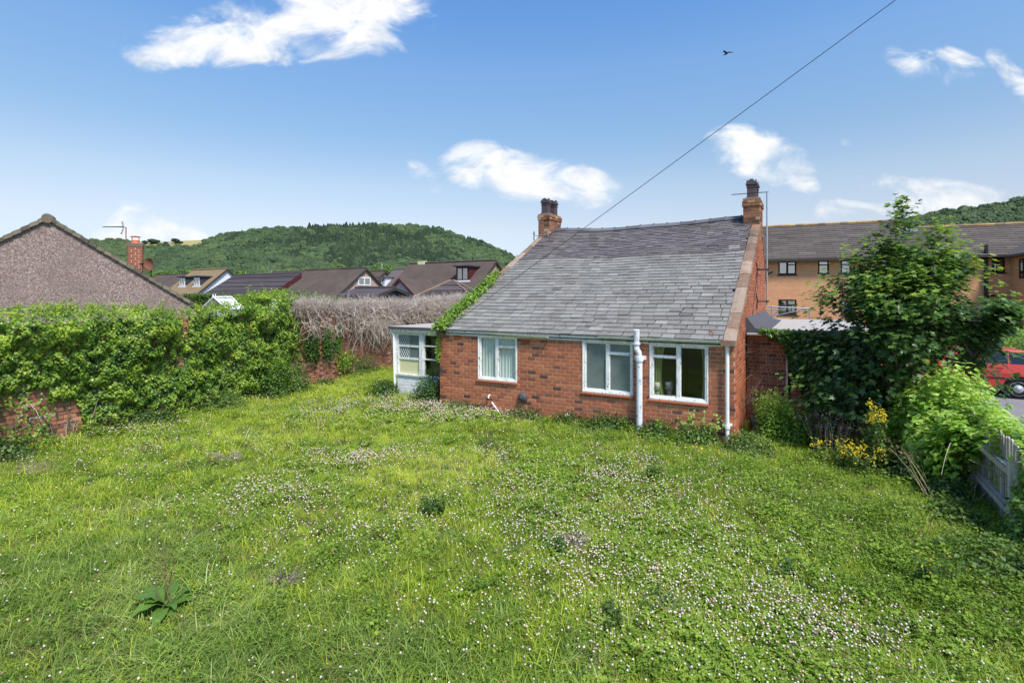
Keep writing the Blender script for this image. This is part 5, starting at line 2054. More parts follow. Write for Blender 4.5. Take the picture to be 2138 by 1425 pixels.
# bare woody stems low on the wall
n = 60
s = rng.uniform(-1.5, 7.5, n)
s[:26] = rng.uniform(-1, 2.0, 26)
P0 = wl(s, np.full(n, .05), np.full(n, -.02))
dd = np.stack([rng.normal(0, .15, n), rng.normal(0, .15, n), np.ones(n)], 1) + WXn[None] * rng.normal(0, .35, (n, 1))
sv, sf, st, pts = strands(P0, dd, rng.uniform(.7, 1.6, n), .014, seg=6, curl=.18)
obj('woody_stem', np_mesh('woody_stem', sv, sf, st * .8, MAT['twig']), None, iv, kind='stuff')

# dark ivy on the buttress and the lime strip
def patch(name, label, cat, s0, s1, z0, z1, n, size, mat, bulge=.15, base=.45, group=None, shape=1.0):
    s = rng.normal((s0 + s1) / 2, (s1 - s0) / 3.4, n); z = rng.normal((z0 + z1) / 2, (z1 - z0) / 3.6, n)
    z = np.clip(z, .02, None)
    o = rng.uniform(.02, bulge, n) + np.where((s > 8.3) & (s < 9.0), .28, 0)
    nrm = WNn[None] + rng.normal(0, .5, (n, 3)); nrm[:, 2] += .5
    v, f, t = scatter(LEAF_IVY, wl(s, o, z), nrm, rng.uniform(*size, n), base + rng.normal(0, .2, n), np.array([[0, 0, -1.]]))
    pr = dict(label=label, category=cat)
    if group: pr['group'] = group
    return obj(name, np_mesh(name, v, f, np.clip(t, 0, 1), mat), None, **pr)


patch('ivy', 'dark ivy patch climbing the brick buttress of the garden wall', 'ivy', 7.75, 8.75, .85, 1.85, 1500, (.05, .08), MAT['ivy_dark'], .28, .45)
patch('ivy', 'narrow lime green ivy strip up the bare garden wall', 'ivy', 9.25, 9.60, 1.0, 2.15, 700, (.05, .075), MAT['limeleaf'], .12, .35)
patch('ivy', 'mottled yellow green ivy at the foot of the lime strip', 'ivy', 9.3, 10.2, .35, 1.0, 520, (.045, .075), MAT['ivy'], .30, .6)
patch('shrub', 'dry brownish shrub at the foot of the bare brick wall', 'shrub', 10.0, 11.2, .0, .75, 650, (.04, .07), MAT['weed'], .55, .35)
patch('shrub', 'small dark green shrub against the garden wall near the porch', 'shrub', 13.2, 14.3, .0, .75, 700, (.05, .09), MAT['ivy_dark'], .35, .45)

# dead creeper on the far half of the wall
def dead():
    n = 15000
    s = rng.uniform(7.2, 21, n)
    top = np.interp(s, [7.2, 8, 9.4, 12.2, 14, 16, 18.4, 21], [2.66, 2.70, 2.68, 2.72, 2.80, 2.90, 3.0, 3.05]) + (n2(s, s * 0, 1.9, 31) - .5) * .5
    lowz = np.interp(s, [7.2, 9, 10.5, 12, 16, 21], [2.45, 2.42, 2.28, 2.2, 2.0, 1.85]) + (n2(s, s * 0, 2.4, 32) - .5) * .7
    f = rng.random(n)
    z = lowz + (top - lowz) * f
    th = .20 + .28 * (n2(s, z, 1.6, 33)) * np.sin(np.pi * np.clip(f, .1, .9))
    o = rng.uniform(-.35, 1, n) * th + .03
    P = wl(s, o, z)
    d = rng.normal(0, .8, (n, 3)) + WNn[None] * .5 + np.array([0, 0, .35]) * (f[:, None] * 2 - .55)
    up = f > .8
    d[up] = rng.normal(0, .38, (up.sum(), 3)) + np.array([0, 0, 1.0])
    ln = np.where(up, rng.uniform(.12, .42, n), rng.uniform(.2, .5, n))
    v, fc, t, _ = strands(P, d, ln, rng.uniform(.0035, .0075, n), seg=3, curl=.35, tint=np.clip(.38 + .45 * f + rng.normal(0, .24, n), 0, 1))
    o1 = obj('dead_creeper', np_mesh('dead_creeper', v, fc, t, MAT['twig']), None, label='grey brown tangle of dead creeper along the top of the garden wall', category='creeper')
    # long hanging stems
    n = 1100
    s = rng.uniform(7.5, 20, n)
    s[:500] = rng.normal(11.4, .9, 500)
    P = wl(s, rng.uniform(.1, .4, n), rng.uniform(1.9, 2.5, n))
    d = WNn[None] * .25 + WXn[None] * rng.normal(.2, .6, (n, 1)) + np.array([0, 0, -1.0]) + rng.normal(0, .2, (n, 3))
    v, fc, t, _ = strands(P, d, rng.uniform(.4, 1.25, n) * np.where(np.abs(s - 11.4) < 1.2, 1.25, .65), rng.uniform(.006, .013, n), seg=7, curl=.28, droop=.25, tint=rng.uniform(.35, 1, n))
    obj('hanging_stem', np_mesh('hanging_stem', v, fc, t, MAT['twig']), None, o1)
    n = 420
    s = rng.uniform(7.4, 20, n)
    P = wl(s, rng.uniform(.15, .5, n), rng.uniform(1.95, 2.7, n))
    d = WNn[None] * .5 + WXn[None] * rng.normal(0, .9, (n, 1)) + rng.normal(0, .5, (n, 3))
    v, fc, t, _ = strands(P, d, rng.uniform(.5, 1.1, n), rng.uniform(.009, .016, n), seg=9, curl=.42, droop=.5, tint=rng.uniform(.5, 1, n))
    obj('curling_stem', np_mesh('curling_stem', v, fc, t, MAT['twig']), None, o1)
    # green regrowth behind the dead part
    n = 4200
    s = np.concatenate([rng.uniform(7.2, 10.8, 3000), rng.uniform(10.8, 15, 1200)])
    P = wl(s, rng.uniform(-.8, -.15, n), 2.45 + rng.random(n) ** 1.5 * np.interp(s, [7, 8, 10, 11, 15], [.85, .75, .5, .35, .25]))
    v, fc, t = scatter(LEAF_SIMPLE, P, rng.normal(0, .6, (n, 3)) + np.array([.3, -.3, 1]), rng.uniform(.04, .08, n), rng.uniform(.35, .95, n))
    obj('hedge', np_mesh('hedge', v, fc, t, MAT['hedgeleaf']), None, label='fresh green hedge growth rising behind the dead creeper', category='hedge')


dead()


def leaf_ball(name, c, rad, n, size, mat, base=.5, tm=LEAF_SIMPLE, parent=None, up=.6, noise=.5, flat=False, lab=None, cat=None, group=None, sp=.16, seed=None):
    """leaves spread through a lumpy volume"""
    sd_ = int(abs(c[0] * 31 + c[1] * 17)) if seed is None else seed
    d = rng.normal(0, 1, (n, 3)); d /= np.linalg.norm(d, axis=1, keepdims=True)
    lump = fbm(d * 2.3 + 5, sd_, 3)
    r = (1 - rng.random(n) ** 1.6 * .65) * (1 + (lump - .5) * 2 * noise)
    P = d * r[:, None] * np.array(rad)[None]
    if flat:
        P[:, 2] = np.abs(P[:, 2])
    tint = base + (lump - .5) * .9 + d[:, 2] * .15 + rng.normal(0, sp, n)
    nrm = d + np.array([0, 0, up]) + rng.normal(0, .45, (n, 3))
    v, f, t = scatter(tm, P + (np.array(c)[None] if parent is None else 0), nrm, rng.uniform(*size, n), tint)
    pr = {}
    if lab: pr['label'] = lab
    if cat: pr['category'] = cat
    if group: pr['group'] = group
    return obj(name, np_mesh(name, v, f, np.clip(t, 0, 1), mat), None, parent, **pr)


def gp(px, py, z=0.0):
    Y = (2.99 - z) * 1092.5 / (py - 618.5)
    return (px - 1069) / 1092.5 * Y, Y


def bush(name, lab, cat, x, y, rad, n, size, mat, base=.5, stems=10, group=None, tm=LEAF_SIMPLE, noise=.5, z=0.0, parts=None):
    t = thing(name, lab, cat, (x, y, z), 0, group)
    leaf_ball('foliage', (x, y, z), rad, n, size, mat, base, tm, t, noise=noise, flat=True)
    a = rng.uniform(0, 6.28, stems)
    d = np.stack([np.cos(a) * .6 * rad[0] / rad[2], np.sin(a) * .6 * rad[1] / rad[2], np.ones(stems)], 1)
    v, f, tt, _ = strands(np.zeros((stems, 3)) + np.stack([np.cos(a), np.sin(a), a * 0], 1) * .05, d, rad[2] * .9, .008, seg=4, curl=.12)
    obj('stem', np_mesh('stem', v, f, tt, MAT['stem']), None, t)
    return t


# shrubs at the foot of the ivy
for k, (s, o, rad, n, mt, b_, lab) in enumerate([
    (6.2, .45, (.55, .6, 1.15), 2600, 'ivy', .25, 'tall leafy mound at the foot of the ivy wall before the bare bricks'),
    (6.95, .55, (.45, .55, .85), 2000, 'weed', .55, 'olive green bramble mound below the end of the green ivy'),
    (8.2, .55, (.4, .4, .28), 700, 'weed', .35, 'brownish low weeds at the foot of the brick buttress'),
    (4.4, .35, (.7, .4, .45), 1300, 'weed', .45, 'low weeds along the ivy wall left of the leafy mound'),
    (2.6, .30, (.8, .35, .35), 1200, 'weed', .35, 'low grassy weeds at the middle foot of the ivy wall'),
    (-.2, .35, (.7, .4, .4), 1200, 'weed', .25, 'dull weeds at the near foot of the garden wall')]):
    p = WL(s, o, 0)
    bush('weeds' if 'weeds' in lab else 'shrub', lab, 'weeds' if 'weeds' in lab else 'shrub', p.x, p.y, rad, n, (.04, .075), MAT[mt], b_)

# trimmed hedges beyond
for x0, x1, Y, top, lab in ((391, 447, 31, 616, 'long trimmed green hedge behind the white conservatory'), (452, 560, 32, 617, 'trimmed green hedge right of the white conservatory')):
    a = pxw(x0, top, Y); b = pxw(x1, top, Y)
    n = 5000
    P = np.stack([rng.uniform(a.x, b.x, n), rng.uniform(Y - .5, Y + .5, n), rng.uniform(1.4, a.z, n)], 1)
    P[: n // 2, 1] = Y - .5 + rng.normal(0, .03, n // 2); P[n // 2:, 2] = a.z + rng.normal(0, .03, n - n // 2)
    v, f, t = scatter(LEAF_SIMPLE, P, rng.normal(0, .5, (n, 3)) + np.array([0, -.5, .8]), .09, rng.uniform(.2, .8, n))
    h = obj('hedge', np_mesh('hedge', v, f, t, MAT['ivy_dark']), None, label=lab, category='hedge', group='trimmed hedges behind the wall')
    obj('hedge_core', MB().box(a.x, b.x, Y - .46, Y + .46, 0, a.z - .05), MAT['soil'], h)
# far low trees at the foot of the hill
for k, (px, py, w, lab) in enumerate([(330, 572, 9, 'low tree clump behind the roofs right of the satellite dish'), (360, 571, 9, 'dark tree clump over the far left brown roof'), (390, 570, 7, 'tree clump behind the tan roof ridge'),
                                      (505, 571, 8, 'round green tree right of the white gable peak'), (575, 574, 6, 'small tree over the slatted roof'), (800, 560, 9, 'tree between the pinkish gable and the brown roof'), (705, 560, 8, 'tree clump behind the brown bungalow ridge')]):
    p = pxw(px, py, 130)
    t = thing('village_tree', lab, 'tree', (p.x, p.y, 0), 0, 'trees among the far houses')
    obj('trunk', MB().tube([(0, 0, 0), (0, 0, p.z)], .25, 6), MAT['bark'], t)
    leaf_ball('crown', (0, 0, 0), (w * .33, w * .33, 1.9), 700, (.35, .7), MAT['ivy_dark'], .55, parent=t, noise=.4).location = (0, 0, p.z - .8)
# hedge beside the car park
n = 9000
a = pxw(2075, 690, 21); b = pxw(2400, 690, 20)
P = np.stack([rng.uniform(a.x - 2.5, b.x, n), 20.5 + rng.normal(0, .7, n), np.abs(rng.normal(0, .7, n)) * -1 + 1.75], 1)
v, f, t = scatter(LEAF_SIMPLE, P, rng.normal(0, .5, (n, 3)) + np.array([0, -.6, .8]), rng.uniform(.07, .12, n), rng.uniform(.3, .9, n))
obj('hedge', np_mesh('hedge', v, f, t, MAT['ivy']), None, label='bright leafy hedge behind the red car below the flats', category='hedge')

# ------------------------------------------------------------------ ivy on the left coping and creepers on the cottage
n = 2600
y = rng.uniform(-.25, 2.9, n)
w_ = np.interp(y, [-.3, .3, 2.2, 2.9], [.20, .22, .20, .08])
x = .08 + rng.normal(-.05, 1, n) * w_ * .6
z = 2.19 + .5 * y + np.abs(rng.normal(0, .09, n)) + .04 - np.clip(-x, 0, 1) * .8
P = np.stack([LC.x + EX.x * x + EY.x * y, LC.y + EX.y * x + EY.y * y, z], 1)
nrm = rng.normal(0, .5, (n, 3)) + np.array([.2, -.6, .9])
A_i = scatter(LEAF_IVY, P, nrm, rng.uniform(.05, .085, n), np.clip(.5 + rng.normal(0, .22, n), 0, 1), np.array([[0, 0, -1.]]))
n2_ = 260
z = rng.uniform(1.2, 2.2, n2_); x = -.03 + rng.normal(0, .035, n2_)
P = np.stack([LC.x + EX.x * x - EY.x * .05, LC.y + EX.y * x - EY.y * .05, z], 1)
A_j = scatter(LEAF_IVY, P, rng.normal(0, .4, (n2_, 3)) + np.array([0, -1, .3]), .05, rng.uniform(.4, .8, n2_))
v, f, t = join([A_i, A_j])
obj('ivy', np_mesh('ivy', v, f, t, MAT['ivy']), None, label='glossy green ivy trailing up the left roof coping of the cottage', category='ivy')
# creeper stems on the extension and ivy hanging over its roof edge
n = 6500
x = rng.uniform(.35, 2.8, n) ** 1.0
up_ = np.interp(x, [.35, .8, 1.0, 1.3, 2.8], [.06, .26, 1.0, 1.7, 2.1])
z = 2.24 - rng.random(n) ** 1.3 * up_
P = np.stack([CL(COT_L, 1.96).x + EX.x * x, CL(COT_L, 1.96).y + EX.y * x, z], 1) - np.array(EY[:])[None] * rng.uniform(.1, .35, n)[:, None]
v, f, t = scatter(LEAF_IVY, P, rng.normal(0, .5, (n, 3)) + np.array([-.1, -.8, .7]), rng.uniform(.06, .10, n), np.clip(.42 + rng.normal(0, .2, n) + (z > 2.1) * .25, 0, 1), np.array([[0, 0, -1.]]))
obj('ivy', np_mesh('ivy', v, f, t, MAT['ivy_dark']), None, label='dark ivy hanging over the roof edge of the brick extension', category='ivy')
n = 90
x = rng.uniform(.1, .75, n)
P = np.stack([CL(COT_L, 1.92).x + EX.x * x, CL(COT_L, 1.92).y + EX.y * x, rng.uniform(.9, 2.0, n)], 1)
d = np.stack([rng.normal(0, .5, n), rng.normal(0, .05, n), -np.ones(n)], 1)
v, f, t, _ = strands(P, d, rng.uniform(.3, .9, n), .004, seg=5, curl=.22)
dv = obj('dead_vine', np_mesh('dead_vine', v, f, t, MAT['twig']), None, label='dead brown vine stems clinging to the extension brickwork', category='vine')
n = 240
P = np.stack([rng.normal(.22, .05, n), np.zeros(n), rng.uniform(1.0, 2.0, n)], 1)
P = np.stack([CL(COT_L, 1.88).x + EX.x * P[:, 0], CL(COT_L, 1.88).y + EX.y * P[:, 0], P[:, 2]], 1)
leaves_obj('dry_leaves', [scatter(LEAF_SIMPLE, P, rng.normal(0, 1, P.shape), .03, rng.random(n))], MAT['deadleaf'], dv)

# ------------------------------------------------------------------ plants at the foot of the cottage
def cplant(name, lab, cat, lx, ly, rad, n, size, mat, base=.5, **k):
    p = CL(lx, ly)
    return bush(name, lab, cat, p.x, p.y, rad, n, size, MAT[mat], base, **k)


cplant('bramble', 'dark bramble bush growing against the porch and cottage corner', 'bramble', -.45, .25, (.62, .42, .78), 3000, (.04, .07), 'ivy_dark', .45)
cplant('bramble', 'small bramble bush at the outer corner of the porch', 'bramble', -2.35, .30, (.50, .45, .50), 1700, (.04, .07), 'ivy_dark', .42)
cplant('weeds', 'low weeds between bramble and flue along the cottage wall', 'weeds', .9, -.28, (.75, .28, .26), 1200, (.03, .055), 'weed', .35)
cplant('weeds', 'weeds under the round flue cover', 'weeds', 2.75, -.22, (.65, .25, .28), 1000, (.03, .055), 'weed', .4)
cplant('bramble', 'low bramble leaves below the white wall cowl', 'bramble', 3.9, -.25, (.6, .26, .30), 1200, (.035, .06), 'ivy_dark', .4)
cplant('bramble', 'dense dark bramble left of the big soil pipe', 'bramble', 4.9, -.30, (.65, .30, .40), 1900, (.035, .065), 'ivy_dark', .42)
cplant('bramble', 'dark bramble between the soil pipe and right window', 'bramble', 5.95, -.30, (.45, .28, .36), 1300, (.035, .065), 'ivy_dark', .42)
cplant('bramble', 'spreading bramble below the right window', 'bramble', 6.75, -.35, (.60, .30, .34), 1500, (.035, .065), 'ivy_dark', .5)
cplant('bramble', 'bramble around the foot of the right downpipe', 'bramble', 7.75, -.25, (.50, .55, .30), 1600, (.035, .065), 'weed', .65)
# climbing shoots on the wall under the right window
n = 26
P = np.stack([CL(0, -.04).x + EX.x * rng.uniform(6.3, 7.2, n), np.zeros(n), np.full(n, .15)], 1)
xl = rng.uniform(6.2, 7.25, n)
P = np.stack([CL(0, -.05).x + EX.x * xl, CL(0, -.05).y + EX.y * xl, np.full(n, .12)], 1)
v, f, t, pts = strands(P, np.stack([rng.normal(0, .3, n), rng.normal(0, .03, n), np.ones(n)], 1), rng.uniform(.2, .6, n), .003, seg=5, curl=.2)
cs = obj('climber', np_mesh('climber', v, f, t, MAT['stem']), None, label='few thin climbing shoots with bright leaves below the right window', category='climber')
pp = np.repeat(pts[:, 2:].reshape(-1, 3), 2, 0); pp = pp + rng.normal(0, .03, pp.shape)
leaves_obj('climber_leaves', [scatter(LEAF_IVY, pp, rng.normal(0, .4, pp.shape) + np.array([0, -1, .4]), rng.uniform(.04, .07, len(pp)), rng.uniform(.4, .9, len(pp)))], MAT['brightweed'], cs)

# tall bright weed and dead lavender stalks by the extension
def spikes(name, lab, cat, x, y, n, hgt, spread, leafn, lsize, mat, stemmat='stem', lean=.15, flower=None, tm=LEAF_SIMPLE, fl_n=5, fl_from=.7, base=(.2, .9), group=None, fsize=(.03, .05), taper=.5, z=0.0, lspread=.05):
    t = thing(name, lab, cat, (x, y, z), 0, group)
    a = rng.uniform(0, 6.28, n); r = np.sqrt(rng.random(n)) * spread
    P = np.stack([np.cos(a) * r, np.sin(a) * r, np.zeros(n)], 1)
    d = np.stack([np.cos(a) * lean, np.sin(a) * lean, np.ones(n)], 1) + rng.normal(0, .05, (n, 3))
    h = hgt * rng.uniform(.6, 1, n)
    v, f, tt, pts = strands(P, d, h, .006, seg=6, curl=.07)
    obj('stem', np_mesh('stem', v, f, tt, MAT[stemmat]), None, t)
    if leafn:
        u = rng.random((n, leafn))
        k = np.minimum((u * 6).astype(int), 5); fr = u * 6 - k
        ii = np.arange(n)[:, None]
        q = pts[ii, k] * (1 - fr[..., None]) + pts[ii, k + 1] * fr[..., None]
        q = q.reshape(-1, 3)
        w = (1.15 - u.reshape(-1) * taper)
        aa = rng.uniform(0, 6.28, len(q))
        out = np.stack([np.cos(aa), np.sin(aa), rng.normal(.1, .3, len(q))], 1)
        q = q + out * (lspread * w)[:, None] * rng.random((len(q), 1))
        v, f, tt = scatter(tm, q, np.array([[0, 0, 1.]]) + rng.normal(0, .5, q.shape), rng.uniform(*lsize, len(q)) * w, rng.uniform(*base, len(q)), out)
        obj('leaves', np_mesh('leaves', v, f, tt, MAT[mat]), None, t)
    if flower:
        u = rng.uniform(fl_from, 1.0, (n, fl_n))
        k = np.minimum((u * 6).astype(int), 5); fr = np.clip(u * 6 - k, 0, 1)
        ii = np.arange(n)[:, None]
        q = (pts[ii, k] * (1 - fr[..., None]) + pts[ii, k + 1] * fr[..., None]).reshape(-1, 3) + rng.normal(0, 1, (n * fl_n, 3)) * np.array([spread * .25 + .015, spread * .25 + .015, .015])
        cl_ = np.repeat(q, 3, 0); cl_ += rng.normal(0, .008, cl_.shape)
        v, f, tt = scatter(LEAF_SIMPLE, cl_, np.array([[0, -.3, 1.]]) + rng.normal(0, .35, cl_.shape), rng.uniform(*fsize, len(cl_)), rng.random(len(cl_)))
        obj('flowers', np_mesh('flowers', v, f, tt, MAT[flower]), None, t, kind='stuff')
    return t


spikes('weed', 'tall bright green leafy weed against the dark extension wall', 'weed', 5.42, 10.85, 30, 1.18, .22, 190, (.05, .09), 'brightweed', taper=.8, lspread=.09)
spikes('weed', 'second bright green weed beside the taller one near the lavender', 'weed', 5.80, 10.7, 26, .95, .20, 170, (.05, .09), 'brightweed', taper=.8, lspread=.09)
spikes('lavender', 'leggy lavender with dry stalks and purple heads under the sycamore', 'lavender', 6.15, 10.2, 46, .95, .28, 14, (.03, .05), 'weed', 'twig', lean=.35, flower='purple', fl_n=7, fl_from=.86, fsize=(.012, .022))
spikes('lavender', 'small lavender clump with purple heads below the bright weed', 'lavender', 5.9, 10.75, 26, .55, .22, 14, (.03, .05), 'weed', 'stem', lean=.3, flower='purple', fl_n=6, fl_from=.8, fsize=(.012, .022))
t = thing('dead_branches', 'heap of dead brown branches lying under the sycamore', 'branches', (7.05, 10.4, 0), 0)
n = 160
v, f, tt, _ = strands(rng.normal(0, 1, (n, 3)) * np.array([.5, .3, .12]) + np.array([0, 0, .25]), rng.normal(0, 1, (n, 3)) * np.array([1, .6, .6]), rng.uniform(.3, .9, n), .007, seg=4, curl=.2)
obj('twigs', np_mesh('twigs', v, f, tt * .6, MAT['twig']), None, t)
# ragwort
spikes('ragwort', 'tall ragwort column topped with yellow flowers in front of the sycamore', 'ragwort', 6.19, 9.0, 9, 1.38, .05, 110, (.05, .10), 'weed', lean=.02, flower='petal', fl_n=16, fl_from=.93, fsize=(.022, .036), taper=.55, lspread=.12, base=(.25, .75))
RW = [((1795, 985), .62, 15, 'large ragwort mass with many yellow flowers before the tall one'), ((1745, 965), .45, 8, 'ragwort bunch at the left end of the yellow flowers'),
      ((1838, 978), .60, 8, 'ragwort bunch at the right end of the yellow flowers'), ((1722, 935), .45, 4, 'lone small ragwort left of the yellow bunches'), ((1785, 930), .50, 5, 'ragwort stems behind the large yellow mass')]
for (px, py), h_, n_, lab in RW:
    x, y = gp(px, py)
    spikes('ragwort', lab, 'ragwort', x, y, n_, h_, .26, 40, (.04, .08), 'weed', lean=.25, flower='petal', fl_n=9, fl_from=.62, fsize=(.022, .036), lspread=.08, group='ragwort with yellow flowers', base=(.2, .7))
# hawkbit by the cottage wall
hk = [((1020, 850), 10, 'yellow hawkbit flowers at the cottage wall below the left window'), ((1035, 880), 9, 'second yellow hawkbit patch just below the waste pipe'),
      ((410, 975), 9, 'yellow flowered patch on the left lawn beyond the dock'), ((600, 855), 7, 'yellow flowers on the lawn before the bramble mound'),
      ((1480, 965), 6, 'scattered yellow flowers left of the right downpipe'), ((130, 945), 4, 'yellow flowers near the brick patch of the garden wall')]
for (px, py), n_, lab in hk:
    x, y = gp(px, py)
    spikes('hawkbit', lab, 'flowers', x, y, n_, .30, .38, 2, (.03, .05), 'weed', lean=.1, flower='petal', fl_n=1, fl_from=.97, fsize=(.028, .038), group='yellow hawkbit patches')

# dark slab and stool by the extension corner
obj('slate_slab', MB().obox((0, 0, 0), (.22, -.05, 0), (.02, .12, .0), (0, .06, .32)), MAT['lead'], None, loc=(5.30, 11.55, 0), label='dark grey slab leaning on the extension wall by the corner', category='slab')
t = thing('crate', 'small black crate in the corner beside the cottage gable', 'crate', CL(7.72, 1.45, 0), -TH)
c_ = MB()
for z in (0, .12, .24):
    c_.box(0, .26, 0, .02, z, z + .06); c_.box(0, .26, .2, .22, z, z + .06); c_.box(0, .02, .02, .2, z, z + .06); c_.box(.24, .26, .02, .2, z, z + .06)
for x in (0, .24):
    for y in (0, .2):
        c_.box(x - .003, x + .023, y - .003, y + .023, 0, .32)
obj('body', c_, MAT['black'], t)

# ------------------------------------------------------------------ sycamore
def sycamore():
    bx, by = 7.70, 10.25
    t = thing('sycamore', 'young many stemmed sycamore growing in front of the brick extension', 'tree', (bx, by, 0), 0)
    tr = MB()
    tips = []
    r = random.Random(5)

    def grow(p, d, ln, rad, lvl):
        pts = [p]
        rs = [rad]
        seg = 4
        for i in range(seg):
            d = (d + Vector((r.gauss(0, .12), r.gauss(0, .12), .05 if lvl < 2 else .12))).normalized()
            p = p + d * ln / seg
            pts.append(p); rs.append(rad * (1 - (.88 if lvl == 0 else .6) * (i + 1) / seg))
            if lvl >= 1:
                tips.append((p, lvl))
            if lvl < 3 and (i > 0 or lvl > 0):
                for _ in range(2 if lvl < 2 else 1):
                    a = r.uniform(0, 6.28)
                    side = Vector((math.cos(a), math.sin(a), r.uniform(.1, .7)))
                    lim_ = float(np.interp(p.z, [0, 1, 2, 2.8, 3.5, 4.2, 4.8], [1.2, 1.8, 1.8, 1.5, 1.0, .5, .2]))
                    l2 = min(ln * r.uniform(.38, .58), max(.16, lim_ - math.hypot(p.x, p.y)) * 1.1)
                    if math.hypot(p.x, p.y) < lim_ and p.z < 4.6:
                        grow(p, (d * .75 + side).normalized(), l2, rad * .5, lvl + 1)
        tips.append((p, 3))
        tr.tube(pts, rs, 6 if lvl < 2 else 4, r.random())
    hs = [((.0, .0), 3.6), ((.35, .05), 3.2), ((-.35, -.1), 2.9), ((.75, .1), 2.9), ((-.7, .05), 2.5), ((.15, -.35), 2.6), ((1.05, .0), 2.6), ((-1.0, -.05), 2.2), ((.5, .4), 2.6)]
    for (lx, ly), h_ in hs:
        grow(Vector((lx * .25, ly * .25, 0)), Vector((lx * .42, ly * .4, 1)).normalized(), h_ * 1.12, .045, 0)
    obj('trunk', tr, MAT['bark'], t)
    T = np.array([q[0][:] for q in tips])
    L = np.array([q[1] for q in tips])
    # add a skirt of low foliage
    m = 900
    a = rng.uniform(0, 6.28, m); rr = rng.uniform(.6, 1, m)
    zz = rng.uniform(.35, 2.1, m)
    R0 = np.interp(zz, [.3, 1.0, 1.7, 2.2], [1.3, 1.95, 2.0, 1.75])
    sk = np.stack([np.cos(a) * rr * R0, np.sin(a) * rr * R0 * .55, zz], 1)
    nz_ = fbm(sk * 1.3 + 4, 77, 2)
    sk = sk[nz_ > .42]
    m = 260
    ex = np.stack([rng.normal(-1.45, .38, m), rng.normal(-.15, .25, m), rng.normal(1.0, .28, m)], 1)
    m = 150
    q = rng.uniform(-1, 1, (2600, 3)); q[:, 2] = rng.uniform(1.2, 4.35, 2600)
    hw = np.interp(q[:, 2], [1.2, 1.75, 2.8, 3.5, 4.1, 4.4], [1.8, 1.95, 2.1, 1.55, 1.0, .4])
    q[:, 0] *= hw; q[:, 1] *= hw * .75; q[:, 0] += .05
    rr_ = np.hypot(q[:, 0] / hw, q[:, 1] / hw / .75)
    q = q[(rr_ < 1) & (fbm(q * 1.7 + 3, 91, 2) > .50)]
    q = q[:760]
    tp = np.stack([rng.normal(-.15, .14, m), rng.normal(0, .12, m), rng.uniform(4.0, 4.85, m)], 1)
    tp[:, :2] *= np.clip((5.0 - tp[:, 2:3]), .15, 1)
    tp2 = np.stack([rng.normal(.62, .13, m), rng.normal(0, .12, m), rng.uniform(3.6, 4.4, m)], 1)
    sh = []
    for px, py in ((1765, 505), (1850, 445), (1925, 462), (1967, 498), (2032, 520), (1702, 585), (2098, 600), (1995, 505), (1800, 520), (1890, 480), (1730, 610), (2070, 560)):
        xx_ = (px - 1069) / 1092.5 * by - bx; zz_ = 2.99 + (618.5 - py) / 1092.5 * by
        q_ = rng.random(16)
        sh.append(np.stack([xx_ * (1 - .35 * q_) + rng.normal(0, .05, 16), rng.normal(0, .05, 16) + rng.uniform(-.3, .1), zz_ - q_ * 1.15 - .05], 1))
    sh = np.concatenate(sh)
    sk = np.concatenate([sk, ex, tp, tp2[:90], q, sh])
    T = np.concatenate([T, sk]); L = np.concatenate([L, np.full(len(sk), 3)])
    # crown outline: narrow at the top
    zc = T[:, 2]
    Rm_ = np.interp(zc, [0, 1, 2, 2.8, 3.5, 4.2, 4.8], [1.4, 2.15, 2.4, 2.4, 2.0, 1.5, .6]) * (1 + (fbm(T * 1.1, 3, 2) - .5) * .9)
    off = np.hypot(T[:, 0] - .02, T[:, 1])
    k = (off < Rm_)
    T, L = T[k], L[k]
    rep = 6
    C_ = np.repeat(T, rep, 0)
    C_ = C_ + rng.normal(0, .085, C_.shape)
    C_ = C_[(C_[:, 2] > .12) & ~((C_[:, 0] > 1.25) & (C_[:, 2] < 1.95 + .15 * np.sin(C_[:, 0] * 9)))]
    n = len(C_)
    lim = 23000
    if n > lim:
        C_ = C_[rng.choice(n, lim, False)]; n = lim
    out = C_ - np.array([0, 0, 1.6])
    out /= np.linalg.norm(out, axis=1, keepdims=True)
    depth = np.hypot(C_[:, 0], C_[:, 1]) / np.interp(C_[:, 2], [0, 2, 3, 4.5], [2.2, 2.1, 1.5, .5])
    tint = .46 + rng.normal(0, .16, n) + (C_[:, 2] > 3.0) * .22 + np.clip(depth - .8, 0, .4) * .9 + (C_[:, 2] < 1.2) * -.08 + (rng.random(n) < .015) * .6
    nrm = np.array([0, 0, 1.0]) + out * .55 + rng.normal(0, .35, C_.shape)
    spin = out * np.array([1, 1, .2]) + np.array([0, 0, -.35])
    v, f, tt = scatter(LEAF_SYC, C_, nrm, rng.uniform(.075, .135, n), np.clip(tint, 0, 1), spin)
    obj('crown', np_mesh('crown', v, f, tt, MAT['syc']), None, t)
    print('sycamore leaves', n)


sycamore()

# ------------------------------------------------------------------ fence with its creeper
fn = thing('picket_fence', 'weathered grey close boarded picket fence at the right edge of the lawn', 'fence', F0, math.atan2(FV.y, FV.x))
MAT['oldwood'] = ramp_mat('weathered_wood', [(0, (.18, .155, .135)), (.5, (.34, .30, .265)), (1, (.56, .52, .47))], .9, 6, .5, .6, 35, .005, .15, stain=(9, (.20, .12, .08), .62, .8))
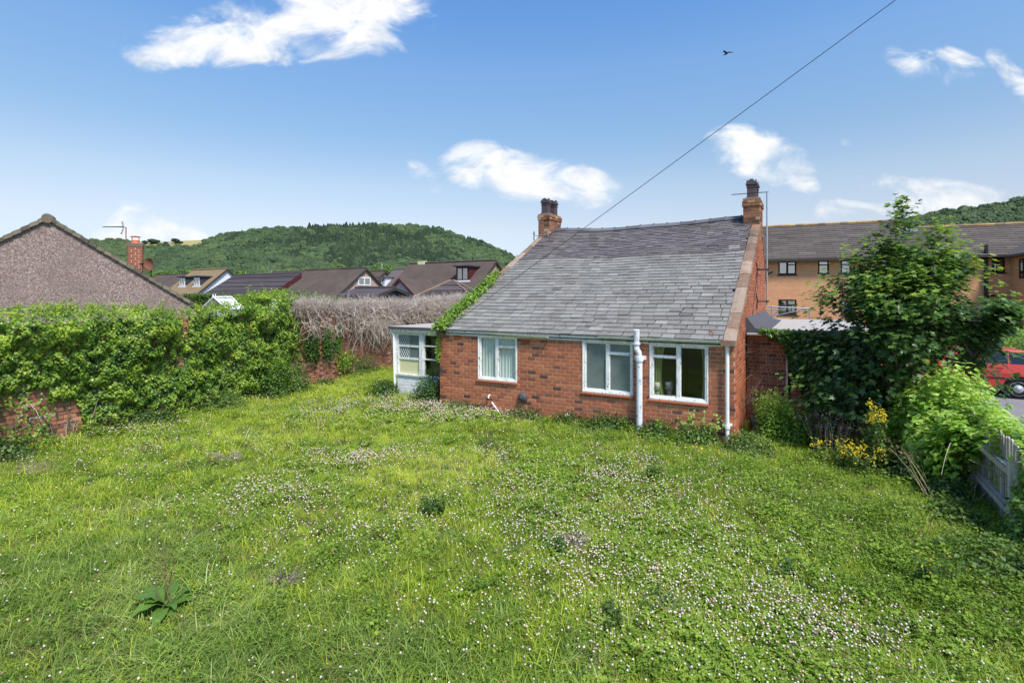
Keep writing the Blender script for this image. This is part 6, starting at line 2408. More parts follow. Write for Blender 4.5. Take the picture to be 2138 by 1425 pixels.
# frame x runs along the fence away from the camera, y points to the lawn side
for x in (0, 1.85, 3.7, 5.5):
    obj('post', MB().box(x - .04, x + .04, -.04, .04, -.1, .92, random.random()), MAT['oldwood'], fn)
for z in (.28, .78):
    for a, b in ((.04, 1.81), (1.89, 3.66), (3.74, 5.46)):
        obj('rail', MB().box(a, b, -.035, .03, z - .05, z + .05, .8).box(a + .1, b - .2, .03, .034, z + .03, z + .046, .1), MAT['oldwood'], fn)
pk = []
for i in range(6):
    m_ = MB()
    h = 1.16
    m_.prism([(-.035, -.05), (.035, -.05), (.035, h - .03), (0, h), (-.035, h - .03)], -.055, -.037, 'xz', .2 + .12 * i)
    pk.append(m_.mesh('slat', MAT['oldwood']))
x = -.1
while x < 5.6:
    o = bpy.data.objects.new('slat', random.choice(pk))
    o.location = (x, -.0, random.uniform(-.03, .02)); o.rotation_euler = (0, random.gauss(0, .012), 0)
    link(o, fn)
    x += .105


def FL(t, o=0, z=0.0):
    return F0 + EY * t + EX * o + Vector((0, 0, z))


# heaped creeper over the fence
cr = thing('creeper', 'large heap of pale lime green creeper smothering the fence beside the sycamore', 'creeper', FL(2.6), 0)
parts = []
for t_, o_, r_, n_ in ((3.6, -.35, (.74, .74, 1.74), 7500), (2.5, -.15, (.84, .88, 1.60), 8000), (1.5, .0, (.66, .78, 1.38), 5600), (.75, .35, (.58, .58, 1.22), 3600), (4.6, .1, (.7, .7, 1.45), 2600), (.1, .75, (.6, .7, 1.15), 2200), (.7, .10, (.36, .6, 1.30), 2600), (-.3, .25, (.34, .6, 1.18), 2400)):
    c = FL(t_, o_) - cr.location
    d = rng.normal(0, 1, (n_, 3)); d /= np.linalg.norm(d, axis=1, keepdims=True); d[:, 2] = np.abs(d[:, 2])
    lump = fbm(d * 2.6 + t_ * 3, int(t_ * 7), 3)
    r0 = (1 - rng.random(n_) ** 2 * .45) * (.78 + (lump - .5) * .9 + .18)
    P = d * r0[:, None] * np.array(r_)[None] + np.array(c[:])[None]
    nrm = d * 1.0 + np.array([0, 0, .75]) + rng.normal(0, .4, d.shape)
    tint = .50 + (d[:, 2]) * .34 + (lump - .5) * .8 + rng.normal(0, .17, n_)  # upward leaves tinted lighter, light from above put into the colour
    Wp = P + np.array(cr.location[:])[None] - np.array(F0[:])[None]
    ft = Wp[:, 0] * EY.x + Wp[:, 1] * EY.y; fo = Wp[:, 0] * EX.x + Wp[:, 1] * EX.y
    ok = ~((fo < .06) & (ft > -.15) & (ft < 1.35) & (P[:, 2] < .98 + .10 * np.sin(ft * 7)))
    P, nrm, tint = P[ok], nrm[ok], tint[ok]; n_ = len(P)
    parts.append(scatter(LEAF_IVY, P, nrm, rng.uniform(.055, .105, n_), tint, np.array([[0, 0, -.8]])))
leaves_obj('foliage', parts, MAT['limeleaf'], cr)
n = 60
v, f, tt, _ = strands(rng.normal(0, .4, (n, 3)) * np.array([.7, 1.2, .2]), rng.normal(0, .4, (n, 3)) + np.array([0, 0, 1.]), rng.uniform(.8, 1.5, n), .008, seg=5, curl=.15)
obj('stem', np_mesh('stem', v, f, tt * .5, MAT['twig']), None, cr)
# dark ivy over the near end of the fence
for k, (t_, o_, r_, n_, lab) in enumerate([(-.62, .25, (.34, .55, 1.05), 2600, 'dark ivy clump hiding the fence at the right edge'), (-1.6, .30, (.42, .7, .85), 2600, 'nearest dark bramble heap at the right edge of the lawn'),
                                          (1.2, -.45, (.30, .40, .26), 900, 'bramble leaves at the foot of the grey fence'), (2.2, -.75, (.55, .6, .50), 2000, 'bramble mound before the lime creeper'),
                                          (3.4, -1.1, (.6, .6, .45), 2000, 'low bramble mound right of the ragwort'), (.2, -.55, (.35, .45, .24), 900, 'low bramble left of the nearest fence post'),
                                          (-1.3, -.45, (.55, .6, .32), 1700, 'trailing bramble on the near right lawn edge')]):
    p = FL(t_, o_)
    bush('bramble', lab, 'bramble', p.x, p.y, r_, n_, (.035, .07), MAT['ivy_dark' if k in (0,) else 'weed'], .45)
# pale arching stems in front of the fence
al = thing('bramble_canes', 'bare pale arching bramble canes in front of the grey fence', 'canes', FL(.6, -.5), 0)
m_ = MB()
def arc(p0, p1, h, r, n=9, t=.8):
    p0, p1 = Vector(p0), Vector(p1)
    pts = []
    for i in range(n + 1):
        f = i / n
        p = p0.lerp(p1, f); p.z += 4 * h * f * (1 - f)
        pts.append(p)
    m_.tube(pts, [r * (1 - .5 * i / n) for i in range(n + 1)], 4, t)
L0 = al.location
for (a, b, h, r) in [((.30, .35, .85), (.0, .15, .45), .06, .004), ((.75, -.35, .62), (.25, .0, .72), -.05, .004),
                     ((.9, -.9, .25), (.2, -.5, .30), .06, .006)]:
    arc(a, b, h, r)
obj('cane', m_, MAT['twig'], al)
for k, (px, py, nn, lab) in enumerate([(1900, 985, 16, 'tall pale dry grass stalks leaning left below the lime creeper'), (1985, 1045, 14, 'dry seeding grass stalks in front of the fence'), (1850, 960, 10, 'pale grass stalks between the ragwort and the creeper')]):
    x, y = gp(px, py)
    spikes('dry_grass', lab, 'grass stalks', x, y, nn, .95, .3, 0, (.02, .03), 'deadleaf', 'straw', lean=.55, flower='deadleaf', fl_n=5, fl_from=.8, fsize=(.015, .03), group='dry grass stalks')

# ------------------------------------------------------------------ red hatchback
mr, N = new_mat('red_car_paint')
p_ = finish(N, (.52, .035, .022), .35, spec=.5)
p_.inputs['Coat Weight'].default_value = .6
p_.inputs['Coat Roughness'].default_value = .08
MAT['redpaint'] = mr
mg_, N = new_mat('car_glass')
p_ = finish(N, (.012, .015, .018), .06, spec=.7)
MAT['carglass'] = mg_
MAT['rubber'] = plain('tyre_rubber', (.02, .02, .022), .8)
MAT['hub'] = plain('silver_wheel_trim', (.50, .51, .54), .35, .4)
MAT['tail'] = plain('tail_light', (.45, .02, .02), .25)
hd = Vector((-.86, .51, 0)).normalized()
cang = math.atan2(hd.y, hd.x)
cw = Vector((14.82, 15.30, -.02))
side = Vector((-hd.y, hd.x, 0))                       # car's left side (towards the camera when facing left)
car = thing('parked_car', 'red hatchback parked on the tarmac beyond the lime creeper', 'car', cw, cang)
# frame: x forward, y to the left; the near side is y > 0 when that points at the camera
ns = 1 if (side.dot(Vector((0, 0, 0)) - cw) > 0) else -1
W2 = .84


def yv(v):
    """distance inwards from the near side"""
    return -ns * v


def archpts(cx, r, z0, n=10):
    out = []
    for k in range(n + 1):
        w = math.pi * k / n
        out.append((cx + r * math.cos(w), z0 + r * math.sin(w)))
    return out


low = [(-.70, .26), (-.77, .45), (-.75, .62), (-.73, .90), (-.60, .965)] + [(1.98, .985), (2.85, .86), (3.15, .70), (3.22, .50), (3.18, .26)] + archpts(2.5, .36, .30) + archpts(0, .36, .30)
mb = MB()
n_ = len(low)
vs = []
for yy, k in ((0.0, 1.0), (.05, 1.0), (1.63, 1.0), (1.68, 1.0)):
    ins = .0 if yy in (.05, 1.63) else 0
    for (x, z) in low:
        zz = z
        yj = yy
        if z > .80 and yy in (0.0, 1.68): yj = yy + (.035 if yy == 0 else -.035)
        if z < .4 and yy in (0.0, 1.68): yj = yy + (.03 if yy == 0 else -.03)
        vs.append((x, yv(yj), zz))
fs = [tuple(range(n_)), tuple(range(4 * n_ - 1, 3 * n_ - 1, -1))]
for b_ in range(3):
    for i in range(n_):
        j = (i + 1) % n_
        fs.append((b_ * n_ + i, (b_ + 1) * n_ + i, (b_ + 1) * n_ + j, b_ * n_ + j))
mb.add(vs, fs)
# cabin with tumblehome
cab = [(-.60, .96), (-.33, 1.34), (-.20, 1.40), (.35, 1.445), (.85, 1.45), (1.18, 1.41), (1.98, .975)]
vs = []
for yy in (.03, 1.65):
    for (x, z) in cab:
        i_ = (z - .96) / .5 * .17
        vs.append((x, yv(yy + (i_ if yy < 1 else -i_)), z))
m7 = len(cab)
mb.add(vs, [tuple(range(m7)), tuple(range(2 * m7 - 1, m7 - 1, -1))] + [(i, i + m7, (i + 1) % m7 + m7, (i + 1) % m7) for i in range(m7)])
body = obj('body', mb, MAT['redpaint'], car)
bv = body.modifiers.new('bevel', 'BEVEL'); bv.width = .035; bv.segments = 3; bv.limit_method = 'ANGLE'; bv.angle_limit = R(25)
for p in body.data.polygons: p.use_smooth = True


def sidepane(pts, nm='window', mat='carglass', off=.006, sides=(0, 1)):
    for s_ in sides:
        mb = MB()
        vs = []
        for o in (off, -.01):
            for x, z in pts:
                i_ = (z - .96) / .5 * .17 + .03
                yy = i_ - o if s_ == 0 else 1.68 - i_ + o
                vs.append((x, yv(yy), z))
        k = len(pts)
        mb.add(vs, [tuple(range(k)), tuple(range(2 * k - 1, k - 1, -1))] + [(i, i + k, (i + 1) % k + k, (i + 1) % k) for i in range(k)])
        obj(nm, mb, MAT[mat], car)


sidepane([(-.38, 1.02), (-.22, 1.30), (-.05, 1.345), (.18, 1.365), (.18, 1.02)])
sidepane([(.22, 1.02), (.22, 1.367), (.80, 1.375), (.80, 1.02)])
sidepane([(.90, 1.02), (.90, 1.375), (1.16, 1.345), (1.72, 1.02)])
obj('rear_window', MB().add([(-.575, yv(.22), 1.01), (-.575, yv(1.46), 1.01), (-.36, yv(1.38), 1.315), (-.36, yv(.30), 1.315)], [(0, 1, 2, 3)]), MAT['carglass'], car)
obj('windscreen', MB().add([(1.90, yv(.20), 1.03), (1.90, yv(1.48), 1.03), (1.26, yv(1.38), 1.375), (1.26, yv(.30), 1.375)], [(0, 1, 2, 3)]), MAT['carglass'], car)
for s_ in (0, 1.68):
    sg = -1 if s_ == 0 else 1
    obj('door_handle', MB().box(.34, .50, *sorted((yv(s_ + sg * .005), yv(s_ + sg * .03))), .87, .895), MAT['black'], car)
    obj('trim_strip', MB().box(-.3, 2.2, *sorted((yv(s_ + sg * .0), yv(s_ + sg * .018))), .58, .62).box(.83, .84, *sorted((yv(s_ - sg * .0), yv(s_ + sg * .004))), .3, .95), MAT['black'], car)
for cx in (0, 2.5):
    for s_ in (0, 1):
        yc = .02 if s_ == 0 else 1.66
        o = bpy.data.objects.new('wheel', None)
        o.location = (cx, yv(yc), .30); link(o, car)
        sg = 1 if s_ == 0 else -1
        T = MB().lathe([(.19, .0), (.27, -.012 * 0), (.295, .02), (.295, .16), (.26, .19)], axis='y', n=28)
        T.v = [(x, yv(y * sg), z) for x, y, z in T.v]
        obj('tyre', T, MAT['rubber'], o, smooth=True)
        H_ = MB().lathe([(.01, -.012), (.045, -.014), (.05, -.004), (.11, -.006), (.13, .012), (.195, .0), (.205, -.004), (.205, .01)], axis='y', n=36)
        H_.v = [(x, yv(y * sg), z) for x, y, z in H_.v]
        obj('hubcap', H_, MAT['hub'], o, smooth=True)
        S_ = MB()
        for k in range(16):
            w = 2 * math.pi * k / 16
            S_.tube([(.145 * math.cos(w), yv(sg * -.004), .145 * math.sin(w)), (.180 * math.cos(w), yv(sg * -.006), .180 * math.sin(w))], .013, 5)
        obj('hub_slots', S_, MAT['black'], o)
    arch = MB().lathe([(.355, .05), (.355, 1.60)], axis='y', n=24, c=(cx, 0, .30))
    arch.v = [(x, yv(y), z) for x, y, z in arch.v]
    obj('wheel_arch', arch, MAT['black'], car)
obj('tail_light', MB().box(-.775, -.70, *sorted((yv(.02), yv(.16))), .70, .90), MAT['tail'], car)
obj('tail_light', MB().box(-.775, -.70, *sorted((yv(1.52), yv(1.66))), .70, .90), MAT['tail'], car)
obj('rear_bumper', MB().box(-.82, -.60, *sorted((yv(.01), yv(1.67))), .30, .55), MAT['black'], car)
obj('headlight', MB().box(3.02, 3.16, *sorted((yv(.05), yv(.35))), .66, .78), MAT['hub'], car)
obj('aerial_stub', MB().tube([(-.1, yv(.84), 1.40), (-.3, yv(.84), 1.62)], .006, 5), MAT['black'], car)

# ------------------------------------------------------------------ broad leaved plants on the lawn
def rosette(name, lab, cat, px, py, n, ln, mat, up=.5, group=None, seedstalks=0, width=.34):
    x, y = gp(px, py)
    z = float(gh(x, y)[0])
    t = thing(name, lab, cat, (x, y, z), 0, group)
    for k in range(n):
        a = 6.28 * k / n + random.uniform(-.3, .3)
        L_ = ln * random.uniform(.65, 1.1)
        mb = MB()
        m = 7
        vs, fs = [], []
        el = random.uniform(.35, 1.1) * up * 1.6
        pos = Vector((0, 0, .02))
        for i in range(m + 1):
            f = i / m
            w = L_ * width * .5 * (math.sin(math.pi * min(1, f * .93 + .04)) ** .8) * (1 if f > .12 else .35)
            wav = .012 * math.sin(i * 2.2 + k)
            d = Vector((math.cos(a) * math.cos(el), math.sin(a) * math.cos(el), math.sin(el)))
            if i: pos = pos + d * (L_ / m)
            el -= .20 + .05 * up
            sd_ = Vector((-math.sin(a), math.cos(a), 0))
            vs += [pos + sd_ * w + Vector((0, 0, .18 * w + wav)), pos, pos - sd_ * w + Vector((0, 0, .18 * w - wav))]
        for i in range(m):
            for q in (0, 1):
                fs.append((i * 3 + q, i * 3 + q + 1, i * 3 + q + 4, i * 3 + q + 3))
        mb.add(vs, fs, random.uniform(.2, .75))
        obj('leaf', mb, MAT[mat], t, smooth=True)
    if seedstalks:
        v, f, tt, pts = strands(rng.normal(0, .03, (seedstalks, 3)) + np.array([0, 0, .1]), rng.normal(0, .15, (seedstalks, 3)) + np.array([0, 0, 1.]), .50, .005, seg=6, curl=.06)
        obj('stalk', np_mesh('stalk', v, f, tt, MAT['deadleaf']), None, t)
        q = np.repeat(pts[:, 3:].reshape(-1, 3), 14, 0); q = q + rng.normal(0, .02, q.shape)
        leaves_obj('seeds', [scatter(LEAF_SIMPLE, q, rng.normal(0, 1, q.shape), .014, rng.random(len(q)))], MAT['deadleaf'], t)
    return t


MAT['dock'] = leaf_mat('dock_leaf', [(0, (.06, .13, .022)), (.6, (.12, .23, .035)), (1, (.20, .32, .06))], .25, .35, spec=.4)
MAT['mint'] = leaf_mat('pale_broad_leaf', [(0, (.07, .17, .05)), (1, (.16, .29, .09))], .3, .45)
rosette('dock', 'big dark green dock with rusty seed stalks in the left foreground', 'dock', 348, 1262, 18, .36, 'dock', .95, seedstalks=5, width=.36)
rosette('dock', 'single dark dock leaf cluster left of the big dock', 'dock', 212, 1268, 4, .16, 'dock', .5)
rosette('broadleaf_weed', 'pale broad leaved weed just beyond the big dock', 'weed', 432, 1200, 7, .17, 'mint', .5, width=.5)
rosette('broadleaf_weed', 'bright green leafy rosette in the clover right of centre', 'weed', 1265, 1042, 10, .26, 'brightweed', .6, width=.3)
rosette('broadleaf_weed', 'low broad leaved weed far down the left lawn', 'weed', 205, 955, 6, .20, 'dock', .4)
for (px, py, h_, n_, lab) in [(907, 1068, .34, 12, 'dark upright ragwort plant beside the yellow grass patch'), (1157, 1156, .24, 10, 'dark feathery weed by the bare soil spot'), (1275, 1312, .26, 10, 'grey green thistle in the near clover'),
                              (1378, 1275, .24, 8, 'second grey green thistle right of the first'), (1360, 998, .30, 10, 'dark bushy weed on the lawn below the soil pipe'), (1950, 1222, .42, 13, 'tall dark weed in the right foreground'),
                              (1625, 1200, .22, 9, 'low dark weed in the clover right of centre')]:
    x, y = gp(px, py)
    spikes('weed', lab, 'weed', x, y, n_, h_, .09, 42, (.03, .06), 'ivy_dark' if 'thistle' not in lab else 'weed', lean=.3, lspread=.05, base=(.25, .8), taper=.5, z=float(gh(x, y)[0]), flower='petal' if 'tall dark' in lab else None, fl_n=1, fl_from=.98, fsize=(.015, .02))
for k, (px, py, r_, lab) in enumerate([(470, 962, .20, 'brown tuft of dead hay lying on the far left lawn'), (75, 985, .22, 'pale flattened straw patch near the left edge of the lawn'), (1205, 1135, .08, 'small bare brown soil spot in the clover'), (590, 1215, .08, 'brown dead stubble spot in the near lawn')]):
    x, y = gp(px, py)
    n = 150
    a = rng.uniform(0, 6.28, n); rr = np.sqrt(rng.random(n)) * r_
    P = np.stack([x + np.cos(a) * rr * 1.3, y + np.sin(a) * rr, gh(x, y)[0] + rng.uniform(.02, .10, n)], 1)
    v, f, tt, _ = strands(P, np.stack([np.cos(a + .8), np.sin(a + .8), rng.normal(.1, .25, n)], 1), .16, .003, seg=3, curl=.35)
    obj('hay_tuft', np_mesh('hay_tuft', v, f, tt * .8, MAT['twig' if k != 1 else 'straw']), None, label=lab, category='hay')

# ------------------------------------------------------------------ grass, clover and flowers
gsrc = bpy.data.collections.new('lawn_plants')
MAT['grass'] = leaf_mat('grass_blade', [(0, (.085, .14, .018)), (.25, (.22, .34, .032)), (.5, (.40, .50, .050)), (.78, (.60, .61, .09)), (1, (.74, .68, .28))], .30, .62, inst=True, spec=.15, tcol=1.35)
MAT['grassc'] = leaf_mat('cool_grass_blade', [(0, (.065, .12, .018)), (.35, (.18, .28, .040)), (.7, (.38, .46, .13)), (1, (.72, .72, .46))], .30, .5, inst=True, spec=.3, tcol=1.35)
MAT['clover'] = leaf_mat('clover_leaf', [(0, (.08, .14, .022)), (.5, (.22, .33, .042)), (1, (.42, .50, .10))], .30, .65, inst=True, spec=.15)
MAT['drygrass'] = leaf_mat('dry_grass', [(0, (.16, .11, .06)), (.5, (.30, .23, .13)), (1, (.48, .40, .25))], .3, .7, inst=True, tcol=1.1)
MAT['flower'] = ramp_mat('clover_head', [(0, (.16, .07, .04)), (.35, (.36, .19, .13)), (.6, (.52, .42, .35)), (1, (.66, .61, .53))], .8, 90, .15, .2)


def blades(n, h, w, spread, arch, mat, name, tlo=.2, thi=.9, seg=4, tipt=.25, stiff=.3):
    a = rng.uniform(0, 6.28, n); r = np.sqrt(rng.random(n)) * spread
    base = np.stack([np.cos(a) * r, np.sin(a) * r, np.zeros(n) - .02], 1)
    az = rng.uniform(0, 6.28, n)
    hh = rng.uniform(*h, n); ww = rng.uniform(*w, n)
    el = np.full(n, 1.45) - rng.random(n) * stiff
    ar = rng.uniform(*arch, n)
    pos = base
    rows = []; tt = []
    sd_ = np.stack([-np.sin(az), np.cos(az), az * 0], 1)
    t0 = rng.uniform(tlo, thi, n)
    for i in range(seg + 1):
        f = i / seg
        d = np.stack([np.cos(az) * np.cos(el), np.sin(az) * np.cos(el), np.sin(el)], 1)
        if i:
            pos = pos + d * (hh / seg)[:, None]
            el = el - ar / seg
        wv = ww * (1 - f ** 1.6) * .5 + .0003
        rows += [pos + sd_ * wv[:, None], pos - sd_ * wv[:, None]]
        tt += [np.clip(t0 + tipt * (f - .5), 0, 1)] * 2
    V = np.stack(rows, 1); k = V.shape[1]
    F = []
    for i in range(seg):
        F += [(2 * i, 2 * i + 1, 2 * i + 3), (2 * i, 2 * i + 3, 2 * i + 2)]
    F = (np.array(F)[None] + (np.arange(n) * k)[:, None, None]).reshape(-1, 3)
    T = np.stack(tt, 1).ravel()
    return V.reshape(-1, 3), F, T


def clover_patch(n, spread, hz=(.03, .08)):
    a = rng.uniform(0, 6.28, n); r = np.sqrt(rng.random(n)) * spread
    c = np.stack([np.cos(a) * r, np.sin(a) * r, rng.uniform(*hz, n)], 1)
    vs, fs, ts, b = [], [], [], 0
    for k in range(n):
        rot = random.uniform(0, 6.28); s_ = random.uniform(.011, .019); t = random.random()
        tilt = Vector((random.gauss(0, .3), random.gauss(0, .3), 1)).normalized()
        ax = tilt.cross(Vector((1, .2, 0))).normalized(); ay = tilt.cross(ax)
        for q in range(3):
            w = rot + q * 2.094
            d = ax * math.cos(w) + ay * math.sin(w); e = ax * -math.sin(w) + ay * math.cos(w)
            C0 = Vector(c[k])
            pts = [C0, C0 + d * s_ * .7 + e * s_ * .62 + tilt * s_ * .15, C0 + d * s_ * 1.35 + e * s_ * .3, C0 + d * s_ * 1.35 - e * s_ * .3, C0 + d * s_ * .7 - e * s_ * .62 + tilt * s_ * .15]
            vs += [p[:] for p in pts]; fs += [(b, b + 1, b + 2), (b, b + 2, b + 3), (b, b + 3, b + 4)]; ts += [t] * 5; b += 5
    return np.array(vs), np.array(fs), np.array(ts)


def src(name, vft, mat):
    v, f, t = vft
    o = bpy.data.objects.new(name, np_mesh(name, v, f, np.clip(t, 0, 1), mat))
    gsrc.objects.link(o)


# index: 0-3 short, 4-5 medium, 6-8 long arching, 9-11 clover, 12 dry, 13-14 broad weeds, 15-18 flower heads
for k in range(4):
    src('p%02d_short' % k, blades(40, (.05, .12), (.0035, .006), .11, (.3, 1.6), MAT['grass'], 'g', stiff=.8, tlo=-.1, thi=1.05, tipt=.5), MAT['grass'])
for k in range(2):
    src('p%02d_medium' % (4 + k), blades(40, (.09, .20), (.004, .007), .10, (.5, 2.2), MAT['grass'], 'g', stiff=.7, tlo=-.1, thi=1.05, tipt=.6), MAT['grass'])
for k in range(3):
    src('p%02d_long' % (6 + k), blades(46, (.14, .32), (.004, .008), .09, (1.4, 3.8), MAT['grassc'], 'g', stiff=.7, seg=6, tipt=.75, tlo=.0, thi=.8), MAT['grassc'])
for k in range(3):
    src('p%02d_clover' % (9 + k), clover_patch(42, .12), MAT['clover'])
src('p12_dry', blades(36, (.08, .22), (.002, .004), .12, (.2, 1.4), MAT['drygrass'], 'g', stiff=1.3), MAT['drygrass'])
for k in range(2):
    m = 110
    P = rng.normal(0, 1, (m, 3)) * np.array([.06, .06, 0]) + np.array([0, 0, 1]) * rng.uniform(.02, .14, (m, 1))
    src('p%02d_weed' % (13 + k), scatter(LEAF_SIMPLE, P, rng.normal(0, .45, (m, 3)) + np.array([0, 0, 1.]), rng.uniform(.014, .034, m), rng.random(m)), MAT['clover'])
import bmesh
for k in range(4):
    bmx = bmesh.new()
    bmesh.ops.create_icosphere(bmx, subdivisions=2, radius=1)
    v = np.array([q.co[:] for q in bmx.verts]); f = np.array([[w.index for w in q.verts] for q in bmx.faces]); bmx.free()
    lump = 1 + (vnoise(v * 4 + k * 5, k) - .5) * .35
    v = v * lump[:, None] * np.array([.0105, .0105, .0095])
    v[:, 2] += .005
    t = np.clip((v[:, 2] + .004) / .014, 0, 1) * (.9 if k < 3 else .35)
    t = .08 + t * (1.0, .92, .75, .9)[k]
    top = v.copy(); hz = .085
    sv, sf, st, _ = strands(np.array([[0, 0, -.02]]), np.array([[.03, .02, 1.]]), hz + .02, .0014, seg=2, curl=.02)
    vv_ = np.concatenate([top + np.array([0, 0, hz]), sv]); ff_ = np.concatenate([f, sf + len(top)])
    me = np_mesh('p%02d_head' % (15 + k), vv_, ff_, np.concatenate([t, np.full(len(sv), .5)]), [MAT['flower'], MAT['stem']], midx=np.concatenate([np.zeros(len(f)), np.ones(len(sf))]))
    o = bpy.data.objects.new('p%02d_head' % (15 + k), me); gsrc.objects.link(o)

# plant positions
def in_lawn(x, y):
    fx = (x - F0.x) * EX.x + (y - F0.y) * EX.y
    wx = (x - W0.x) * WN.x + (y - W0.y) * WN.y
    lx = (x - LC.x) * EX.x + (y - LC.y) * EX.y
    ly = (x - LC.x) * EY.x + (y - LC.y) * EY.y
    inc = (lx > -.02) & (lx < 7.5) & (ly > -.02) | (lx > -2.25) & (lx < 0.1) & (ly > .72) | (lx > 7.4) & (ly > 1.93)
    vis = np.abs(x) < y * 1.02 + 1.0
    return (fx < .30) & (wx > .02) & ~inc & vis


def G(x, y, px, py, rx, ry=None):
    cx, cy = gp(px, py)
    ry = rx if ry is None else ry
    return np.exp(-((x - cx) / rx) ** 2 - ((y - cy) / ry) ** 2)


bands = [(3.3, 6.0, 190), (6.0, 9.0, 130), (9.0, 14.0, 80), (14.0, 27.0, 45)]
PX, PY = [], []
for y0, y1, den in bands:
    xr = y1 * 1.02 + 1
    m = int(2 * xr * (y1 - y0) * den)
    PX.append(rng.uniform(-xr, xr, m)); PY.append(rng.uniform(y0, y1, m))
x = np.concatenate(PX); y = np.concatenate(PY)
k = in_lawn(x, y)
x, y = x[k], y[k]
m = len(x)
nA = n2(x, y, .55, 41); nB = n2(x, y, 1.7, 42); nC = n2(x, y, 4.0, 43)
lush = G(x, y, 150, 1200, 1.9, 1.7) + G(x, y, 420, 1390, 1.6, .7) + G(x, y, 850, 1400, 1.2, .45) + .8 * G(x, y, 100, 1380, 1.5, .8) + .35 * G(x, y, 1900, 1380, 1.2, .8) + .5 * G(x, y, 1250, 905, 1.4, .5) + .7 * G(x, y, 620, 850, 1.0, .6)
yel = G(x, y, 860, 985, 1.25, .95) + .8 * G(x, y, 1000, 960, .8, .6) + .5 * G(x, y, 560, 900, 2.5, 1.4) + .35 * G(x, y, 1480, 1230, .8, .5) + .3 * G(x, y, 300, 1080, 1.2, .8)
bright = 1.3 * G(x, y, 730, 790, 1.8, 3.8) + .7 * G(x, y, 620, 830, 1.6, 1.5)
clov = G(x, y, 900, 862, 2.2, 1.2) + G(x, y, 750, 960, 1.0, .7) + G(x, y, 560, 1030, 1.4, .7) + .8 * G(x, y, 250, 905, 2.2, 1.0) + 1.1 * G(x, y, 1150, 1000, 2.0, 1.6) + 1.0 * G(x, y, 1400, 1200, 1.9, 1.4) + .8 * G(x, y, 1750, 1300, 1.5, 1.0) + .8 * G(x, y, 1600, 1390, 1.4, .6) + .5 * G(x, y, 1200, 930, 2.4, .7)
dull = G(x, y, 1720, 1060, 1.6, 1.5) + G(x, y, 1900, 1150, 1.0, 1.4) + .8 * G(x, y, 1600, 985, 1.6, .8) + .8 * G(x, y, 2050, 1250, .7, 1.2)
dry = .8 * G(x, y, 200, 1330, .9, .5) + .6 * G(x, y, 640, 1290, .8, .4) + .5 * G(x, y, 520, 1160, .8, .4) + .5 * G(x, y, 1700, 1070, 1.2, .8) + .4 * G(x, y, 960, 1290, .4, .2) + .6 * G(x, y, 160, 950, .8, .5)
wallside = np.clip(1 - ((x - W0.x) * WN.x + (y - W0.y) * WN.y) / .8, 0, 1)
u = rng.random(m)
pl = np.clip(lush * .48 + (nB - .52) * .7, .03, .55)
pc = np.clip(clov * .36 + (nA - .5) * .7, .03, .55) * (1 - np.clip(lush, 0, .8)) * (1 - np.clip(yel, 0, .9)) * (1 - np.clip(bright, 0, .95))
pd = np.clip(dry * .55 + dull * .30 + (nC - .55) * .9 + lush * .22, .09, .6) + wallside * .3
pw = np.clip(dull * .30 + .03 + wallside * .3, 0, .6)
idx = rng.integers(0, 4, m)
med = rng.random(m) < np.clip(.40 + (nB - .5) * 1.6 + bright * .3, 0, 1)
idx = np.where(med, rng.integers(4, 6, m), idx)
idx = np.where(u < pl, rng.integers(6, 9, m), idx)
u2 = rng.random(m)
idx = np.where((u2 < pc) & (u > pl * .6), rng.integers(9, 12, m), idx)
idx = np.where(rng.random(m) < pw, rng.integers(13, 15, m), idx)
idx = np.where(rng.random(m) < pd * .42, 12, idx)
it = .40 + (nA - .5) * .55 + (nC - .5) * .5 + yel * .42 + bright * .16 - lush * .10 - dull * .12 + rng.normal(0, .16, m) + (nB - .5) * .35
sc = rng.uniform(.75, 1.25, m) * (.45 + 1.15 * n2(x, y, 2.9, 61)) * np.interp(y, [3, 9, 14, 27], [1, 1.15, 1.5, 2.0]) * (1 - .25 * np.clip(yel, 0, 1))
zsc = sc * rng.uniform(.8, 1.15, m) * np.interp(y, [9, 16, 27], [1, .75, .6])
pos = np.stack([x, y, gh(x, y)], 1)
rot = np.stack([rng.normal(0, .12, m), rng.normal(0, .12, m), rng.uniform(0, 6.28, m)], 1)
clear = np.zeros(m, bool)
for px, py, r_ in ((348, 1262, .36), (212, 1268, .15), (432, 1200, .20), (1265, 1042, .26), (205, 955, .2), (590, 1215, .12), (1205, 1135, .13), (470, 962, .2)):
    cx, cy = gp(px, py)
    clear |= ((x - cx) ** 2 + (y - cy + r_ * .35) ** 2 < r_ ** 2) & (idx > 3) & (idx != 12)
idx = np.where(clear & (rng.random(m) < .9), rng.integers(0, 4, m), idx)
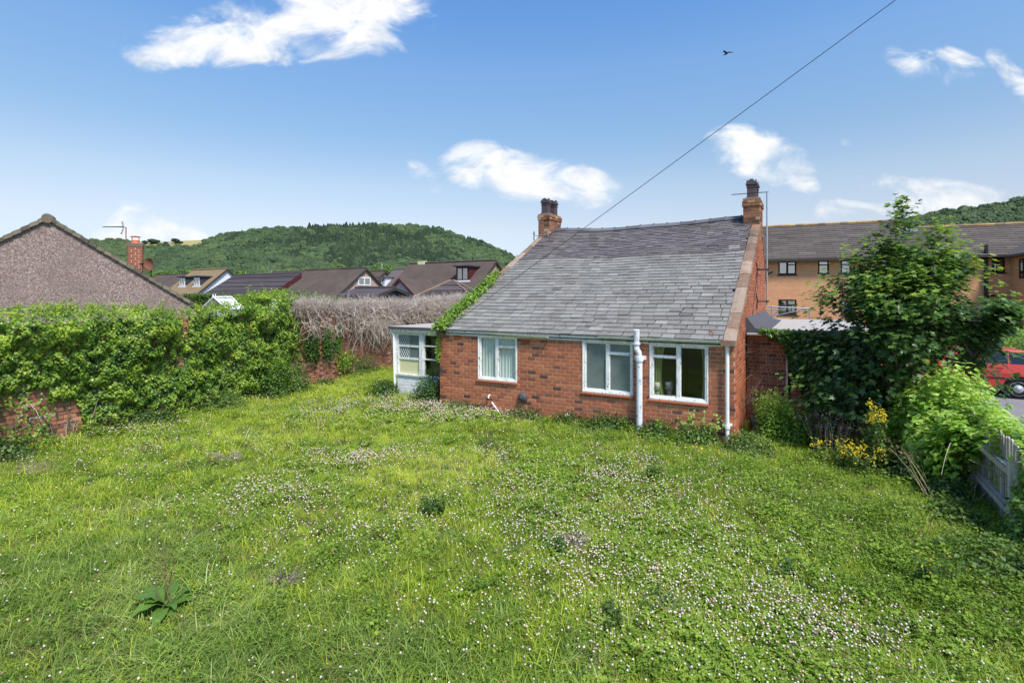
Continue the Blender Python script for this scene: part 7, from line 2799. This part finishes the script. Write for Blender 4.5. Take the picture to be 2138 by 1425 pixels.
for nm, sel, lab in (('grass', idx <= 8, None), ('clover', (idx >= 9) & (idx <= 11), None), ('dry_grass', idx == 12, None), ('ground_weeds', idx >= 13, None)):
    instancer(nm, gsrc, pos[sel], rot[sel], np.stack([sc, sc, zsc], 1)[sel], idx[sel], np.clip(it, 0, 1)[sel], None, kind='stuff')
print('tufts', m)
# clover heads
m = 230000
yy = 3.4 + 17 * rng.random(m) ** 1.15
xx = rng.uniform(-1, 1, m) * (yy * 1.0 + .5)
k = in_lawn(xx, yy)
xx, yy = xx[k], yy[k]
f1 = (G(xx, yy, 900, 858, 2.3, 1.15) * 4 + G(xx, yy, 750, 962, .85, .55) * 4 + G(xx, yy, 560, 1035, 1.3, .6) * .9 + .8 * G(xx, yy, 250, 900, 2.4, .8) + .35 * G(xx, yy, 350, 960, 2.0, .8) + 1.0 * G(xx, yy, 1130, 1000, 1.6, 1.5)
      + .75 * G(xx, yy, 1420, 1000, 1.6, 1.2) + .75 * G(xx, yy, 1250, 1180, 1.3, 1.1) + .7 * G(xx, yy, 1500, 1150, 1.3, 1.3) + .8 * G(xx, yy, 1650, 1330, 1.4, .8) + .5 * G(xx, yy, 750, 1110, 1.3, .8) + .8 * G(xx, yy, 1800, 1300, .9, .6))
f1 = f1 * np.clip((n2(xx, yy, 1.3, 51) - .26) * 2.6, .05, 1.2) * np.clip((n2(xx, yy, 4.5, 52) - .15) * 2.0, .1, 1.2)
f1 = f1 * (1 - np.clip(G(xx, yy, 870, 990, .9, .6) * 1.5, 0, .95)) + .03
k = rng.random(len(xx)) < np.clip(f1 * .52, 0, .85)
xx, yy = xx[k], yy[k]
m = len(xx)
s_ = rng.uniform(.7, 1.1, m)
fs_ = np.interp(yy, [3, 9, 22], [.85, 1.05, 1.35])
ix = rng.choice([15, 16, 17, 18], m, p=[.29, .28, .28, .15])
instancer('clover_flowers', gsrc, np.stack([xx, yy, gh(xx, yy) + rng.uniform(-.01, .02, m)], 1), np.stack([rng.normal(0, .2, m), rng.normal(0, .2, m), rng.uniform(0, 6.28, m)], 1),
          np.stack([s_ * fs_, s_ * fs_, s_ * rng.uniform(.8, 1.2, m) * np.interp(yy, [3, 9, 14, 22], [1, 1.35, 1.6, 1.7])], 1), ix, rng.random(m), None, kind='stuff')
print('heads', m)
